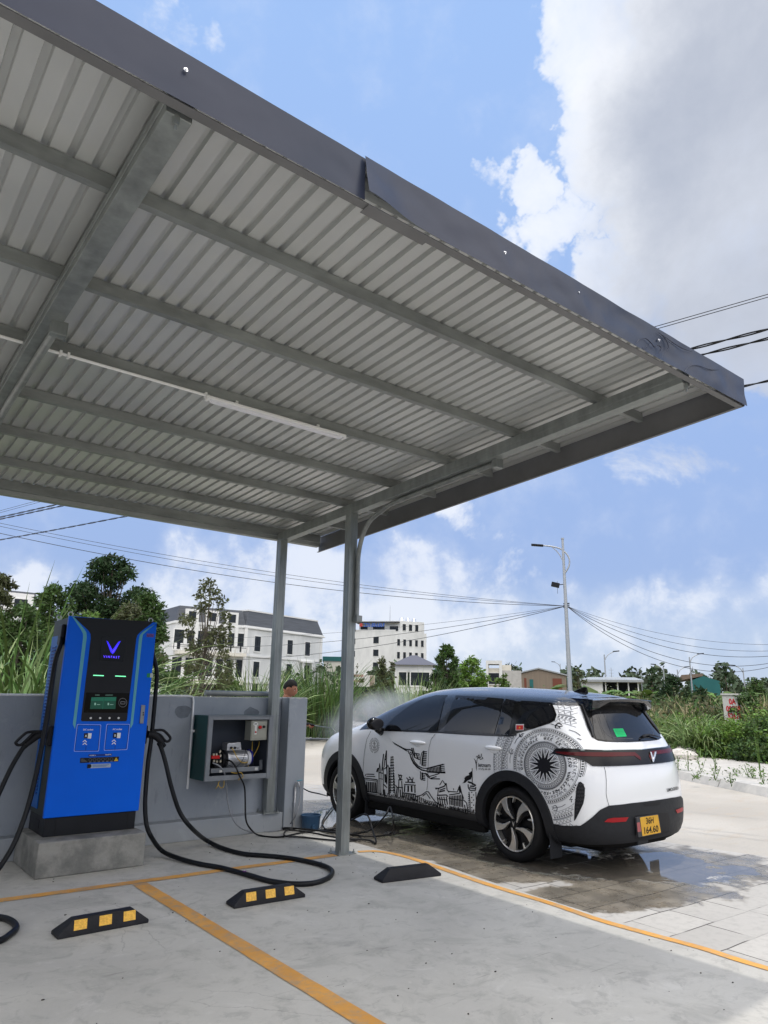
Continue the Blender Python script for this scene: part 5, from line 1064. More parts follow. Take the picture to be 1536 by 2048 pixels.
def wheel(xf, yc_, s_, rot_=0.):
    Rt = .350; zc_ = .350; X = lambda d: xf-s_*d                      # d = depth inward
    mb = MB(); n_ = 56; pr = [(.262, .03), (.272, .012), (.30, .002), (.325, .004), (.343, .022), (.350, .05), (.351, .11), (.350, .17), (.343, .198), (.31, .22), (.262, .20)]
    vs = [(X(d), yc_+r_*math.cos(2*math.pi*k/n_), zc_+r_*math.sin(2*math.pi*k/n_)) for r_, d in pr for k in range(n_)]
    mb.add(vs, [(j*n_+k, j*n_+(k+1) % n_, (j+1)*n_+(k+1) % n_, (j+1)*n_+k) for j in range(len(pr)-1) for k in range(n_)])
    W_ = mb.build('wheel', M_TYRE, CAR, smooth=True)
    mb = MB(); pr = [(.262, .022), (.256, .014), (.246, .018), (.240, .06), (.236, .19)]
    vs = [(X(d), yc_+r_*math.cos(2*math.pi*k/n_), zc_+r_*math.sin(2*math.pi*k/n_)) for r_, d in pr for k in range(n_)]
    mb.add(vs, [(j*n_+k, j*n_+(k+1) % n_, (j+1)*n_+(k+1) % n_, (j+1)*n_+k) for j in range(len(pr)-1) for k in range(n_)]); mb.build('rim', M_SIL, W_, smooth=True, auto=40)
    mb = MB(); mb.cyl((X(.075), yc_, zc_), (X(.19), yc_, zc_), .245, n=40); mb.build('rim_back', M_ALK, W_)
    def poly(pts, d0, d1, M_, nm):
        mb = MB(); P_ = [(X(d0+(d1-d0)*0), yc_-s_*0+y_, zc_+z_) for y_, z_ in pts]
        mb.prism(P_, (-s_*(d1-d0), 0, 0)); return mb.build(nm, M_, W_, bevel=.003)
    def pol(r_, a): a = a+rot_; return (r_*math.cos(a)*(-s_)*-1, r_*math.sin(a))
    for k in range(5):
        b0_ = 2*math.pi*k/5
        for arm, (pts, M2) in enumerate(((((.045, .30), (.08, .60), (.12, .78), (.17, .80), (.252, .72), (.252, .34), (.20, .42), (.15, .47), (.10, .40), (.05, -.10)), M_SIL),
                                      (((.235, .02), (.253, .0), (.253, -.09), (.205, -.02), (.195, .04)), M_SIL),
                                      (((.05, -.1), (.11, .32), (.16, .42), (.205, .38), (.252, .32), (.252, .12), (.20, .20), (.15, .20), (.11, .06), (.06, -.3)), M_ALK))):
            poly([pol(r_, b0_+a) for r_, a in pts], .012 if arm != 2 else .022, .05, M2, 'spoke')
    mb = MB(); mb.cyl((X(.018), yc_, zc_), (X(.06), yc_, zc_), .055, .06, 24); hb = mb.build('hub', M_ALK, W_, bevel=.003)
    mb = MB(); P_ = [(X(.016), yc_+a, zc_+b_) for a, b_ in ((-.018, .022), (-.010, .020), (0, -.006), (.010, .020), (.018, .022), (.003, -.024), (-.003, -.024))]; mb.prism(P_, (s_*.002, 0, 0)); mb.build('hub_mark', M_SIL, hb)
for s_ in (-1, 1):
    for yc_, ro in ((5.18, .3), (8.13, 1.1)): wheel(XC+s_*.932, yc_, s_, ro)
for yc_ in (4.72, 7.66):
    for s_ in (-1, 1): mb = MB(); mb.box(XC+s_*.83-.085, XC+s_*.83+.085, yc_, yc_+.012, .10, .34); mb.build('mud_flap', M_CLAD, CAR, bevel=.004)
mb = MB(); mb.box(XC-.88, XC-.80, 5.62, 7.68, .19, .30); mb.box(XC+.80, XC+.88, 5.62, 7.68, .19, .30); mb.box(XC-.75, XC+.75, 4.6, 8.8, .20, .26); mb.build('sill_underside', M_UNDER, CAR, bevel=.02)
# vent behind the rear wheel
vt = [(1112, 840), (1135, 838), (1160, 862), (1176, 905), (1172, 1000), (1160, 1060), (1120, 1150), (1085, 1220), (1068, 1238), (1072, 1100), (1090, 900)]
fill([vt_ for vt_ in [[ZD(*p) for p in vt]]], 'pix', .008, 6).build('bumper_vent', M_BLK, CAR)
mb = MB()
for k in range(9):
    for j in range(4):
        x, y = 1085+j*24+(k % 2)*11, 865+k*38
        if x < 1082 or x > 1168-max(0, (y-1010))*.45: continue
        stroke(mb, ((x-9, y), (x, y-9), (x+9, y), (x, y+10)), 2.4, ZD, .0105, closed=True)
mb.build('vent_mesh', mat('vent_grey', (.06, .06, .065), .4), CAR)
# small flag sticker on the quarter window
fill([[ZD(*p) for p in ((474, 250), (558, 250), (554, 312), (473, 314))]], 'pix', .0085, 5).build('flag_sticker', mat('sticker_frame', (.62, .60, .60), .5), CAR)
fill([[ZD(*p) for p in ((480, 262), (552, 262), (549, 306), (479, 308))]], 'pix', .0095, 5).build('flag', mat('flag_red', (.55, .02, .02), .5), CAR)
mb = MB(); st_ = []
for k in range(10): r_ = 12 if k % 2 == 0 else 5; a = math.pi*k/5-math.pi/2; st_.append(ZD(515+r_*math.cos(a), 286+r_*math.sin(a)))
fill([st_], 'pix', .0105, 3, extra=False).build('flag_star', mat('flag_yellow', (.8, .55, .05), .5), CAR)

# ------------------------------------------------------------------ decals
M_INK = mat('decal_ink', (.012, .012, .014), .35); M_INKG = mat('decal_grey', (.16, .165, .18), .4); M_INKL = mat('decal_pale', (.42, .43, .45), .4)
# drum, drawn in side coordinates round its centre
dc = t_side(pix(1088.3, 1531)); dy_, dz_ = dc
def dpos(r_, a): return (dy_+r_*1.12*math.cos(a), dz_+r_*math.sin(a))
ARW, WHL = 5.18, .345
def okd(p):
    y, z = p
    if (y-ARW)**2+(z-WHL)**2 < .517**2: return False
    if z < .375 or y < 4.12: return False
    if inpoly(p, EX): return False
    return True
def w4top(y): return None
from mathutils.geometry import intersect_point_tri_2d
def inpoly(p, poly):
    x, y = p; c_ = False; j = len(poly)-1
    for i in range(len(poly)):
        if (poly[i][1] > y) != (poly[j][1] > y) and x < (poly[j][0]-poly[i][0])*(y-poly[i][1])/(poly[j][1]-poly[i][1])+poly[i][0]: c_ = not c_
        j = i
    return c_
DLO = W4o
def dq(qs, mb, off=.0028):
    out = []
    qs = [q for q in qs if all((lambda h: h is not None and abs(h[1].x) > .42)(side(p[0], p[1])) for p in q[:1])]
    for q in qs:
        if all(okd(p) for p in q) and not any(inpoly(p, DLO) for p in q): out.append(q)
    quads(out, 'side', off, mb)
def rings(mb, r0, r1_, n_=150, a0=0., a1=2*math.pi):
    dq([[dpos(r0, a0+(a1-a0)*k/n_), dpos(r1_, a0+(a1-a0)*k/n_), dpos(r1_, a0+(a1-a0)*(k+1)/n_), dpos(r0, a0+(a1-a0)*(k+1)/n_)] for k in range(n_)], mb)
def dotted(mb, r0, r1_, n_):
    dq([[dpos(r0, 2*math.pi*k/n_), dpos(r1_, 2*math.pi*k/n_), dpos(r1_, 2*math.pi*(k+.55)/n_), dpos(r0, 2*math.pi*(k+.55)/n_)] for k in range(n_)], mb)
def zig(mb, r0, r1_, n_, w=.0035):
    for k in range(n_):
        a, b_, c_ = 2*math.pi*k/n_, 2*math.pi*(k+.5)/n_, 2*math.pi*(k+1)/n_
        for p, q in ((dpos(r0, a), dpos(r1_, b_)), (dpos(r1_, b_), dpos(r0, c_))): dq(line2([p, q], w), mb)
U = .600
ink, gry, pal = MB(), MB(), MB()
# 14-ray star
EX = via(t_side, ZD, ((1360, 735), (1200, 765), (1120, 815), (1088, 880), (1070, 1100), (1060, 1262))); EX = EX+[(4.0, .36), (4.0, EX[0][1])]
ns = 14
dq([[dpos(0, 0), dpos(.066, 2*math.pi*k/28), dpos(.066, 2*math.pi*(k+1)/28)] for k in range(28)], ink)
for k in range(ns):
    a = 2*math.pi*k/ns+.1; h = math.pi/ns*.62
    for r0, r1_, w0, w1 in ((.060, .092, 1.25, .9), (.092, .124, .9, .5), (.124, .166, .5, .02)):
        s0, s1 = h*w0*.066/r0, h*w1*.066/r1_
        dq([[dpos(r0, a-s0*1.35), dpos(r1_, a-s1*1.35), dpos(r1_, a+s1*1.35), dpos(r0, a+s0*1.35)]], ink)
    b_ = a+math.pi/ns                                               # fan between rays
    for rr_ in (.118, .134, .150): ww = .10*(rr_-.07)/.1; dq([[dpos(rr_, b_-ww), dpos(rr_+.006, b_-ww), dpos(rr_+.006, b_+ww), dpos(rr_, b_+ww)]], gry)
    dq(line2([dpos(.09, b_), dpos(.168, b_+.13)], .0045), gry); dq(line2([dpos(.09, b_), dpos(.168, b_-.13)], .0045), gry); dq(line2([dpos(.115, b_), dpos(.145, b_)], .008), ink)
rings(ink, .1700, .1745); rings(gry, .179, .184); dotted(ink, .188, .197, 60); rings(ink, .2005, .2035); rings(gry, .207, .2135); rings(ink, .2155, .2215); rings(gry, .2255, .2275)
rg = random.Random(5)
def glyphs(mb, r0, r1_, n_, fat):
    for k in range(n_):
        a = 2*math.pi*k/n_; w_ = 2*math.pi/n_; g_ = rg.random()
        if rg.random() < .06: continue
        if g_ < .45:                                                # little figure: legs, body, head
            rm = r0+(r1_-r0)*.5; dq(line2([dpos(r0, a+w_*.1), dpos(rm, a+w_*.4)], fat), mb); dq(line2([dpos(r0, a+w_*.75), dpos(rm, a+w_*.45)], fat), mb); dq(line2([dpos(rm, a+w_*.42), dpos(r1_*.985, a+w_*.5)], fat*1.7), mb); dq(line2([dpos(r1_-.012, a+w_*.2), dpos(r1_-.004, a+w_*.9)], fat), mb)
        elif g_ < .75:                                              # house / drum block
            for t in (.15, .4, .65): dq(line2([dpos(r0, a+w_*t), dpos(r1_-.015, a+w_*t)], fat*.8), mb)
            dq(line2([dpos(r1_-.014, a), dpos(r1_-.002, a+w_*.4), dpos(r1_-.014, a+w_*.9)], fat), mb); dq(line2([dpos(r0+.012, a), dpos(r0+.012, a+w_*.8)], fat), mb)
        else:
            dq(line2([dpos(r0+(r1_-r0)*rg.random(), a+w_*rg.random()) for _ in range(6)], fat), mb)
glyphs(ink, .238, .270, 50, .0055); glyphs(gry, .273, .305, 60, .0048)
rings(gry, .310, .3125); rings(ink, .318, .3215); dotted(ink, .3255, .337, 96); rings(ink, .3405, .3435); rings(gry, .348, .350)
for k in range(12):                                                 # flying birds between the bands
    a = 2*math.pi*k/12+.2; r_ = .387; f = lambda dr, da: dpos(r_+dr, a+da/r_)
    for pts, w_ in (((f(.0, -.09), f(.004, -.045), f(.0, 0)), .006), ((f(.0, 0), f(.022, .012), f(.026, .02)), .011), ((f(.0, 0), f(-.022, .012)), .011), ((f(0, 0), f(.0, .042), f(.012, .056)), .008), ((f(0, .03), f(-.014, .055)), .007), ((f(.026, .02), f(.018, .045)), .007), ((f(-.022, .012), f(-.016, .04)), .007)): dq(line2(list(pts), w_), ink if k % 2 else gry)
rings(gry, .419, .422); zig(gry, .427, .450, 76, .0042); rings(gry, .453, .456); dotted(gry, .461, .478, 120); rings(pal, .483, .490); rings(gry, .494, .497); zig(gry, .501, .527, 88, .0042); rings(gry, .530, .534)
zig(gry, .545, .570, 94, .0042); rings(gry, .574, .5765); dotted(pal, .579, .588, 150); rings(gry, .591, .595)
gry.add(pal.v, pal.f); ink.build('drum_decal', M_INK, CAR); gry.build('drum_decal', M_INKG, CAR); 
# bird and skyline, traced in grid ZA
art = MB()
def S(pts, w, taper=0., closed=False): stroke(art, pts, [q*1.3 for q in w] if isinstance(w, list) else w*1.38, ZA, taper=taper, closed=closed, seg=18)
def Fp(pts, mb=None): fill([[ZA(*p) for p in pts]], 'pix', .0035, 4, mb or art, extra=False)
Fp([(497, 252), (560, 288), (640, 330), (680, 345), (725, 352), (735, 370), (712, 360), (680, 352), (672, 362), (695, 380), (660, 365), (590, 322), (530, 290)])
S(((680, 345), (715, 348), (737, 370), (735, 400), (718, 410), (700, 395), (695, 375)), 8, closed=True); S(((712, 378), (722, 378), (722, 392), (712, 392)), 6, closed=True)
S(((712, 408), (725, 450), (755, 510), (800, 560), (850, 590), (915, 605)), [10, 13, 15, 15, 13, 12]); S(((735, 405), (745, 450), (770, 500), (810, 545), (860, 568), (915, 572)), [7, 7, 8, 8, 8, 9])
S(((730, 330), (745, 385), (765, 440), (825, 470)), 9); S(((748, 330), (762, 390), (828, 405)), 8); S(((762, 395), (770, 430)), 10)
for k in range(4): S(((800, 400+k*18), (828, 408+k*18)), 6)
S(((785, 398), (800, 450)), 9)
S(((830, 525), (835, 460), (850, 390), (870, 365)), 6); S(((855, 540), (858, 470), (868, 400), (880, 365)), 13)
for k in range(9): S(((862, 372+k*21), (912-k*1.2, 374+k*21)), 9 if k else 7)
S(((835, 605), (835, 690), (848, 712)), 7); S(((855, 620), (857, 705)), 12)
for k in range(5): S(((858, 628+k*20), (892, 634+k*20)), 8)
S(((915, 572), (1105, 524)), 11); S(((915, 612), (1130, 624)), 12); S(((915, 572), (912, 610)), 8); S(((1068, 532), (1078, 618)), 11)
for k in range(8): S(((935+k*17, 570-k*2.5), (942+k*17, 612+k*.5)), 8)
for k in range(5): S(((1078, 530+k*21), (1118+k*2, 524+k*22)), 7)
S(((890, 625), (915, 665), (960, 695), (1065, 696)), 9); S(((905, 630), (940, 668), (1060, 632)), 8); S(((950, 690), (1025, 668)), 8)
# mausoleum
for pts, w in ((((205, 640), (290, 642)), 8), (((195, 665), (300, 668)), 7), (((180, 665), (190, 640), (205, 640)), 6), (((165, 685), (325, 705)), 9), (((170, 690), (180, 830)), 7), (((325, 705), (322, 858)), 8), (((165, 840), (335, 862)), 9), (((165, 858), (330, 880)), 6), (((165, 885), (300, 900)), 8), (((180, 705), (320, 722)), 6)): S(pts, w)
for k in range(6): S(((200+k*21, 728+k*1.5), (203+k*21, 842+k*2)), 11)
# towers
S(((345, 890), (345, 600), (352, 520)), 7); S(((320, 615), (332, 575), (345, 575)), 14); S(((365, 890), (370, 640), (352, 510)), 5); S(((380, 600), (390, 480), (400, 400)), 9); S(((395, 890), (395, 560)), 7); S(((405, 560), (415, 460), (433, 360)), 7); S(((433, 360), (430, 480), (440, 620), (436, 760)), 9); S(((412, 470), (425, 460)), 10); S(((405, 580), (432, 560)), 8); S(((345, 690), (395, 700)), 5); S(((350, 620), (392, 630)), 8); S(((418, 640), (425, 740)), 16); S(((440, 560), (450, 530), (462, 560), (458, 880)), 8); S(((400, 760), (440, 800)), 9); S(((405, 820), (415, 900)), 14)
for k in range(13):
    y = 440+k*33; w_ = 16+k*1.6; S(((497-w_, y), (502+w_, y-4)), 8); S(((488-k*.6, y+8), (490-k*.7, y+26)), 7); S(((508+k*.8, y+8), (510+k*.9, y+26)), 7)
S(((500, 430), (505, 445)), 8); S(((470, 560), (470, 890)), 6); S(((520, 640), (535, 905)), 6)
# gate and temple
S(((575, 640), (590, 700)), 9); S(((615, 650), (600, 700)), 9); S(((585, 655), (608, 652)), 12); S(((572, 710), (622, 705)), 10); S(((580, 720), (578, 790), (565, 900)), 8); S(((612, 720), (618, 790), (625, 910)), 8); S(((562, 795), (628, 800)), 9); S(((595, 820), (600, 915)), 10); S(((540, 770), (560, 800), (545, 900)), 9)
S(((670, 680), (690, 705), (745, 700), (748, 680)), 8); S(((700, 670), (720, 692)), 9); S(((655, 735), (700, 735), (770, 740)), 9); S(((640, 760), (780, 770)), 8); S(((690, 705), (690, 740)), 12); S(((735, 700), (738, 742)), 12); S(((650, 770), (645, 850)), 10); S(((690, 775), (690, 850)), 14); S(((730, 775), (732, 850)), 14); S(((768, 770), (770, 860)), 9); S(((620, 860), (780, 880)), 10)
for k in range(8): S(((625+k*21, 872+k*2), (638+k*21, 920+k*6)), 9)
# bridge / mountain, pavilion
S(((782, 905), (850, 885), (905, 845), (930, 850), (965, 905), (1010, 965), (1100, 1020)), 8)
for k in range(12): S(((795+k*23, 905+abs(k-5)*-3+k*8), (806+k*24, 945+k*9)), 8)
S(((860, 900), (905, 865), (950, 930)), 7)
S(((1062, 770), (1095, 712), (1130, 765)), 7); S(((1015, 805), (1050, 808), (1120, 780), (1140, 745)), 11); S(((1012, 800), (1022, 822)), 8); S(((1045, 815), (1040, 885)), 7); S(((1060, 830), (1130, 805)), 9); S(((1055, 850), (1125, 832)), 12); S(((1140, 750), (1150, 830), (1180, 850)), 8); S(((1030, 890), (1140, 885), (1160, 905)), 10)
for x in (1035, 1060, 1085, 1112, 1140): S(((x, 905), (x+14, 1000)), 9)
S(((1040, 930), (1150, 945)), 7)
# opera house
S(((1160, 850), (1180, 845), (1270, 850), (1300, 770), (1320, 860), (1345, 930)), 8); S(((1175, 885), (1300, 865)), 9); S(((1225, 805), (1228, 830)), 5); S(((1168, 925), (1330, 950)), 7); S(((1170, 1045), (1300, 1075), (1390, 1110)), 9)
for k in range(9): S(((1178+k*19, 900-k*2), (1182+k*19, 1000+k*4)), 9); S(((1180+k*18, 1012+k*4), (1182+k*18, 1040+k*5)), 6)
S(((1290, 790), (1305, 860)), 14); S(((1340, 940), (1380, 980), (1400, 1100)), 8); S(((1355, 1000), (1370, 1090)), 9)
# flag tower
S(((1446, 570), (1447, 770)), 6); Fp([(1445, 600), (1405, 630), (1412, 650), (1370, 665), (1352, 690), (1358, 700), (1345, 735), (1322, 748), (1365, 742), (1392, 715), (1430, 700), (1445, 665)]); S(((1395, 730), (1440, 745), (1490, 775)), 14); S(((1398, 760), (1400, 800), (1420, 830), (1482, 835), (1490, 790)), 9); S(((1420, 780), (1475, 785)), 12); S(((1410, 800), (1480, 812)), 9)
S(((1408, 850), (1420, 960), (1425, 1110)), 7); S(((1490, 850), (1495, 1000), (1490, 1130)), 7)
for k in range(9): S(((1438+(k % 2)*22, 850+k*30), (1444+(k % 2)*22, 860+k*30)), 10)
for k in range(10): S(((1398-k*.5, 880+k*22), (1420, 886+k*22)), 6)
rk = random.Random(12)
for k in range(88):
    x = 345+k*13.2; yb_ = 888+(x-345)*.197+rk.uniform(-4, 8); h_ = rk.uniform(14, 58)
    if 925 < x < 1020 and h_ > 30: h_ = 22
    S(((x, yb_), (x+rk.uniform(-6, 6), yb_-h_)), rk.uniform(4, 8))
    if k % 3 == 0: S(((x-8, yb_-h_*.6), (x+14, yb_-h_*.55)), rk.uniform(3, 6))
art.build('skyline_decal', M_INK, CAR)
vn = MB()
def onpix(mb, s, px_, py_, size, bold, sx=1.0, shear=0., slope=0., off=.0035):
    vs, fs = textmesh(s, size, bold, shear, 'LEFT'); hs = [cam_(px_+v[0]*sx, py_-v[1]+v[0]*slope) for v in vs]
    if all(hs): mb.add([h[0]+h[1]*off for h in hs], fs)
onpix(vn, 'ietnam', 940+83/5.12, 1400+684/5.12, 11.5, .18, .82, 0, .02); onpix(vn, 'Vẻ đẹp bất tận', 940+88/5.12, 1400+716/5.12, 5.2, .06, .72, .25, .0)
def SD(pts, w, taper=0.): stroke(vn, pts, w, ZD, taper=taper, seg=10)
SD(((42, 600), (58, 622), (66, 660), (68, 722)), [5, 9, 8, 4]); SD(((68, 650), (78, 600), (95, 580)), 5); SD(((72, 590), (95, 560), (98, 590), (80, 598)), 7); SD(((98, 600), (118, 575), (120, 550)), 7); SD(((104, 610), (135, 600), (128, 585)), 7); SD(((62, 585), (75, 572)), 5)
vn.build('tourism_lettering', M_INK, CAR)
sl_ = MB(); cx_, cy_ = 290, 300
for r_, w in ((1.0, 3.5), (.66, 3.5), (.60, 2.5)):
    stroke(sl_, [(cx_+62*r_*math.cos(a*math.pi/15), cy_+97*r_*math.sin(a*math.pi/15)) for a in range(30)], w if r_ < 1 else 0.01, ZA, closed=True, seg=30)
for k in range(26):
    a = 2*math.pi*k/26
    if k in (7, 19): continue
    stroke(sl_, ((cx_+49*math.cos(a), cy_+76*math.sin(a)), (cx_+60*math.cos(a+.05), cy_+92*math.sin(a+.05))), 7, ZA); 
for pts in (((275, 260), (300, 258)), ((270, 280), (308, 282)), ((290, 262), (288, 330)), ((268, 300), (282, 330), (305, 328), (314, 300)), ((276, 345), (308, 343))): stroke(sl_, pts, 7, ZA)
sl_.build('seal_decal', mat('seal_grey', (.20, .19, .19), .4), CAR)
# ================================================================== VEGETATION
rng = np.random.default_rng(11)
def npmesh(name, V, nper, M, parent=None, label=None, smooth=False):   # V: (n, nper, 3) polygons, one face each, world coords
    n = V.shape[0]; me = bpy.data.meshes.new(name); o = np.array(ORG[parent.name]) if parent else np.zeros(3)
    me.vertices.add(n*nper); me.vertices.foreach_set('co', (V.reshape(-1, 3)-o).astype(np.float32).ravel())
    me.loops.add(n*nper); me.loops.foreach_set('vertex_index', np.arange(n*nper, dtype=np.int32)); me.polygons.add(n)
    me.polygons.foreach_set('loop_start', np.arange(0, n*nper, nper, dtype=np.int32)); me.update(calc_edges=True); me.validate(); me.materials.append(M)
    ob = bpy.data.objects.new(name, me); COL.objects.link(ob)
    if parent: ob.parent = parent
    ORG[ob.name] = Vector(o); return ob
def unit(v): return v/np.maximum(np.linalg.norm(v, axis=-1, keepdims=True), 1e-9)
def leaves(P, size, asp=.42, up=.3, droop=.2):                       # pointed quads at P
    n = len(P); d = rng.normal(size=(n, 3)); d[:, 2] = d[:, 2]*.7-droop; d = unit(d); nn_ = rng.normal(size=(n, 3)); nn_[:, 2] += up*2; nn_ = unit(nn_); s = unit(np.cross(d, nn_))
    L_ = (size*(.6+.8*rng.random(n)))[:, None]; w = L_*asp
    return np.stack([P, P+d*L_*.45+s*w*.5, P+d*L_, P+d*L_*.45-s*w*.5], 1)
def clump_pts(cs, rs, n, shell=.55):
    cs = np.array(cs, float); rs = np.array(rs, float); wt = (rs.mean(1) if rs.ndim > 1 else rs)**2; k = rng.choice(len(cs), n, p=wt/wt.sum())
    d = unit(rng.normal(size=(n, 3))); r_ = (shell+(1-shell)*rng.random(n)**.6)*(.55+.45*rng.random(n)**.5); R_ = rs[k] if rs.ndim > 1 else rs[k][:, None]
    return cs[k]+d*r_[:, None]*R_
M_L = {k: mat('leaf_'+k, c_, .5, island=.45, trans=.28) for k, c_ in dict(dark=(.030, .058, .022), mid=(.058, .105, .028), bright=(.10, .17, .035), olive=(.075, .085, .035), grey=(.10, .13, .075), fresh=(.12, .21, .035)).items()}
M_G = {k: mat('blade_'+k, c_, .45, island=.40, trans=.25) for k, c_ in dict(green=(.10, .165, .045), pale=(.24, .31, .13), dry=(.27, .24, .13), deep=(.05, .10, .025)).items()}
M_BARK = mat('bark', (.10, .085, .065), .9, var=.3, vsc=12, bump=.5)
def tree(name, label, cat, px, top, D, wpx, z0f=.25, ncl=22, nleaf=6000, lsize=.16, M='mid', group=None, crown=(1.0, 1.0), trunk=.11, lean=0.0, seed=0, taper=.55, clr=.26, base_z=.1, thin=False, rnd_=False):
    global rng; rng = np.random.default_rng(seed+100); rr_ = random.Random(seed)
    T_ = PD(px, top, D); base = Vector((T_.x, T_.y, base_z)); H = T_.z-base_z; Wd = wpx*D/1409.*.5; t = thing(name, label, cat, tuple(base), group)
    cs, rs = [], []
    for k in range(ncl):
        h = (k+.5)/ncl; z = H*(z0f+(1-z0f)*h); prof = math.sin(math.pi*min(1, (h*.82+.16)))**.7 if not thin else (1-h)**.6*.9+.12
        if cat in ('bush', 'shrub') or rnd_: prof = math.sqrt(max(.05, 1-(max(0, h-.25)/.75)**3))
        a = k*2.399+rr_.random(); r_ = Wd*prof*(.25+.62*rr_.random()); q = clr*Wd*(1.0-.35*h)*(.7+.6*rr_.random())*(1.15 if not thin else .8)
        q = max(q, Wd*.12); cs.append((base.x+r_*math.cos(a)+lean*z*.1, base.y+r_*math.sin(a), base_z+z-q*.5)); rs.append((q, q, q*.72))
    cs[-1] = (base.x+lean*H*.1, base.y, base_z+H-rs[-1][2]*.9)
    mb = MB(); tp = [base+Vector((0, 0, -.1)), base+Vector((.02*H*rr_.uniform(-1, 1), 0, H*.3)), base+Vector((lean*H*.05, .02*H*rr_.uniform(-1, 1), H*.6)), Vector(cs[-1])]
    mb.tube(tp, [trunk, trunk*.8, trunk*.5, trunk*.12], 8, smooth=4)
    for c_ in cs[:-1]:
        z = max(H*.12, (c_[2]-base_z)*.72-.1*H); b0 = base+Vector((lean*z*.1, 0, z)); m_ = (b0+Vector(c_))/2+Vector((0, 0, -.03*H)); mb.tube([b0, m_, c_], [trunk*.32, trunk*.2, trunk*.05], 5, smooth=2)
    mb.build('trunk', M_BARK, t, smooth=True)
    P = clump_pts(cs, rs, nleaf); npmesh('crown', leaves(P, lsize), 4, M_L[M], t); return t
def blades(base, n, R0, Hh, w, spread, droop, seg=6, seed=0):
    g = np.random.default_rng(seed); a = g.random(n)*2*np.pi; r_ = R0*np.sqrt(g.random(n)); P0 = np.stack([base[0]+r_*np.cos(a), base[1]+r_*np.sin(a), np.full(n, base[2])], 1)
    az = a+g.normal(size=n)*.9; tilt = np.abs(g.normal(size=n))*spread*.6+spread*.25; Lg = Hh*(.55+.6*g.random(n)); dr = droop*(.3+1.1*g.random(n))
    out = []; hd = np.stack([np.cos(az), np.sin(az), 0*az], 1); sd = np.stack([-np.sin(az), np.cos(az), 0*az], 1); p = P0.copy(); ang = tilt.copy(); rows = []
    tw = g.normal(size=n)*.6
    for k in range(seg+1):
        t = k/seg; ww = w*(.7+.6*g.random(n) if k == 0 else 1)*np.ones(n); wk = w*(math.sin(math.pi*min(1, .25+t*.75))**.8 if t < 1 else .02)
        s_ = sd*np.cos(tw)[:, None]+np.array([0, 0, 1.])*np.sin(tw)[:, None]; rows.append((p+s_*wk/2, p-s_*wk/2)); p = p+(hd*np.sin(ang)[:, None]+np.array([0, 0, 1.])*np.cos(ang)[:, None])*(Lg/seg)[:, None]; ang = ang+dr/seg*(.4+1.6*t)
    for k in range(seg): out.append(np.stack([rows[k][0], rows[k][1], rows[k+1][1], rows[k+1][0]], 1))
    return out
def strips(name, rowsets, M, parent=None):                           # keep each blade one island: weld by building shared verts
    segs = len(rowsets); n = rowsets[0].shape[0]; V = np.empty((n, segs+1, 2, 3))
    for k in range(segs): V[:, k, 0] = rowsets[k][:, 0]; V[:, k, 1] = rowsets[k][:, 1]
    V[:, segs, 0] = rowsets[-1][:, 3]; V[:, segs, 1] = rowsets[-1][:, 2]; o = np.array(ORG[parent.name]) if parent else np.zeros(3)
    me = bpy.data.meshes.new(name); me.vertices.add(n*(segs+1)*2); me.vertices.foreach_set('co', (V.reshape(-1, 3)-o).astype(np.float32).ravel())
    b = (np.arange(n)*(segs+1)*2)[:, None, None]; q = (np.arange(segs)*2)[None, :, None]; F = b+q+np.array([0, 1, 3, 2])[None, None, :]; F = F.reshape(-1).astype(np.int32)
    me.loops.add(len(F)); me.loops.foreach_set('vertex_index', F); me.polygons.add(n*segs); me.polygons.foreach_set('loop_start', np.arange(0, len(F), 4, dtype=np.int32)); me.polygons.foreach_set('use_smooth', [True]*(n*segs)); me.update(calc_edges=True); me.validate(); me.materials.append(M)
    ob = bpy.data.objects.new(name, me); COL.objects.link(ob); ob.parent = parent; ORG[ob.name] = Vector(o); return ob
def grass(label, px, top, D, n, R0, spread, droop, w, cols, group='tall grass clumps', seed=0, bz=.1, k_=1.0):
    T_ = PD(px, top, D); t = thing('grass_clump', label, 'grass clump', (T_.x, T_.y, bz), group); H = (T_.z-bz)*k_
    for i, c_ in enumerate(cols): strips('blades', blades((T_.x, T_.y, bz), max(8, n//len(cols)), R0, H, w, spread, droop, seed=seed*7+i), M_G[c_], t)
    return t
G1 = 'trees beyond the wall'
tree('leafy_tree', 'large dark green tree rising highest behind the charging station', 'tree', 228, 1108, 38, 215, .10, 50, 30000, .22, 'dark', G1, seed=1, trunk=.2, clr=.28, rnd_=True)
tree('leafy_tree', 'mid green tree to the left of the tall dark tree', 'tree', 108, 1168, 33, 130, .08, 30, 13000, .19, 'mid', G1, seed=2, clr=.34)
tree('leafy_tree', 'lighter green tree standing close behind the right edge of the charger', 'tree', 300, 1184, 27, 130, .05, 34, 16000, .15, 'mid', G1, seed=3, clr=.34)
tree('leafy_tree', 'sparse dark tree at the far left edge of the picture', 'tree', 2, 1146, 27, 130, .08, 28, 11000, .15, 'olive', G1, seed=4, clr=.32)
tree('leafy_tree', 'broad mid green tree low down between the reeds and the charger', 'tree', 50, 1206, 24, 150, .05, 30, 12000, .14, 'mid', G1, seed=31, clr=.32, rnd_=True)
tree('leafy_tree', 'olive green tree just behind the charger top edge', 'tree', 262, 1206, 25, 130, .05, 28, 10000, .14, 'olive', G1, seed=32, clr=.32, rnd_=True)
tree('leafy_tree', 'low yellowish green tree peeking just above the charger top', 'tree', 185, 1222, 24, 150, .05, 26, 9000, .14, 'bright', G1, seed=5, clr=.34)
tree('slender_tree', 'slender see-through tree in front of the white villas', 'tree', 422, 1158, 22, 185, .26, 40, 3900, .12, 'olive', None, seed=6, trunk=.07, thin=False, clr=.17)
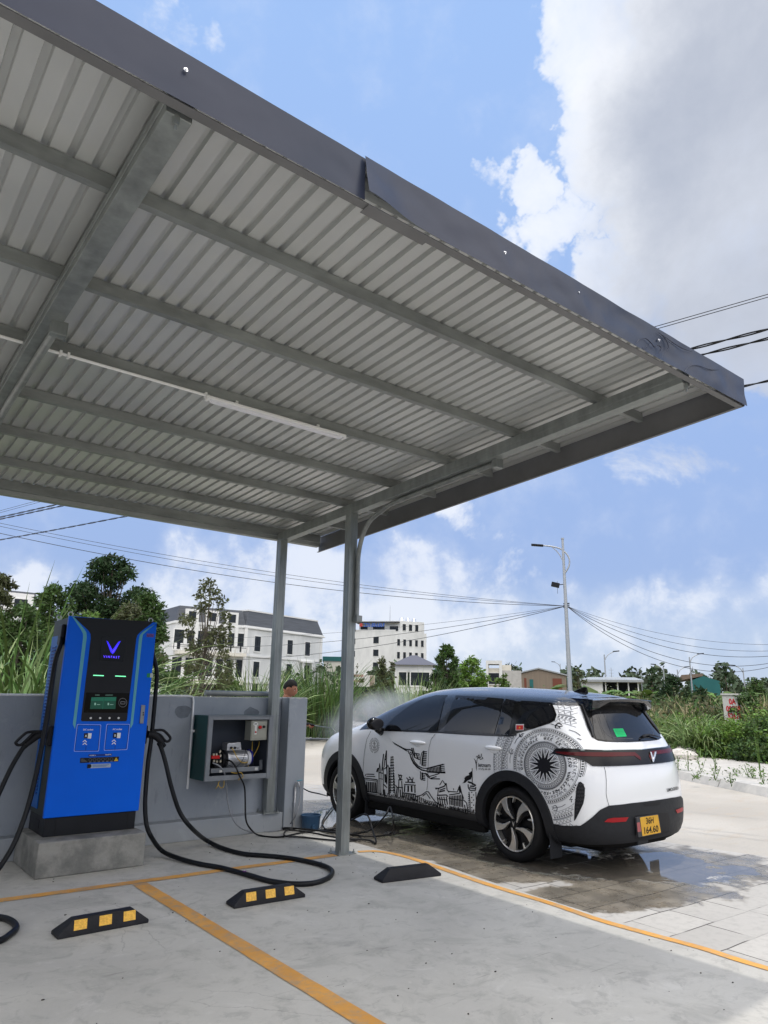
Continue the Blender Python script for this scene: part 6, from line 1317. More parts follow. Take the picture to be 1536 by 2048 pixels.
tree('low_shrub', 'rounded green shrub behind the wall just right of the charger', 'shrub', 348, 1340, 20, 70, .02, 12, 2400, .11, 'mid', 'shrubs behind the wall', seed=7, clr=.4, trunk=.03)
tree('low_shrub', 'low pale green shrub below the slender tree', 'shrub', 452, 1345, 24, 60, .02, 12, 1800, .11, 'bright', 'shrubs behind the wall', seed=8, clr=.4, trunk=.03)
G2 = 'small trees by the hotel'
tree('small_tree', 'small round young tree in front of the tall white hotel', 'tree', 765, 1316, 48, 38, .26, 16, 1600, .20, 'olive', G2, seed=9, trunk=.05, clr=.4)
tree('small_tree', 'thin young tree right of the round young tree', 'tree', 784, 1324, 50, 22, .35, 9, 600, .18, 'olive', G2, seed=10, trunk=.04, clr=.4)
tree('small_tree', 'bare looking young tree beside the parked container', 'tree', 714, 1330, 46, 26, .35, 9, 350, .18, 'olive', G2, seed=11, trunk=.05, clr=.35)
G3 = 'bushes above the car'
tree('broadleaf_bush', 'tallest bright green bush above the car windscreen', 'bush', 893, 1289, 34, 74, .03, 44, 9000, .17, 'mid', G3, seed=12, trunk=.06, clr=.26)
tree('broadleaf_bush', 'bright green bush just right of the tallest one', 'bush', 942, 1312, 36, 80, .03, 36, 7500, .17, 'fresh', G3, seed=13, trunk=.06, clr=.35)
tree('broadleaf_bush', 'dark lower bush filling the gap behind the windscreen', 'bush', 870, 1340, 31, 70, .02, 18, 3800, .15, 'dark', G3, seed=14, trunk=.06, clr=.4)
tree('broadleaf_bush', 'low bright bush in front of the brown shed', 'bush', 1010, 1345, 38, 60, .02, 16, 2600, .18, 'bright', G3, seed=15, trunk=.05, clr=.4)
G4 = 'trees beyond the right verge'
tree('round_tree', 'dark rounded tree right of the white low house', 'tree', 1345, 1348, 38, 74, .02, 22, 5200, .15, 'dark', G4, seed=16, clr=.4)
tree('round_tree', 'slim dark tree poking above the hedge left of centre right', 'tree', 1303, 1337, 60, 26, .10, 12, 1300, .22, 'dark', G4, seed=17, clr=.45)
tree('round_tree', 'small dark tree next to the teal shed', 'tree', 1449, 1331, 62, 22, .2, 11, 1000, .22, 'dark', G4, seed=18, clr=.45)
tree('round_tree', 'spreading tree at the right edge of the picture', 'tree', 1508, 1356, 45, 70, .05, 20, 4000, .18, 'mid', G4, seed=19, clr=.38)
tree('round_tree', 'wispy tree right behind the street lamp pole', 'tree', 1155, 1338, 55, 44, .15, 14, 1300, .22, 'olive', G4, seed=20, clr=.3)
tree('round_tree', 'low dark shrub mass left of the graffiti box', 'shrub', 1400, 1374, 34, 60, .02, 16, 3000, .15, 'dark', G4, seed=21, clr=.42)
tree('round_tree', 'light green shrub behind the graffiti box', 'shrub', 1500, 1382, 30, 70, .02, 16, 3400, .14, 'mid', G4, seed=22, clr=.42)
G5 = 'low green bushes at the verge edge'
tree('verge_bush', 'leafy bush at the pavement edge below the graffiti box', 'bush', 1455, 1436, 22.0, 130, .02, 22, 9000, .085, 'fresh', G5, seed=41, clr=.42, trunk=.03)
tree('verge_bush', 'leafy bush at the pavement edge, cut by the right border', 'bush', 1528, 1428, 21.5, 130, .02, 22, 9000, .085, 'mid', G5, seed=42, clr=.42, trunk=.03)
tree('verge_bush', 'darker leafy bush at the pavement edge nearer the car', 'bush', 1398, 1462, 22.5, 90, .02, 18, 6000, .08, 'mid', G5, seed=43, clr=.42, trunk=.03)
grass('long pale reeds arching over the wall at the left edge', 50, 1236, 12.2, 1050, .80, 1.15, 1.75, .046, ('pale', 'green', 'green'), seed=1, bz=.0, k_=1.30)
grass('pale reeds rising left of the charging station', 104, 1230, 13.0, 300, .5, .75, 1.1, .036, ('green', 'pale'), seed=2, bz=.0, k_=1.05)
grass('few tall thin blades leaning right of the charging station', 322, 1282, 12.5, 46, .25, .55, .35, .022, ('pale', 'green'), seed=3, bz=.0)
grass('dense grass clump behind the rear canopy post', 520, 1318, 24, 520, .65, .60, .9, .045, ('deep', 'green', 'pale'), seed=4)
grass('tall dense grass clump left of the front canopy post', 648, 1316, 27, 620, .8, .50, .9, .050, ('deep', 'green'), seed=5)
grass('spiky grass clump behind the mist at the car bonnet', 828, 1342, 29, 420, .9, .62, .55, .035, ('green', 'pale'), seed=6)
grass('low grass tuft in front of the villa row', 395, 1352, 23, 240, .6, .6, .8, .035, ('green', 'pale'), seed=7)
grass('arching grass clump right of the car, left of the graffiti box', 1400, 1404, 22.5, 620, .8, 1.0, 2.5, .028, ('pale', 'green', 'green'), seed=8, k_=.95, bz=.35)
grass('grass clump behind the arching one beside the hedge', 1362, 1400, 25, 420, 1.0, .8, 2.0, .028, ('green', 'pale'), seed=9, k_=.9, bz=.5)
grass('fine grass at the rear right corner of the car', 1340, 1414, 25, 300, 1.2, .7, 1.6, .022, ('dry', 'green'), seed=10, k_=.9, bz=.4)
def banana(label, px, top, D, seed):
    rr_ = random.Random(seed); T_ = PD(px, top, D); t = thing('banana_plant', label, 'banana plant', (T_.x, T_.y, .1), 'banana plants'); H = T_.z-.1; mb = MB()
    for k in range(11):
        a = k*2.399+seed; L_ = H*rr_.uniform(.45, .62); el = rr_.uniform(.35, 1.25); b0 = Vector((T_.x, T_.y, .1+H*rr_.uniform(.42, .55))); d = Vector((math.cos(a), math.sin(a), 0)); sd_ = Vector((-d.y, d.x, 0)); vs = []; p = b0.copy(); e_ = el
        for s_ in range(8):
            w_ = .13*H*math.sin(math.pi*min(1, (s_+.6)/7.6))**.7 if s_ < 7 else .005; jag = rr_.uniform(-.02, .02)*H
            vs += [p+sd_*w_+Vector((0, 0, -.25*w_+jag*.3)), p, p-sd_*w_+Vector((0, 0, -.25*w_-jag*.3))]; p = p+(d*math.cos(e_)+Vector((0, 0, 1))*math.sin(e_))*(L_/7); e_ -= rr_.uniform(.16, .30)
        mb.add(vs, [(3*i+j, 3*i+j+1, 3*i+j+4, 3*i+j+3) for i in range(7) for j in (0, 1)])
    mb.build('leaves', M_L['bright'], t, smooth=True); mb = MB(); mb.tube([(T_.x, T_.y, 0), (T_.x, T_.y, .1+H*.55)], [.11, .06], 8); mb.build('stem', M_L['mid'], t)
for lb, px, top, D in (('banana plant left of the street lamp pole', 1090, 1350, 44), ('banana plant just right of the street lamp pole', 1172, 1352, 42), ('banana plant with upright leaf before the white house', 1195, 1347, 40), ('banana plant in front of the white house porch', 1232, 1356, 41), ('banana plant right of the white house', 1290, 1360, 44),
    ('banana plant in front of the teal shed', 1395, 1354, 46), ('banana plant right of the teal shed', 1425, 1356, 44), ('banana plant furthest right in the hedge', 1472, 1352, 40), ('banana plant low beside the roof aerial of the car', 1140, 1362, 38)):
    banana(lb, px, top, D, int(px))
# ground cover: weeds on the verge beyond the kerb, dense near, thinner far
def kerb_at(i, t, out):
    a, b_ = Vector((*KB[i], 0)), Vector((*KB[i+1], 0)); return Vector((0, 0, .13+.72*min(1, max(0, out)/6)))+a.lerp(b_, t)+(OUT[i].lerp(OUT[i+1], t))*(out+.33+wid[i]*(1-t)+wid[i+1]*t)
def cover(name, label, segs, n, hmin, hmax, ls, M, o0, o1, seed, per=14):
    global rng; rng = np.random.default_rng(seed); g = random.Random(seed); C_ = []
    for k in range(n):
        i = g.choice(segs); q = kerb_at(i, g.random(), o0+(o1-o0)*g.random()**1.3)
        if 25.2 < math.degrees(math.atan2(q.y, q.x)) < 27.6 and 24.5 < q.xy.length < 31: continue
        h = g.uniform(hmin, hmax)*(1 if g.random() > .1 else 1.4)
        for s_ in range(per):
            f = g.random(); C_.append((q.x+g.gauss(0, .16), q.y+g.gauss(0, .16), q.z+h*f))
    ob = npmesh(name, leaves(np.array(C_), ls, .5), 4, M_L[M]); struct(ob, 'stuff'); return ob
cover('weeds', '', [0, 1, 2, 2, 3, 3, 4], 5200, .15, .60, .10, 'mid', .0, 9, 1)
cover('weeds', '', [0, 1, 2, 2, 3, 3], 3200, .3, .80, .11, 'fresh', .2, 10, 2)
cover('weeds', '', [2, 2, 3], 700, .2, .7, .09, 'dark', .0, 1.6, 5, 20)
cover('weeds', '', [4, 5, 5, 6, 6, 7], 2600, .3, 1.0, .20, 'mid', .1, 14, 3)
cover('weeds', '', [4, 5, 6, 7], 1300, .4, 1.2, .18, 'olive', .3, 16, 4)
def tufts(name, segs, n, H, w, M, o0, o1, seed):
    g = random.Random(seed); sets = None
    for k in range(n):
        i = g.choice(segs); q = kerb_at(i, g.random(), o0+(o1-o0)*g.random())
        if 25.2 < math.degrees(math.atan2(q.y, q.x)) < 27.6 and 24.5 < q.xy.length < 31: continue
        b_ = blades((q.x, q.y, q.z), 16, .25, H*g.uniform(.6, 1.2), w, .5, 1.0, 4, seed*1000+k); sets = b_ if sets is None else [np.concatenate([a, c_]) for a, c_ in zip(sets, b_)]
    ob = strips(name, sets, M_G[M]); struct(ob, 'stuff')
tufts('wild_grass', [1, 2, 3], 130, .6, .014, 'green', .1, 9, 1); tufts('wild_grass', [4, 5, 6, 6], 620, 1.0, .05, 'dry', .0, 9, 2); tufts('wild_grass', [4, 5, 6, 7], 420, 1.1, .05, 'green', .5, 14, 3)
# weeds in the kerb joints
gk = random.Random(3)
for i, (px, py, h) in enumerate(((1357, 1541, .30), (1377, 1543, .42), (1403, 1546, .34), (1432, 1549, .50), (1394, 1558, .14), (1431, 1561, .26), (1461, 1567, .22), (1498, 1556, .26), (1506, 1558, .2), (1522, 1560, 1.1), (1528, 1570, .30), (1474, 1553, .16))):
    p = PZ(px, py, .13); rng = np.random.default_rng(300+i); n_ = 46; f = rng.random(n_); P = np.stack([p.x+rng.normal(size=n_)*.035*(1+f), p.y+rng.normal(size=n_)*.035*(1+f), p.z+f*h], 1)
    t = thing('kerb_weed', ['small weed in the kerb joint closest to the car', 'upright weed second along the kerb from the car', 'thin twin-stemmed weed on the kerb', 'bushiest weed on the kerb top', 'tiny weed at the kerb foot near the car', 'weed at the kerb foot below the bushiest one', 'small dark weed at the foot of the kerb, right part', 'thin weed on the kerb top near the right edge', 'short weed beside the thin one near the right edge', 'tall single weed on the kerb at the right edge', 'leafy weed at the kerb foot at the right edge', 'tiny weed on the kerb top between larger ones'][i], 'weed', tuple(p), 'weeds along the kerb')
    npmesh('leaves', leaves(P, .060, .35), 4, M_L['bright' if i % 3 else 'mid'], t)
    mb = MB()
    for k in range(4): mb.tube([p, p+Vector((rng.normal()*.05, rng.normal()*.05, h*.95))], [.006, .002], 5)
    mb.build('stem', M_L['bright'], t)
# rubble by the verge
mb = MB(); 
for k in range(16): p = PZ(gk.uniform(1355, 1382), gk.uniform(1500, 1514), .2); mb.sph(p, (gk.uniform(.1, .3), gk.uniform(.1, .3), gk.uniform(.08, .2)), 7, 5)
struct(mb.build('rubble', mat('rubble_stone', (.50, .47, .43), .9, var=.3, vsc=4)), 'stuff')
# far tree line
rng = np.random.default_rng(77); n_ = 60000; a = R(8)+rng.random(n_)*R(82); a[::3] = rng.random(len(a[::3]))*2*np.pi; D_ = 105+rng.random(n_)*60; 
hh = 2.5+2.6*np.abs(np.sin(a*37))+1.8*np.abs(np.sin(a*83+1)); P = np.stack([D_*np.cos(a), D_*np.sin(a), hh*rng.random(n_)**.6], 1); ob = npmesh('distant_trees', leaves(P, .75, .7), 4, mat('leaf_far', (.050, .075, .040), .7, island=.35)); struct(ob, 'stuff')

# ================================================================== BUILDINGS
M_BW = mat('building_white', (.56, .57, .56), .8, col2=(.74, .745, .73), vsc=.35, stretch=(1, 1, .35)); M_BC = mat('building_cream', (.66, .63, .55), .8, var=.05); M_SLATE = mat('slate_tile', (.085, .092, .105), .6, var=.25, vsc=1.2, stretch=(.3, .3, 6)); M_BWG = mat('building_window', (.025, .03, .035), .12); M_TRIM = mat('building_trim', (.72, .72, .70), .7)
def wall_frame(p0, p1):
    p0 = Vector(p0); p1 = Vector(p1); u = (p1-p0); L_ = u.length; u = u/L_; n_ = Vector((u.y, -u.x, 0)); 
    if n_.dot(Vector((0, 0, 0))-p0) < 0: n_ = -n_
    return p0, u, n_, L_
def win(parent, p0, u, n_, x, z0, w, h, M_=None, surround=.12, sill=True):
    c_ = p0+u*x; q = lambda a, d, z: Vector((c_.x+u.x*a+n_.x*d, c_.y+u.y*a+n_.y*d, z)); mb = MB(); s_ = surround
    for a0, a1, b0, b1 in ((-w/2-s_, -w/2, z0-s_, z0+h+s_), (w/2, w/2+s_, z0-s_, z0+h+s_), (-w/2, w/2, z0+h, z0+h+s_), (-w/2-s_*.4, w/2+s_*.4, z0-s_*1.5, z0-s_*.2)):
        mb.prism([q(a0, -.02, b0), q(a1, -.02, b0), q(a1, -.02, b1), q(a0, -.02, b1)], n_*(.14 if b0 < z0-s_ else .10))
    f = mb.build('window', M_TRIM, parent); mb = MB(); mb.prism([q(-w/2, .01, z0), q(w/2, .01, z0), q(w/2, .01, z0+h), q(-w/2, .01, z0+h)], n_*.02); mb.build('pane', M_BWG, f)
    mb = MB()
    for a in (0,): mb.prism([q(a-.03, .03, z0), q(a+.03, .03, z0), q(a+.03, .03, z0+h), q(a-.03, .03, z0+h)], n_*.03)
    mb.prism([q(-w/2, .03, z0+h*.68), q(w/2, .03, z0+h*.68), q(w/2, .03, z0+h*.68+.05), q(-w/2, .03, z0+h*.68+.05)], n_*.03); mb.build('glazing_bar', M_CHB, f); return f
def slab(parent, name, p0, u, n_, x0, x1, z0, z1, d0, d1, M_):
    mb = MB(); q = lambda a, d, z: Vector((p0.x+u.x*a+n_.x*d, p0.y+u.y*a+n_.y*d, z)); mb.prism([q(x0, d0, z0), q(x1, d0, z0), q(x1, d0, z1), q(x0, d0, z1)], n_*(d1-d0)); return mb.build(name, M_, parent)
# villa at the end of the row (corner seen) and the terrace that leads left from it
zt, ze = 12.9, 10.4
c0, c1_, c2_ = PZ(500, 1221, zt), PZ(640, 1243, zt), PZ(355, 1208, zt)
g0, u, n_, Lg = wall_frame((c0.x, c0.y, 0), (c1_.x, c1_.y, 0))
V1 = thing('villa', 'white four-storey corner villa with dark mansard roof left of the front post', 'house', (c0.x, c0.y, 0), 'white villas')
back = -n_*9
def hexa(mb, lo, hi): mb.add(lo+hi, [(3,2,1,0), (4,5,6,7)]+[(i, (i+1) % 4, 4+(i+1) % 4, 4+i) for i in range(4)])
a0, a1 = g0-u*.6, g0+u*(Lg+.8)
lo = [Vector((p.x, p.y, 0)) for p in (a0, a1, a1+back, a0+back)]; mb = MB(); hexa(mb, lo, [p+Vector((0, 0, ze)) for p in lo]); mb.build('wall', M_BW, V1)
mb = MB(); e_ = lambda p, k, z: Vector((p.x, p.y, 0))+Vector((0, 0, z)); cen = sum(lo, Vector())/4
hexa(mb, [cen+(p-cen)*1.01+Vector((0, 0, ze+.35)) for p in lo], [cen+(p-cen)*.90+Vector((0, 0, zt)) for p in lo]); mb.build('roof', M_SLATE, V1)
for k_, z_, h_, o_ in ((1.05, ze, .18, 0), (1.03, ze+.18, .2, 0), (.915, zt-.02, .2, 0)):
    mb = MB(); q = [cen+(p-cen)*k_ for p in lo]; hexa(mb, [p+Vector((0, 0, z_)) for p in q], [p+Vector((0, 0, z_+h_)) for p in q]); mb.build('cornice', M_TRIM, V1)
for x in (Lg*.10, Lg*.54, Lg*.80):
    for z in (7.4, 3.9, .9): win(V1, g0, u, n_, x+.3, z, 1.25, 2.05)
slab(V1, 'band', g0, u, n_, -.6, Lg+.8, 6.55, 6.8, -.01, .16, M_TRIM); slab(V1, 'band', g0, u, n_, -.6, Lg+.8, 3.0, 3.25, -.01, .16, M_TRIM)
for x in (-.45, Lg*.33, Lg+.5):
    for z0_, z1_ in ((3.3, 6.5), (6.85, 10.2)): slab(V1, 'pilaster', g0, u, n_, x-.22, x+.22, z0_, z1_, -.01, .12, M_TRIM)
for x in (Lg*.78-.75, Lg*.78+1.35): slab(V1, 'column', g0, u, n_, x-.14, x+.14, 3.3, 6.3, .3, .58, M_TRIM)
slab(V1, 'canopy_slab', g0, u, n_, Lg*.78-1.1, Lg*.78+1.7, 6.3, 6.55, .0, .7, M_TRIM)
# terrace
T0, T1 = c2_, g0
t0, u2, n2, L2 = wall_frame((c2_.x, c2_.y, 0), (g0.x-u.x*.6, g0.y-u.y*.6, 0))
V2 = thing('terrace', 'long white terrace with balconies and slate roof behind the slender tree', 'house', (t0.x, t0.y, 0), 'white villas')
s0 = t0-u2*46
lo = [Vector((p.x, p.y, 0)) for p in (t0-u2*.0, t0+u2*(L2-.02), t0+u2*(L2-.02)-n2*9, t0-n2*9)]; mb = MB(); hexa(mb, lo, [p+Vector((0, 0, ze)) for p in lo]); mb.build('wall', M_BW, V2)
cen = sum(lo, Vector())/4; mb = MB(); hexa(mb, [p+Vector((0, 0, ze+.35)) for p in lo], [cen+(p-cen)*.9+Vector((0, 0, zt-.1)) for p in lo]); mb.build('roof', M_SLATE, V2)
mb = MB(); q = [cen+(p-cen)*1.03 for p in lo]; hexa(mb, [p+Vector((0, 0, ze)) for p in q], [p+Vector((0, 0, ze+.34)) for p in q]); mb.build('cornice', M_TRIM, V2)
nb_ = 7
for k in range(nb_):
    x = L2*(k+.5)/nb_
    for z, h in ((7.1, 2.5), (3.75, 2.3), (.5, 2.3)): win(V2, t0, u2, n2, x, z, 1.55, h, surround=.14)
    slab(V2, 'pilaster', t0, u2, n2, x+L2/nb_/2-.22, x+L2/nb_/2+.22, 3.3, ze-.02, -.01, .25, M_TRIM)
    if k % 2 == nb_ % 2:
        f = slab(V2, 'dormer', t0, u2, n2, x-.9, x+.9, ze+.36, ze+2.0, -1.2, .1, M_TRIM); slab(V2, 'dormer_pane', t0, u2, n2, x-.5, x+.5, ze+.6, ze+1.7, .11, .14, M_BWG)
    for j in (-.8, 0, .8): slab(V2, 'baluster', t0, u2, n2, x+j-.14, x+j+.14, 6.9, 7.8, .85, 1.1, M_TRIM)
slab(V2, 'balcony', t0, u2, n2, .2, L2-.2, 6.45, 6.88, -.01, 1.2, M_BC); slab(V2, 'balcony', t0, u2, n2, .2, L2-.2, 2.7, 3.28, -.01, .9, M_BC)
slab(V2, 'balcony_rail', t0, u2, n2, .2, L2-.2, 7.55, 7.62, 1.05, 1.12, M_CHB)
# left building seen over the trees
b0 = PZ(-60, 1172, 13.2); b1 = PZ(78, 1186, 13.2)
l0, u3, n3, L3 = wall_frame((b0.x, b0.y, 0), (b1.x, b1.y, 0))
V3 = thing('villa', 'white villa with dark roof and dormer showing over trees at the left edge', 'house', (l0.x, l0.y, 0), 'white villas')
lo = [Vector((p.x, p.y, 0)) for p in (l0, l0+u3*L3, l0+u3*L3-n3*9, l0-n3*9)]; mb = MB(); hexa(mb, lo, [p+Vector((0, 0, 11.0)) for p in lo]); mb.build('wall', M_BW, V3)
cen = sum(lo, Vector())/4; mb = MB(); hexa(mb, [p+Vector((0, 0, 11.3)) for p in lo], [cen+(p-cen)*.93+Vector((0, 0, 13.2)) for p in lo]); mb.build('roof', M_SLATE, V3)
mb = MB(); q = [cen+(p-cen)*1.03 for p in lo]; hexa(mb, [p+Vector((0, 0, 10.99)) for p in q], [p+Vector((0, 0, 11.3)) for p in q]); mb.build('cornice', M_TRIM, V3)
slab(V3, 'dormer', l0, u3, n3, L3-3.4, L3-.6, 10.4, 12.9, -1.0, .35, M_TRIM); win(V3, l0+n3*.36, u3, n3, L3-2.0, 10.9, 1.5, 1.3)
for k in range(4): win(V3, l0, u3, n3, L3*(k+.5)/4, 7.3, 1.3, 2.0)
# tall white hotel
zh = 22.0
h0, hc, h1 = PZ(700, 1262, 20.2), PZ(791, 1262, 20.2), PZ(853, 1268, 19.9)
H0, uh, nh, Lh = wall_frame((h0.x, h0.y, 0), (hc.x, hc.y, 0)); H1, uk, nk, Lk = wall_frame((hc.x, hc.y, 0), (h1.x, h1.y, 0))
HT = thing('hotel', 'tall white block with rows of small windows and a blue roof sign', 'building', (hc.x, hc.y, 0))
P4 = Vector((h0.x, h0.y, 0))+(Vector((h1.x, h1.y, 0))-Vector((hc.x, hc.y, 0)))
lo = [Vector((p.x, p.y, 0)) for p in (H0, hc, h1, P4)]; mb = MB(); hexa(mb, lo, [p+Vector((0, 0, 20.0)) for p in lo]); mb.build('wall', M_BW, HT)
tp_ = [H0+uh*(Lh*.16), Vector((hc.x, hc.y, 0))+uh*.0, Vector((h1.x, h1.y, 0))-uk*(Lk*.03), P4+uh*(Lh*.16)]; a_in = lambda p: Vector((p.x, p.y, 0))
lo2 = [a_in(tp_[0])-nh*1.2, a_in(hc)-nh*1.2+uh*(Lh*.10), a_in(h1)-uk*.6, P4+uh*(Lh*.2)]; lo2 = [a_in(H0+uh*Lh*.18-nh*1.5), a_in(hc)-nh*.0-uh*0-nk*0, a_in(h1)-uk*.8, a_in(P4+uh*Lh*.2)]
lo2[1] = a_in(hc)+uk*(Lk*.15); mb = MB(); hexa(mb, [p+Vector((0, 0, 20.0)) for p in lo2], [p+Vector((0, 0, 23.3)) for p in lo2]); mb.build('top_storey', M_BW, HT)
slab(HT, 'roof_awning', H0, uh, nh, Lh*.10, Lh*1.08, 22.7, 22.95, -5, .6, M_SLATE); slab(HT, 'awning_post', H0, uh, nh, Lh*.11, Lh*.13, 20, 22.7, .3, .5, M_SLATE); slab(HT, 'parapet', H0, uh, nh, 0, Lh, 20.0, 20.6, -.3, .02, M_BW)
for z in (16.6, 12.9, 9.2, 5.5): win(HT, H0, uh, nh, Lh*.58, z, 1.6, 1.9, surround=.05)
for z in (16.3, 12.7, 5.6): win(HT, H0, uh, nh, Lh*.06, z, 1.8, 1.7, surround=.05)
for z in (16.0, 12.3, 8.6, 5.0):
    for k in range(5): win(HT, H1, uk, nk, Lk*(.10+.19*k), z, .95, 1.9, surround=.05)
tt, ut, nt_, Lt = wall_frame(lo2[1], lo2[2])
for k in range(3): win(HT, tt, ut, nt_, Lt*(.16+.26*k), 20.5, 1.1, 1.9, surround=.05)
f0, uf, nf_, Lf = wall_frame(lo2[0], lo2[1])
for k, w in ((.12, 2.2), (.48, 3.6), (.85, 2.6)): win(HT, f0, uf, nf_, Lf*k, 20.3, w, 1.4, surround=.04)
M_SB = mat('sign_blue', (.02, .13, .62), .5); mb = MB(); O_ = H0+uh*(Lh*.32)+nh*.75; gx = random.Random(8)
x = 0
for k in range(9):                                                   # unreadable from here: bold letter-like strokes
    w = .55; 
    for (a, b_, c_, d_) in gx.sample([(0, 0, .14, 1.35), (.34, 0, .48, 1.35), (0, 1.15, .48, 1.35), (0, .55, .48, .75), (0, 0, .48, .2)], 3): mb.prism([O_+uh*(x+a)+Vector((0, 0, 21.35+b_*.8)), O_+uh*(x+c_)+Vector((0, 0, 21.35+b_*.8)), O_+uh*(x+c_)+Vector((0, 0, 21.35+d_*.8)), O_+uh*(x+a)+Vector((0, 0, 21.35+d_*.8))], nh*.1)
    x += .72
mb.build('sign_letters', M_SB, HT); mb = MB(); O2 = O_-uh*.9+Vector((0, 0, 21.9)); mb.cyl(O2, O2+nh*.1, .52, n=18); mb.build('sign_badge', mat('sign_red', (.45, .06, .05), .5), HT)
for k in range(3): c_ = Vector((hc.x, hc.y, 0))+uk*(Lk*(.35+.2*k))-nk*3; mb = MB(); mb.cyl(c_+Vector((0, 0, 23.3)), c_+Vector((0, 0, 24.6)), .7, .55, 14); mb.build('water_tank', M_ZINC, HT, smooth=True, auto=40)
c_ = a_in(H0+uh*Lh*.85-nh*2); mb = MB(); mb.cyl(c_+Vector((0, 0, 22.9)), c_+Vector((0, 0, 28.0)), .09, .03, 6); mb.build('mast', M_GALV, HT)
# generic low houses
def house(name, label, cat, pts, ztop, M_, dep=8, group=None):
    a, b_ = PZ(*pts[0], ztop) if ztop > EYE else PD(*pts[0], 60), PZ(*pts[1], ztop); w0, u_, n_, L_ = wall_frame((a.x, a.y, 0), (b_.x, b_.y, 0)); t = thing(name, label, cat, tuple(w0), group); return t, w0, u_, n_, L_
def bx3(parent, nm, w0, u_, n_, x0, x1, z0, z1, d0, d1, M_): return slab(parent, nm, w0, u_, n_, x0, x1, z0, z1, d0, d1, M_)
def at(px, py, D): p = PD(px, py, D); return p
def frontal(px0, px1, D):                                            # wall plane across the view at distance D
    a = PD(px0, 1390, D); b_ = PD(px1, 1390, D); a.z = b_.z = 0; return wall_frame(a, b_)
def zat(px, py, D): return PD(px, py, D).z
M_GREYR = mat('grey_roof', (.30, .32, .33), .5, var=.1, vsc=.5); M_BRN = mat('brown_cladding', (.21, .17, .13), .7, var=.1, stretch=(6, 6, .2), vsc=1); M_RUST = mat('rust_cladding', (.16, .055, .035), .7); M_TEALC = mat('teal_cladding', (.02, .12, .12), .6, var=.1, vsc=.6)
D = 80; w0, u_, n_, L_ = frontal(789, 866, D); t = thing('house', 'white house with dark hipped roof in front of the hotel', 'house', tuple(w0), 'low houses'); z1_ = zat(828, 1330, D)
bx3(t, 'wall', w0, u_, n_, 0, L_, 0, z1_, -8, 0, M_BW); mb = MB(); rl = [w0+Vector((0, 0, z1_))-u_*.5+n_*.5, w0+u_*(L_+.5)+n_*.5+Vector((0, 0, z1_)), w0+u_*(L_+.5)-n_*8+Vector((0, 0, z1_)), w0-u_*.5-n_*8+Vector((0, 0, z1_))]; ap = w0+u_*L_*.5-n_*4+Vector((0, 0, zat(828, 1312, D)+.3)); mb.add(rl+[ap-u_*.3, ap+u_*.3], [(0,1,5,4), (1,2,5), (2,3,4,5), (3,0,4), (3,2,1,0)]); mb.build('roof', mat('purple_slate', (.10, .10, .12), .6), t)
win(t, w0, u_, n_, L_*.62, z1_-2.2, 2.4, 1.4); win(t, w0, u_, n_, L_*.25, z1_-2.2, 1.2, 1.4)
D = 120; w0, u_, n_, L_ = frontal(645, 702, D); t = thing('house', 'flat grey building with green top edge behind the front post', 'building', tuple(w0), 'low houses'); z1_ = zat(670, 1322, D); bx3(t, 'wall', w0, u_, n_, 0, L_, 0, z1_, -8, 0, M_BC); bx3(t, 'roof_edge', w0, u_, n_, -.2, L_+.2, z1_, z1_+.7, -8, .2, M_TEALC)
D = 62; w0, u_, n_, L_ = frontal(698, 749, D); t = thing('shipping_container', 'white shipping container with faded red print near the hotel', 'container', tuple(w0)); z0_, z1_ = zat(720, 1373, D), zat(720, 1350, D)
bx3(t, 'box', w0, u_, n_, 0, L_*.80, z0_, z1_, -2.4, 0, mat('container_white', (.62, .60, .57), .6, var=.08)); bx3(t, 'door_end', w0, u_, n_, L_*.80+.01, L_, z0_, z1_, -2.2, -.15, mat('container_end', (.48, .43, .34), .6))
for k in range(3): bx3(t, 'door_bar', w0, u_, n_, L_*(.83+.05*k), L_*(.84+.05*k), z0_+.05, z1_-.05, -.149, -.10, M_RUST)
for k in range(2): bx3(t, 'print', w0, u_, n_, L_*.12, L_*(.55-.0*k), z0_+.35+.45*k, z0_+.55+.45*k, .001, .01, mat('faded_red_print', (.52, .30, .27), .6))
bx3(t, 'skid', w0, u_, n_, L_*.05, L_*.7, z0_-.8, z0_-.01, -2, -.2, M_CHB)
D = 75; w0, u_, n_, L_ = frontal(973, 1044, D); t = thing('house', 'unfinished white house with an open roof portal', 'house', tuple(w0), 'low houses'); za, zb2, zc2 = zat(980, 1321, D), zat(985, 1336, D), zat(1025, 1341, D)
for x0_, x1_, a_, b2 in ((0, .07, 0, za), (.38, .46, 0, za), (.07, .38, za-.35, za)): bx3(t, 'portal', w0, u_, n_, L_*x0_, L_*x1_, a_, b2, -3, 0, M_BW)
bx3(t, 'wall', w0, u_, n_, L_*.07, L_*.38, 0, zb2, -6, -.4, M_BC); bx3(t, 'wall', w0, u_, n_, L_*.461, L_*.999, 0, zc2, -7, -.2, mat('raw_render', (.42, .41, .39), .85, var=.1)); bx3(t, 'wall', w0, u_, n_, L_*.461, L_*.72, zc2, zc2+.55, -7, -.2, M_BC); win(t, w0-n_*.38, u_, n_, L_*.2, zb2-1.6, 1.2, 1.1, surround=.05)
D = 88; w0, u_, n_, L_ = frontal(1043, 1134, D); t = thing('shed', 'brown metal clad shed with rust red panels behind the lamp pole', 'shed', tuple(w0)); zl, za, zr_ = zat(1043, 1347, D), zat(1078, 1338, D), zat(1130, 1352, D)
mb = MB(); P_ = [w0, w0+u_*L_, w0+u_*L_+Vector((0, 0, zr_)), w0+u_*L_*.40+Vector((0, 0, za)), w0+Vector((0, 0, zl))]; mb.prism(P_, -n_*9); mb.build('wall', M_BRN, t)
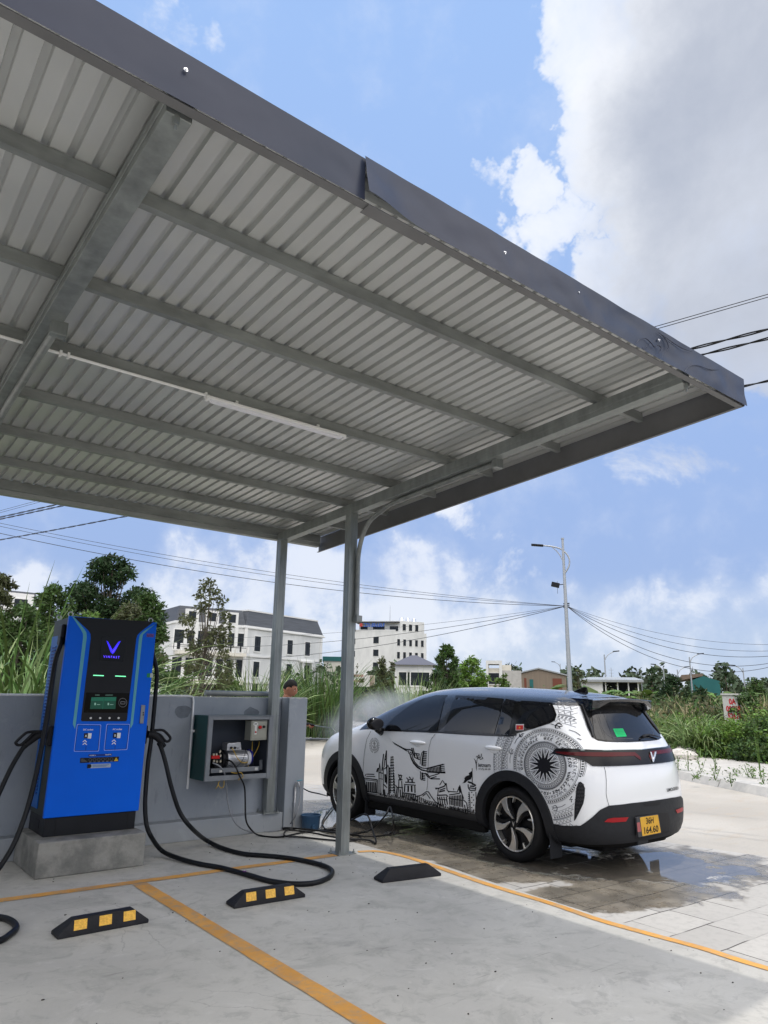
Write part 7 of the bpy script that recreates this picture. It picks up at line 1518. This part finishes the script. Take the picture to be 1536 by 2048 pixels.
mb = MB(); P_ = [w0-u_*.2+Vector((0, 0, zl)), w0+u_*L_*.40+Vector((0, 0, za)), w0+u_*(L_+.2)+Vector((0, 0, zr_)), w0+u_*(L_+.2)+Vector((0, 0, zr_+.15)), w0+u_*L_*.40+Vector((0, 0, za+.15)), w0-u_*.2+Vector((0, 0, zl+.15))]; mb.prism([p+n_*.2 for p in P_], -n_*9.4); mb.build('roof', M_GREYR, t)
for a_, b2 in ((.07, .12), (.70, .90)): bx3(t, 'rust_panel', w0, u_, n_, L_*a_, L_*b2, 0, zr_*.93, .01, .05, M_RUST)
bx3(t, 'window', w0, u_, n_, L_*.19, L_*.27, zl*.62, zl*.85, .01, .06, M_TEALC)
D = 70; w0, u_, n_, L_ = frontal(1164, 1284, D); t = thing('house', 'low white house with long pale grey roof and open porch', 'house', tuple(w0), 'low houses'); z1_, z2_ = zat(1200, 1364, D), zat(1200, 1352, D)
bx3(t, 'wall', w0, u_, n_, 0, L_*.36, 0, z1_, -7, 0, M_BW); bx3(t, 'porch_back', w0, u_, n_, L_*.361, L_*.95, 0, z1_, -7, -2.5, M_CHB)
for k in (.40, .60, .78, .94): bx3(t, 'porch_column', w0, u_, n_, L_*k, L_*(k+.02), 0, z1_, -.4, -.05, M_TRIM)
mb = MB(); q = lambda x, d, z: w0+u_*(L_*x)+n_*d+Vector((0, 0, z)); mb.add([q(-.02, .5, z1_), q(1.04, .5, z1_), q(1.04, .5, z1_+.2), q(-.02, .5, z1_+.2), q(.12, -3.5, z2_), q(.92, -3.5, z2_), q(-.02, -7.5, z1_), q(1.04, -7.5, z1_)], [(0,1,2,3), (3,2,5,4), (4,5,7,6), (3,4,6,0), (2,1,7,5), (0,6,7,1)]); mb.build('roof', M_GREYR, t)
D = 80; w0, u_, n_, L_ = frontal(1358, 1442, D); t = thing('shed', 'teal shed with a brown roof half hidden by banana plants', 'shed', tuple(w0)); z1_ = zat(1410, 1362, D); z2_ = zat(1400, 1352, D)
mb = MB(); mb.prism([w0+u_*L_*.3, w0+u_*L_, w0+u_*L_+Vector((0, 0, z1_)), w0+u_*L_*.62+Vector((0, 0, z2_)), w0+u_*L_*.3+Vector((0, 0, z1_))], -n_*7); mb.build('wall', M_TEALC, t); mb = MB(); mb.add([w0+Vector((0, 0, z1_)), w0+u_*L_*.62+Vector((0, 0, z2_+.1)), w0+u_*L_*.62-n_*7+Vector((0, 0, z2_+.1)), w0-n_*7+Vector((0, 0, z1_))], [(0, 1, 2, 3)]); mb.prism([w0+Vector((0, 0, z1_)), w0+u_*L_*.62+Vector((0, 0, z2_)), w0+u_*L_*.62+Vector((0, 0, z2_+.25)), w0+u_*L_*.1+Vector((0, 0, z2_+.1))], -n_*7); mb.build('roof', mat('brown_roof', (.17, .13, .10), .7, var=.15), t)

# ================================================================== STREET LAMPS, CABLES, UTILITY BOX
M_POLE = mat('lamp_pole_steel', (.36, .38, .40), .45, .4); D = 28
LP = thing('street_lamp', 'tall nearby street lamp with curved arm and cables tied to it', 'street lamp', tuple(PD(1141, 1412, D)*Vector((1, 1, 0))) if False else (22.25, 17.0, 0), 'street lamps')
b0 = PD(1141, 1391, D); b0.z = .1; tp = PD(1125, 1079, D); mb = MB(); mb.tube([b0, b0.lerp(tp, .5), tp], [.105, .075, .045], 12); mb.cyl(tp, tp+Vector((0, 0, .06)), .06, n=10); mb.build('pole', M_POLE, LP, smooth=True, auto=40)
q = lambda x, y: PD(860+x/2.272, 1050+y/2.272, D)
mb = MB(); mb.tube([q(*p) for p in ((510, 93), (550, 97), (590, 107), (617, 127), (632, 152), (633, 178), (625, 200), (613, 218))], .030, 8, smooth=4); mb.tube([q(*p) for p in ((552, 98), (575, 118), (595, 145), (608, 178))], .018, 8, smooth=3); mb.build('arm', M_POLE, LP, smooth=True)
mb = MB(); a, b_ = q(460, 90), q(515, 94); mb.bar(a, b_, .20, .07); mb.build('lamp_head', M_CHB, LP, bevel=.02)
mb = MB(); a, b_ = q(552, 268), q(588, 276); mb.bar(a, b_, .26, .16); mb.tube([q(588, 272), q(612, 268)], .018, 6); mb.tube([q(578, 255), q(580, 312)], .008, 5); mb.build('loudspeaker', M_CHB, LP, bevel=.02)
mb = MB(); 
for y in (358, 366, 374): a = q(606, y); b_ = q(634, y-2); mb.bar(a, b_, .04, .04)
mb.build('cable_bracket', M_CHB, LP)
for i, (px, top, base, D_, d_) in enumerate(((1208, 1303, 1372, 74, 1), (1120, 1324, 1360, 130, -1), (1326, 1329, 1372, 95, -1), (1354, 1334, 1372, 92, 1), (1378, 1308, 1372, 80, 1), (1485, 1331, 1372, 96, -1))):
    p = PD(px, top, D_); t = thing('street_lamp', ['distant street lamp above the white low house', 'faint distant street lamp behind the brown shed', 'distant street lamp right of the slim dark tree', 'distant street lamp with level arm left of the tallest far lamp', 'tallest distant street lamp beside the teal shed', 'distant street lamp furthest to the right'][i], 'street lamp', (p.x, p.y, 0), 'street lamps')
    mb = MB(); mb.tube([(p.x, p.y, 0), (p.x, p.y, p.z-.3)], [.10, .06], 7); mb.build('pole', M_POLE, t); e = CR*(d_*p.z*.0+d_*1.1); mb = MB(); mb.tube([Vector((p.x, p.y, p.z-.9)), Vector((p.x, p.y, p.z-.35))+e*.3, p+e*.9], .045, 6, smooth=3); mb.build('arm', M_POLE, t); mb = MB(); mb.bar(p+e*.8, p+e*1.35+Vector((0, 0, .05)), .22, .10); mb.build('lamp_head', M_CHB, t)
mb = None
for i, (px, top, D_) in enumerate(((1222, 1335, 90), (1282, 1346, 88), (1385, 1333, 84))):
    p = PD(px, top, D_); mb = MB(); mb.cyl((p.x, p.y, 0), p, .05, .03, 6)
    for k in range(3): mb.bar(p-Vector((0, 0, .3+k*.35))-CR*.3, p-Vector((0, 0, .3+k*.35))+CR*.3, .03, .03)
    solo(mb, 'aerial_mast', M_POLE, ['thin aerial mast above the white low house', 'thin mast right of the white low house', 'thin aerial mast beside the tallest far lamp'][i], 'aerial', group='aerial masts')
M_CBL = mat('cable_sheath', (.045, .05, .06), .6)
def cable(label, a, b_, sag, r, twist=False, group='overhead cables'):
    mb = MB(); n_ = 40; pts = []
    for k in range(n_+1): t = k/n_; p = a.lerp(b_, t); p.z -= sag*4*t*(1-t); pts.append(p)
    if twist:
        d = (b_-a).normalized(); s1 = d.cross(Vector((0, 0, 1))).normalized(); n2 = int((b_-a).length*9)
        for ph in (0, math.pi):
            P = []
            for k in range(n2+1): t = k/n2; p = a.lerp(b_, t); p.z -= sag*4*t*(1-t); ang = ph+k*.55; P.append(p+s1*math.cos(ang)*r*.9+Vector((0, 0, math.sin(ang)*r*.9)))
            mb.tube(P, r*.75, 5)
    else: mb.tube(pts, r, 6)
    return solo(mb, 'overhead_cable', M_HOSE if group == 'overhead cables' else M_CBL, label, 'cable', group=group)
def ext(a, b_, k0, k1): return a+(a-b_)*k0, b_+(b_-a)*k1
Zc = 7.6
for lb, p, q_, r_, tw_, sg in (('uppermost thin cable crossing the grey cloud at the right', (1536, 557), (-20, 1022), .006, False, .25), ('thin cable just below the uppermost one at the right', (1536, 563), (-20, 1026), .006, False, .25),
    ('thick twisted cable, upper of the pair at the right edge', (1536, 598), (-10, 1027), .017, True, .5), ('thick twisted cable, lower of the pair at the right edge', (1536, 618), (-10, 1031), .017, True, .5), ('lowest thick twisted cable meeting the canopy corner', (1536, 695), (-10, 1071), .017, True, .62)):
    a, b_ = PZ(*p, Zc), PZ(*q_, Zc); a, b_ = ext(a, b_, 1.2, .25); cable(lb, a, b_, sg, r_, tw_)
J = PD(1133, 1212, 28)
def far(px, py, D): return PD(px, py, D)
for lb, p, D_, sg, r_ in (('upper thin cable from the lamp pole to the upper left', (-30, 1040), 26, .35, .012), ('second thin cable from the lamp pole to the left, under the upper one', (-30, 1046), 26, .42, .012), ('cable from the lamp pole to the left edge, lowest at the left', (-30, 1060), 24, .50, .016),
    ('cable drooping left from the lamp pole above the hotel', (330, 1292), 40, .55, .016), ('cable drooping left from the lamp pole across the hotel windows', (330, 1318), 42, .7, .018), ('thin cable drooping left from the pole over the hotel roof', (330, 1275), 42, .4, .010),
    ('highest cable sagging right from the lamp pole', (1640, 1285), 30, .55, .010), ('second highest cable sagging right from the lamp pole', (1640, 1292), 30, .75, .012), ('middle cable sagging right from the lamp pole', (1640, 1296), 30, .95, .016), ('lower cable sagging right from the lamp pole', (1640, 1298), 30, 1.30, .016), ('lowest cable sagging right from the lamp pole', (1640, 1296), 30, 1.55, .016)):
    cable(lb, J, far(*p, D_), sg, r_*.62, False, 'cables tied to the lamp pole')
# concrete utility box with painted numbers
D = 30; w0, u_, n_, L_ = frontal(1444, 1481, D); w0.z = 0; ub = thing('utility_box', 'pale concrete utility box with red painted numbers in the weeds', 'utility box', tuple(w0)); zt_ = zat(1460, 1387, D); M_UB = mat('box_concrete', (.50, .50, .47), .85, col2=(.60, .60, .57), vsc=5)
ub_u = (u_*math.cos(.25)+n_*math.sin(.25)); ub_n = Vector((ub_u.y, -ub_u.x, 0)); ub_n = ub_n if ub_n.dot(-w0) > 0 else -ub_n
wub = L_*.82; slab(ub, 'body', w0, ub_u, ub_n, 0, wub, 0, zt_-.06, -.5, 0, M_UB); slab(ub, 'lid', w0, ub_u, ub_n, -.04, wub+.04, zt_-.06, zt_, -.55, .05, M_UB)
mb = MB(); M_RP = mat('red_spray', (.50, .02, .03), .6)
for s_, x, z in (('0A', .33, zt_-.38), ('09128', .34, zt_-.64), ('52678', .37, zt_-.90)): puttext(mb, s_, w0+ub_u*x+ub_n*.006+Vector((0, 0, z)), ub_u, Vector((0, 0, 1)), .27, .012, sx=.72)
mb.build('painted_numbers', M_RP, ub)

# ================================================================== PERSON washing the car
M_SKIN = mat('skin', (.42, .19, .115), .5, var=.06, vsc=9); M_SHIRT = mat('shirt_grey', (.42, .43, .45), .8, var=.08, vsc=10); M_TROU = mat('trousers_dark', (.03, .035, .05), .85); M_HAIR = mat('hair_black', (.010, .009, .008), .6, bump=.6, bsc=160)
hd = PD(580, 1377, 10.25); hand = PD(621, 1449, 9.75); PF = thing('person', 'man with short black hair behind the wall end holding a spray lance', 'person', (hd.x, hd.y, 0))
fwd = Vector((hand.x-hd.x, hand.y-hd.y, 0)).normalized()*.75+CR*.9; fwd.z = 0; fwd = (Vector((hand.x-hd.x, hand.y-hd.y, 0)).normalized()*.35+Vector((CR.x, CR.y, 0)).normalized()*.8).normalized(); lf = Vector((-fwd.y, fwd.x, 0)); UP = Vector((0, 0, 1))
sc = hd.z/1.68; ch = hd-fwd*.06-UP*.0
def J_(f, l, z): return Vector((hd.x, hd.y, 0))+fwd*f+lf*l+UP*(z*sc)
joints = {'pelvis': (J_(-.12, 0, .95), .14), 'waist': (J_(-.13, 0, 1.08), .13), 'chest': (J_(-.11, 0, 1.30), .155), 'neck0': (J_(-.075, 0, 1.475), .075), 'neck1': (J_(-.035, 0, 1.565), .056), 'headb': (J_(-.02, 0, 1.62), .062),
 'hl': (J_(-.12, .09, .90), .095), 'kl': (J_(-.05, .11, .50), .062), 'al': (J_(-.13, .12, .09), .042), 'tl': (J_(.02, .13, .04), .035), 'hr': (J_(-.12, -.09, .90), .095), 'kr': (J_(-.14, -.11, .50), .062), 'ar': (J_(-.22, -.12, .09), .042), 'tr': (J_(-.07, -.13, .04), .035),
 'sl': (J_(-.10, .17, 1.42), .062), 'el': (J_(.02, .25, 1.15), .046), 'sr': (J_(-.10, -.17, 1.42), .062), 'er': (J_(.05, -.20, 1.19), .046)}
wr = hand-(hand-joints['er'][0]).normalized()*.085; joints['wr'] = (wr, .030); wl = joints['el'][0]+(hand+Vector((0, 0, -.02))-joints['el'][0]).normalized()*.24; joints['wl'] = (wl, .030)
edges = [('pelvis', 'waist'), ('waist', 'chest'), ('chest', 'neck0'), ('neck0', 'neck1'), ('neck1', 'headb'), ('pelvis', 'hl'), ('hl', 'kl'), ('kl', 'al'), ('al', 'tl'), ('pelvis', 'hr'), ('hr', 'kr'), ('kr', 'ar'), ('ar', 'tr'), ('chest', 'sl'), ('sl', 'el'), ('el', 'wl'), ('chest', 'sr'), ('sr', 'er'), ('er', 'wr')]
# hand bones
def handbones(w, tip, side_, pre):
    d = (tip-w).normalized(); s_ = d.cross(UP).normalized()*side_; dn = s_.cross(d)*side_; joints[pre+'p'] = (w+d*.045, .026); edges.append(('w'+pre, pre+'p')); out = {}
    for i, (o, L_) in enumerate(((-.026, .064), (-.009, .072), (.009, .068), (.026, .054))):
        b_ = w+d*.075+s_*o; k1 = b_+d*L_*.40-UP*.012; k2 = k1+d*L_*.05-UP*L_*.34; k3 = k2-d*L_*.30-UP*.008
        for j, (p, r_) in enumerate(((b_, .0095), (k1, .0088), (k2, .008), (k3, .007))): joints[f'{pre}{i}{j}'] = (p, r_)
        edges.append((pre+'p', f'{pre}{i}0')); edges.extend([(f'{pre}{i}{j}', f'{pre}{i}{j+1}') for j in range(3)])
    b_ = w+d*.035-s_*.028; 
    for j, (p, r_) in enumerate(((b_, .012), (b_+d*.03-s_*.010-UP*.012, .010), (b_+d*.052+s_*.004-UP*.022, .008))): joints[f'{pre}t{j}'] = (p, r_)
    edges.append((pre+'p', f'{pre}t0')); edges.extend([(f'{pre}t{j}', f'{pre}t{j+1}') for j in range(2)])
handbones(wr, hand, 1, 'r'); handbones(wl, hand+(wl-wr)*.3, -1, 'l')
names_ = list(joints); me = bpy.data.meshes.new('skel'); me.from_pydata([joints[k][0] for k in names_], [(names_.index(a), names_.index(b_)) for a, b_ in edges], [])
so_ = bpy.data.objects.new('skel', me); COL.objects.link(so_); sk = so_.modifiers.new('skin', 'SKIN'); sk.use_smooth_shade = True
for i, k in enumerate(names_): v = me.skin_vertices[0].data[i]; r_ = joints[k][1]; v.radius = (r_*1.15, r_*.85) if k in ('pelvis', 'waist', 'chest') else (r_, r_); v.use_root = (k == 'pelvis')
su = so_.modifiers.new('sub', 'SUBSURF'); su.levels = 2; su.render_levels = 2
dg = bpy.context.evaluated_depsgraph_get(); dg.update(); bm_ = bpy.data.meshes.new_from_object(so_.evaluated_get(dg)); bv = [v.co.copy() for v in bm_.vertices]; bf = [tuple(p.vertices) for p in bm_.polygons]; bpy.data.objects.remove(so_)
# head, bowed toward the hand
hc_ = hd; hf = (fwd-UP*.42).normalized(); hl_ = UP.cross(hf).normalized(); hu = hf.cross(hl_).normalized(); HB = MB(); nu, nv = 40, 28; vs = []
for j in range(nv+1):
    t = math.pi*j/nv
    for i in range(nu):
        a = 2*math.pi*i/nu; x, y, z = math.sin(t)*math.cos(a), math.sin(t)*math.sin(a), math.cos(t)      # x forward
        w_ = .076*(1-.16*max(0, -z)**1.3); fx = .098*(1-.10*max(0, -z)) if x > 0 else .100*(1-.30*max(0, -z)); h_ = .122; p = [x*fx, y*w_, z*h_]
        if x > 0:
            p[0] += .024*math.exp(-((y*2.9)**2))*math.exp(-(((z+.16)*3.2)**2))*1.15+.006*math.exp(-((y*2.4)**2))*math.exp(-(((z+.48)*7)**2))+.008*math.exp(-((y*2.2)**2))*math.exp(-(((z+.80)*4)**2))
            p[0] += .006*math.exp(-(((z-.16)*7)**2))*(1 if abs(y) < .6 else .3)-.010*math.exp(-(((abs(y)-.36)*6)**2))*math.exp(-(((z+.02)*8)**2))-.004*math.exp(-((y*3.0)**2))*math.exp(-(((z+.575)*18)**2))
        vs.append(hc_+hf*p[0]+hl_*p[1]+hu*p[2])
HB.add(vs, [(j*nu+i, (j+1)*nu+i, (j+1)*nu+(i+1) % nu, j*nu+(i+1) % nu) for j in range(nv) for i in range(nu)])
for s_ in (-1, 1):
    e0 = hc_+hl_*(s_*.075)-hf*.006-hu*.012; EB = MB(); EB.sph((0, 0, 0), (.010, .019, .030), 10, 8); HB.add([e0+hl_*(s_*v[0])+hf*v[1]*.9+hu*v[2] for v in EB.v], EB.f)
tot = MB(); tot.add(bv, bf, 0); tot.add(HB.v, HB.f, 0)
bo = tot.build('body', [M_SKIN], PF, smooth=True)
hm = MB(); vs = []; keep = []
for j in range(nv+1):
    t = math.pi*j/nv
    for i in range(nu):
        a = 2*math.pi*i/nu; x, y, z = math.sin(t)*math.cos(a), math.sin(t)*math.sin(a), math.cos(t); top = max(0, z); g_ = 1.035+.035*top; vs.append(hc_+hf*(x*.1*g_)+hl_*(y*.077*g_)+hu*(z*.122*g_)); keep.append(z > (.46 if x > .55 else (.12 if x > .15 else -.30)) if True else 0)
fs = [(j*nu+i, (j+1)*nu+i, (j+1)*nu+(i+1) % nu, j*nu+(i+1) % nu) for j in range(nv) for i in range(nu)]; hm.add(vs, [f for f in fs if all(keep[k] for k in f)]); hm.build('hair', M_HAIR, PF, smooth=True)
for s_ in (-1, 1):
    eb = MB(); eb.tube([hc_+hf*.092+hl_*(s_*.014)+hu*.030, hc_+hf*.094+hl_*(s_*.032)+hu*.036, hc_+hf*.080+hl_*(s_*.050)+hu*.030], [.0035, .0045, .002], 6); eb.build('eyebrow', M_HAIR, PF)
    ey = MB(); ey.sph(hc_+hf*.0815+hl_*(s_*.029)+hu*.010, .012, 12, 8); ey.build('eye', mat('eye_white', (.55, .52, .48), .3), PF, smooth=True)
lp = MB(); lp.tube([hc_+hf*.093-hl_*.022-hu*.066, hc_+hf*.101-hu*.064, hc_+hf*.093+hl_*.022-hu*.066], [.003, .007, .003], 8, smooth=3); lp.build('lips', mat('lips', (.34, .12, .09), .5), PF, smooth=True)
def cloth(nm, test, off, M_):
    idx = {i for i, v in enumerate(bv) if test(v)}; n_v = [Vector() for _ in bv]
    for f in bf:
        a, b_, c_ = bv[f[0]], bv[f[1]], bv[f[2]]; nn_ = (b_-a).cross(c_-a)
        for i in f: n_v[i] += nn_
    mp_ = {}; mb = MB(); vv = []; ff = []
    for f in bf:
        if all(i in idx for i in f):
            for i in f:
                if i not in mp_: mp_[i] = len(vv); vv.append(bv[i]+n_v[i].normalized()*off)
            ff.append(tuple(mp_[i] for i in f))
    mb.add(vv, ff); o = mb.build(nm, M_, PF, smooth=True); md = o.modifiers.new('s', 'SOLIDIFY'); md.thickness = .004; md.offset = -1; return o
el_, er_ = joints['el'][0], joints['er'][0]
cloth('t_shirt', lambda v: v.z > .93*sc and v.z < 1.505*sc and (v-Vector((hd.x, hd.y, 0))-UP*v.z).length < .30 and (v-el_).length > .06 and (v-er_).length > .06 and (v-wr).length > .2 and (v-wl).length > .2, .014, M_SHIRT)
cloth('trousers', lambda v: v.z < .97*sc and v.z > .12*sc and (v-wr).length > .25 and (v-wl).length > .25, .012, M_TROU)
cloth('shoes', lambda v: v.z < .11*sc, .010, M_BLK)
# lance
LN = thing('spray_lance', 'thin pressure washer lance in the hand, pointing at the bonnet', 'lance', tuple(hand))
g1 = PD(612, 1447, 9.75); g2 = PD(629, 1451, 9.72); mb = MB(); mb.tube([g1, g2], [.016, .013], 10); mb.build('grip', M_BLK, LN, smooth=True); mb = MB(); mb.tube([PD(621, 1448, 9.74)-Vector((0, 0, .012)), PD(628, 1450.5, 9.72)-Vector((0, 0, .012))], .009, 8); mb.build('grip_ring', M_RED, LN)
mb = MB(); mb.tube([g2, PD(645, 1453.5, 9.6), PD(662, 1456, 9.5), PD(668, 1461, 9.45), PD(672, 1466, 9.42)], .0055, 8, smooth=3); mb.build('tube', M_GALV, LN, smooth=True)
mb = MB(); mb.tube(mixed([(612, 1450, 'y', 8.3), (600, 1500, 'y', 8.5), (596, 1560, 'y', 8.6), (612, 1580, 'y', 8.7), (640, 1588, 'y', 8.8), (655, 1592, 'z', .1)]), .008, 8, smooth=5); solo(mb, 'lance_hose', M_HOSE, 'black hose running from the lance down toward the front wheel', 'hose', smooth=True)
# mist
def mist(c_, r_, dens, nm):
    mb = MB(); mb.sph((0, 0, 0), r_, 24, 16); o = mb.build(nm, None or M_BLK); o.location = c_; M = bpy.data.materials.new('mist'); M.use_nodes = True; t = M.node_tree; t.nodes.clear(); out = t.nodes.new('ShaderNodeOutputMaterial'); v = t.nodes.new('ShaderNodeVolumePrincipled'); v.inputs['Color'].default_value = (.95, .97, 1, 1); v.inputs['Anisotropy'].default_value = .2
    co = t.nodes.new('ShaderNodeTexCoord'); n1 = t.nodes.new('ShaderNodeTexNoise'); n1.inputs['Scale'].default_value = 2.2; n1.inputs['Detail'].default_value = 5; t.links.new(co.outputs['Object'], n1.inputs['Vector'])
    mp = t.nodes.new('ShaderNodeMapping'); mp.inputs['Scale'].default_value = tuple(1/q for q in r_); t.links.new(co.outputs['Object'], mp.inputs[0]); ln = t.nodes.new('ShaderNodeVectorMath'); ln.operation = 'LENGTH'; t.links.new(mp.outputs[0], ln.inputs[0])
    m1 = t.nodes.new('ShaderNodeMapRange'); m1.interpolation_type = 'SMOOTHSTEP'; t.links.new(ln.outputs['Value'], m1.inputs[0]); m1.inputs[1].default_value = .1; m1.inputs[2].default_value = 1.0; m1.inputs[3].default_value = 1; m1.inputs[4].default_value = 0
    m2_ = t.nodes.new('ShaderNodeMapRange'); t.links.new(n1.outputs[0], m2_.inputs[0]); m2_.inputs[1].default_value = .38; m2_.inputs[2].default_value = .66; mu = t.nodes.new('ShaderNodeMath'); mu.operation = 'MULTIPLY'; t.links.new(m1.outputs[0], mu.inputs[0]); t.links.new(m2_.outputs[0], mu.inputs[1]); mu2 = t.nodes.new('ShaderNodeMath'); mu2.operation = 'MULTIPLY'; t.links.new(mu.outputs[0], mu2.inputs[0]); mu2.inputs[1].default_value = dens
    t.links.new(mu2.outputs[0], v.inputs['Density']); t.links.new(v.outputs[0], out.inputs['Volume']); o.data.materials.clear(); o.data.materials.append(M); struct(o, 'stuff'); return o
pm_ = PD(735, 1432, 11.3); o = mist(pm_, (.95, .95, .42), 2.6, 'water_mist'); o.rotation_euler = (0, R(-18), R(-40))
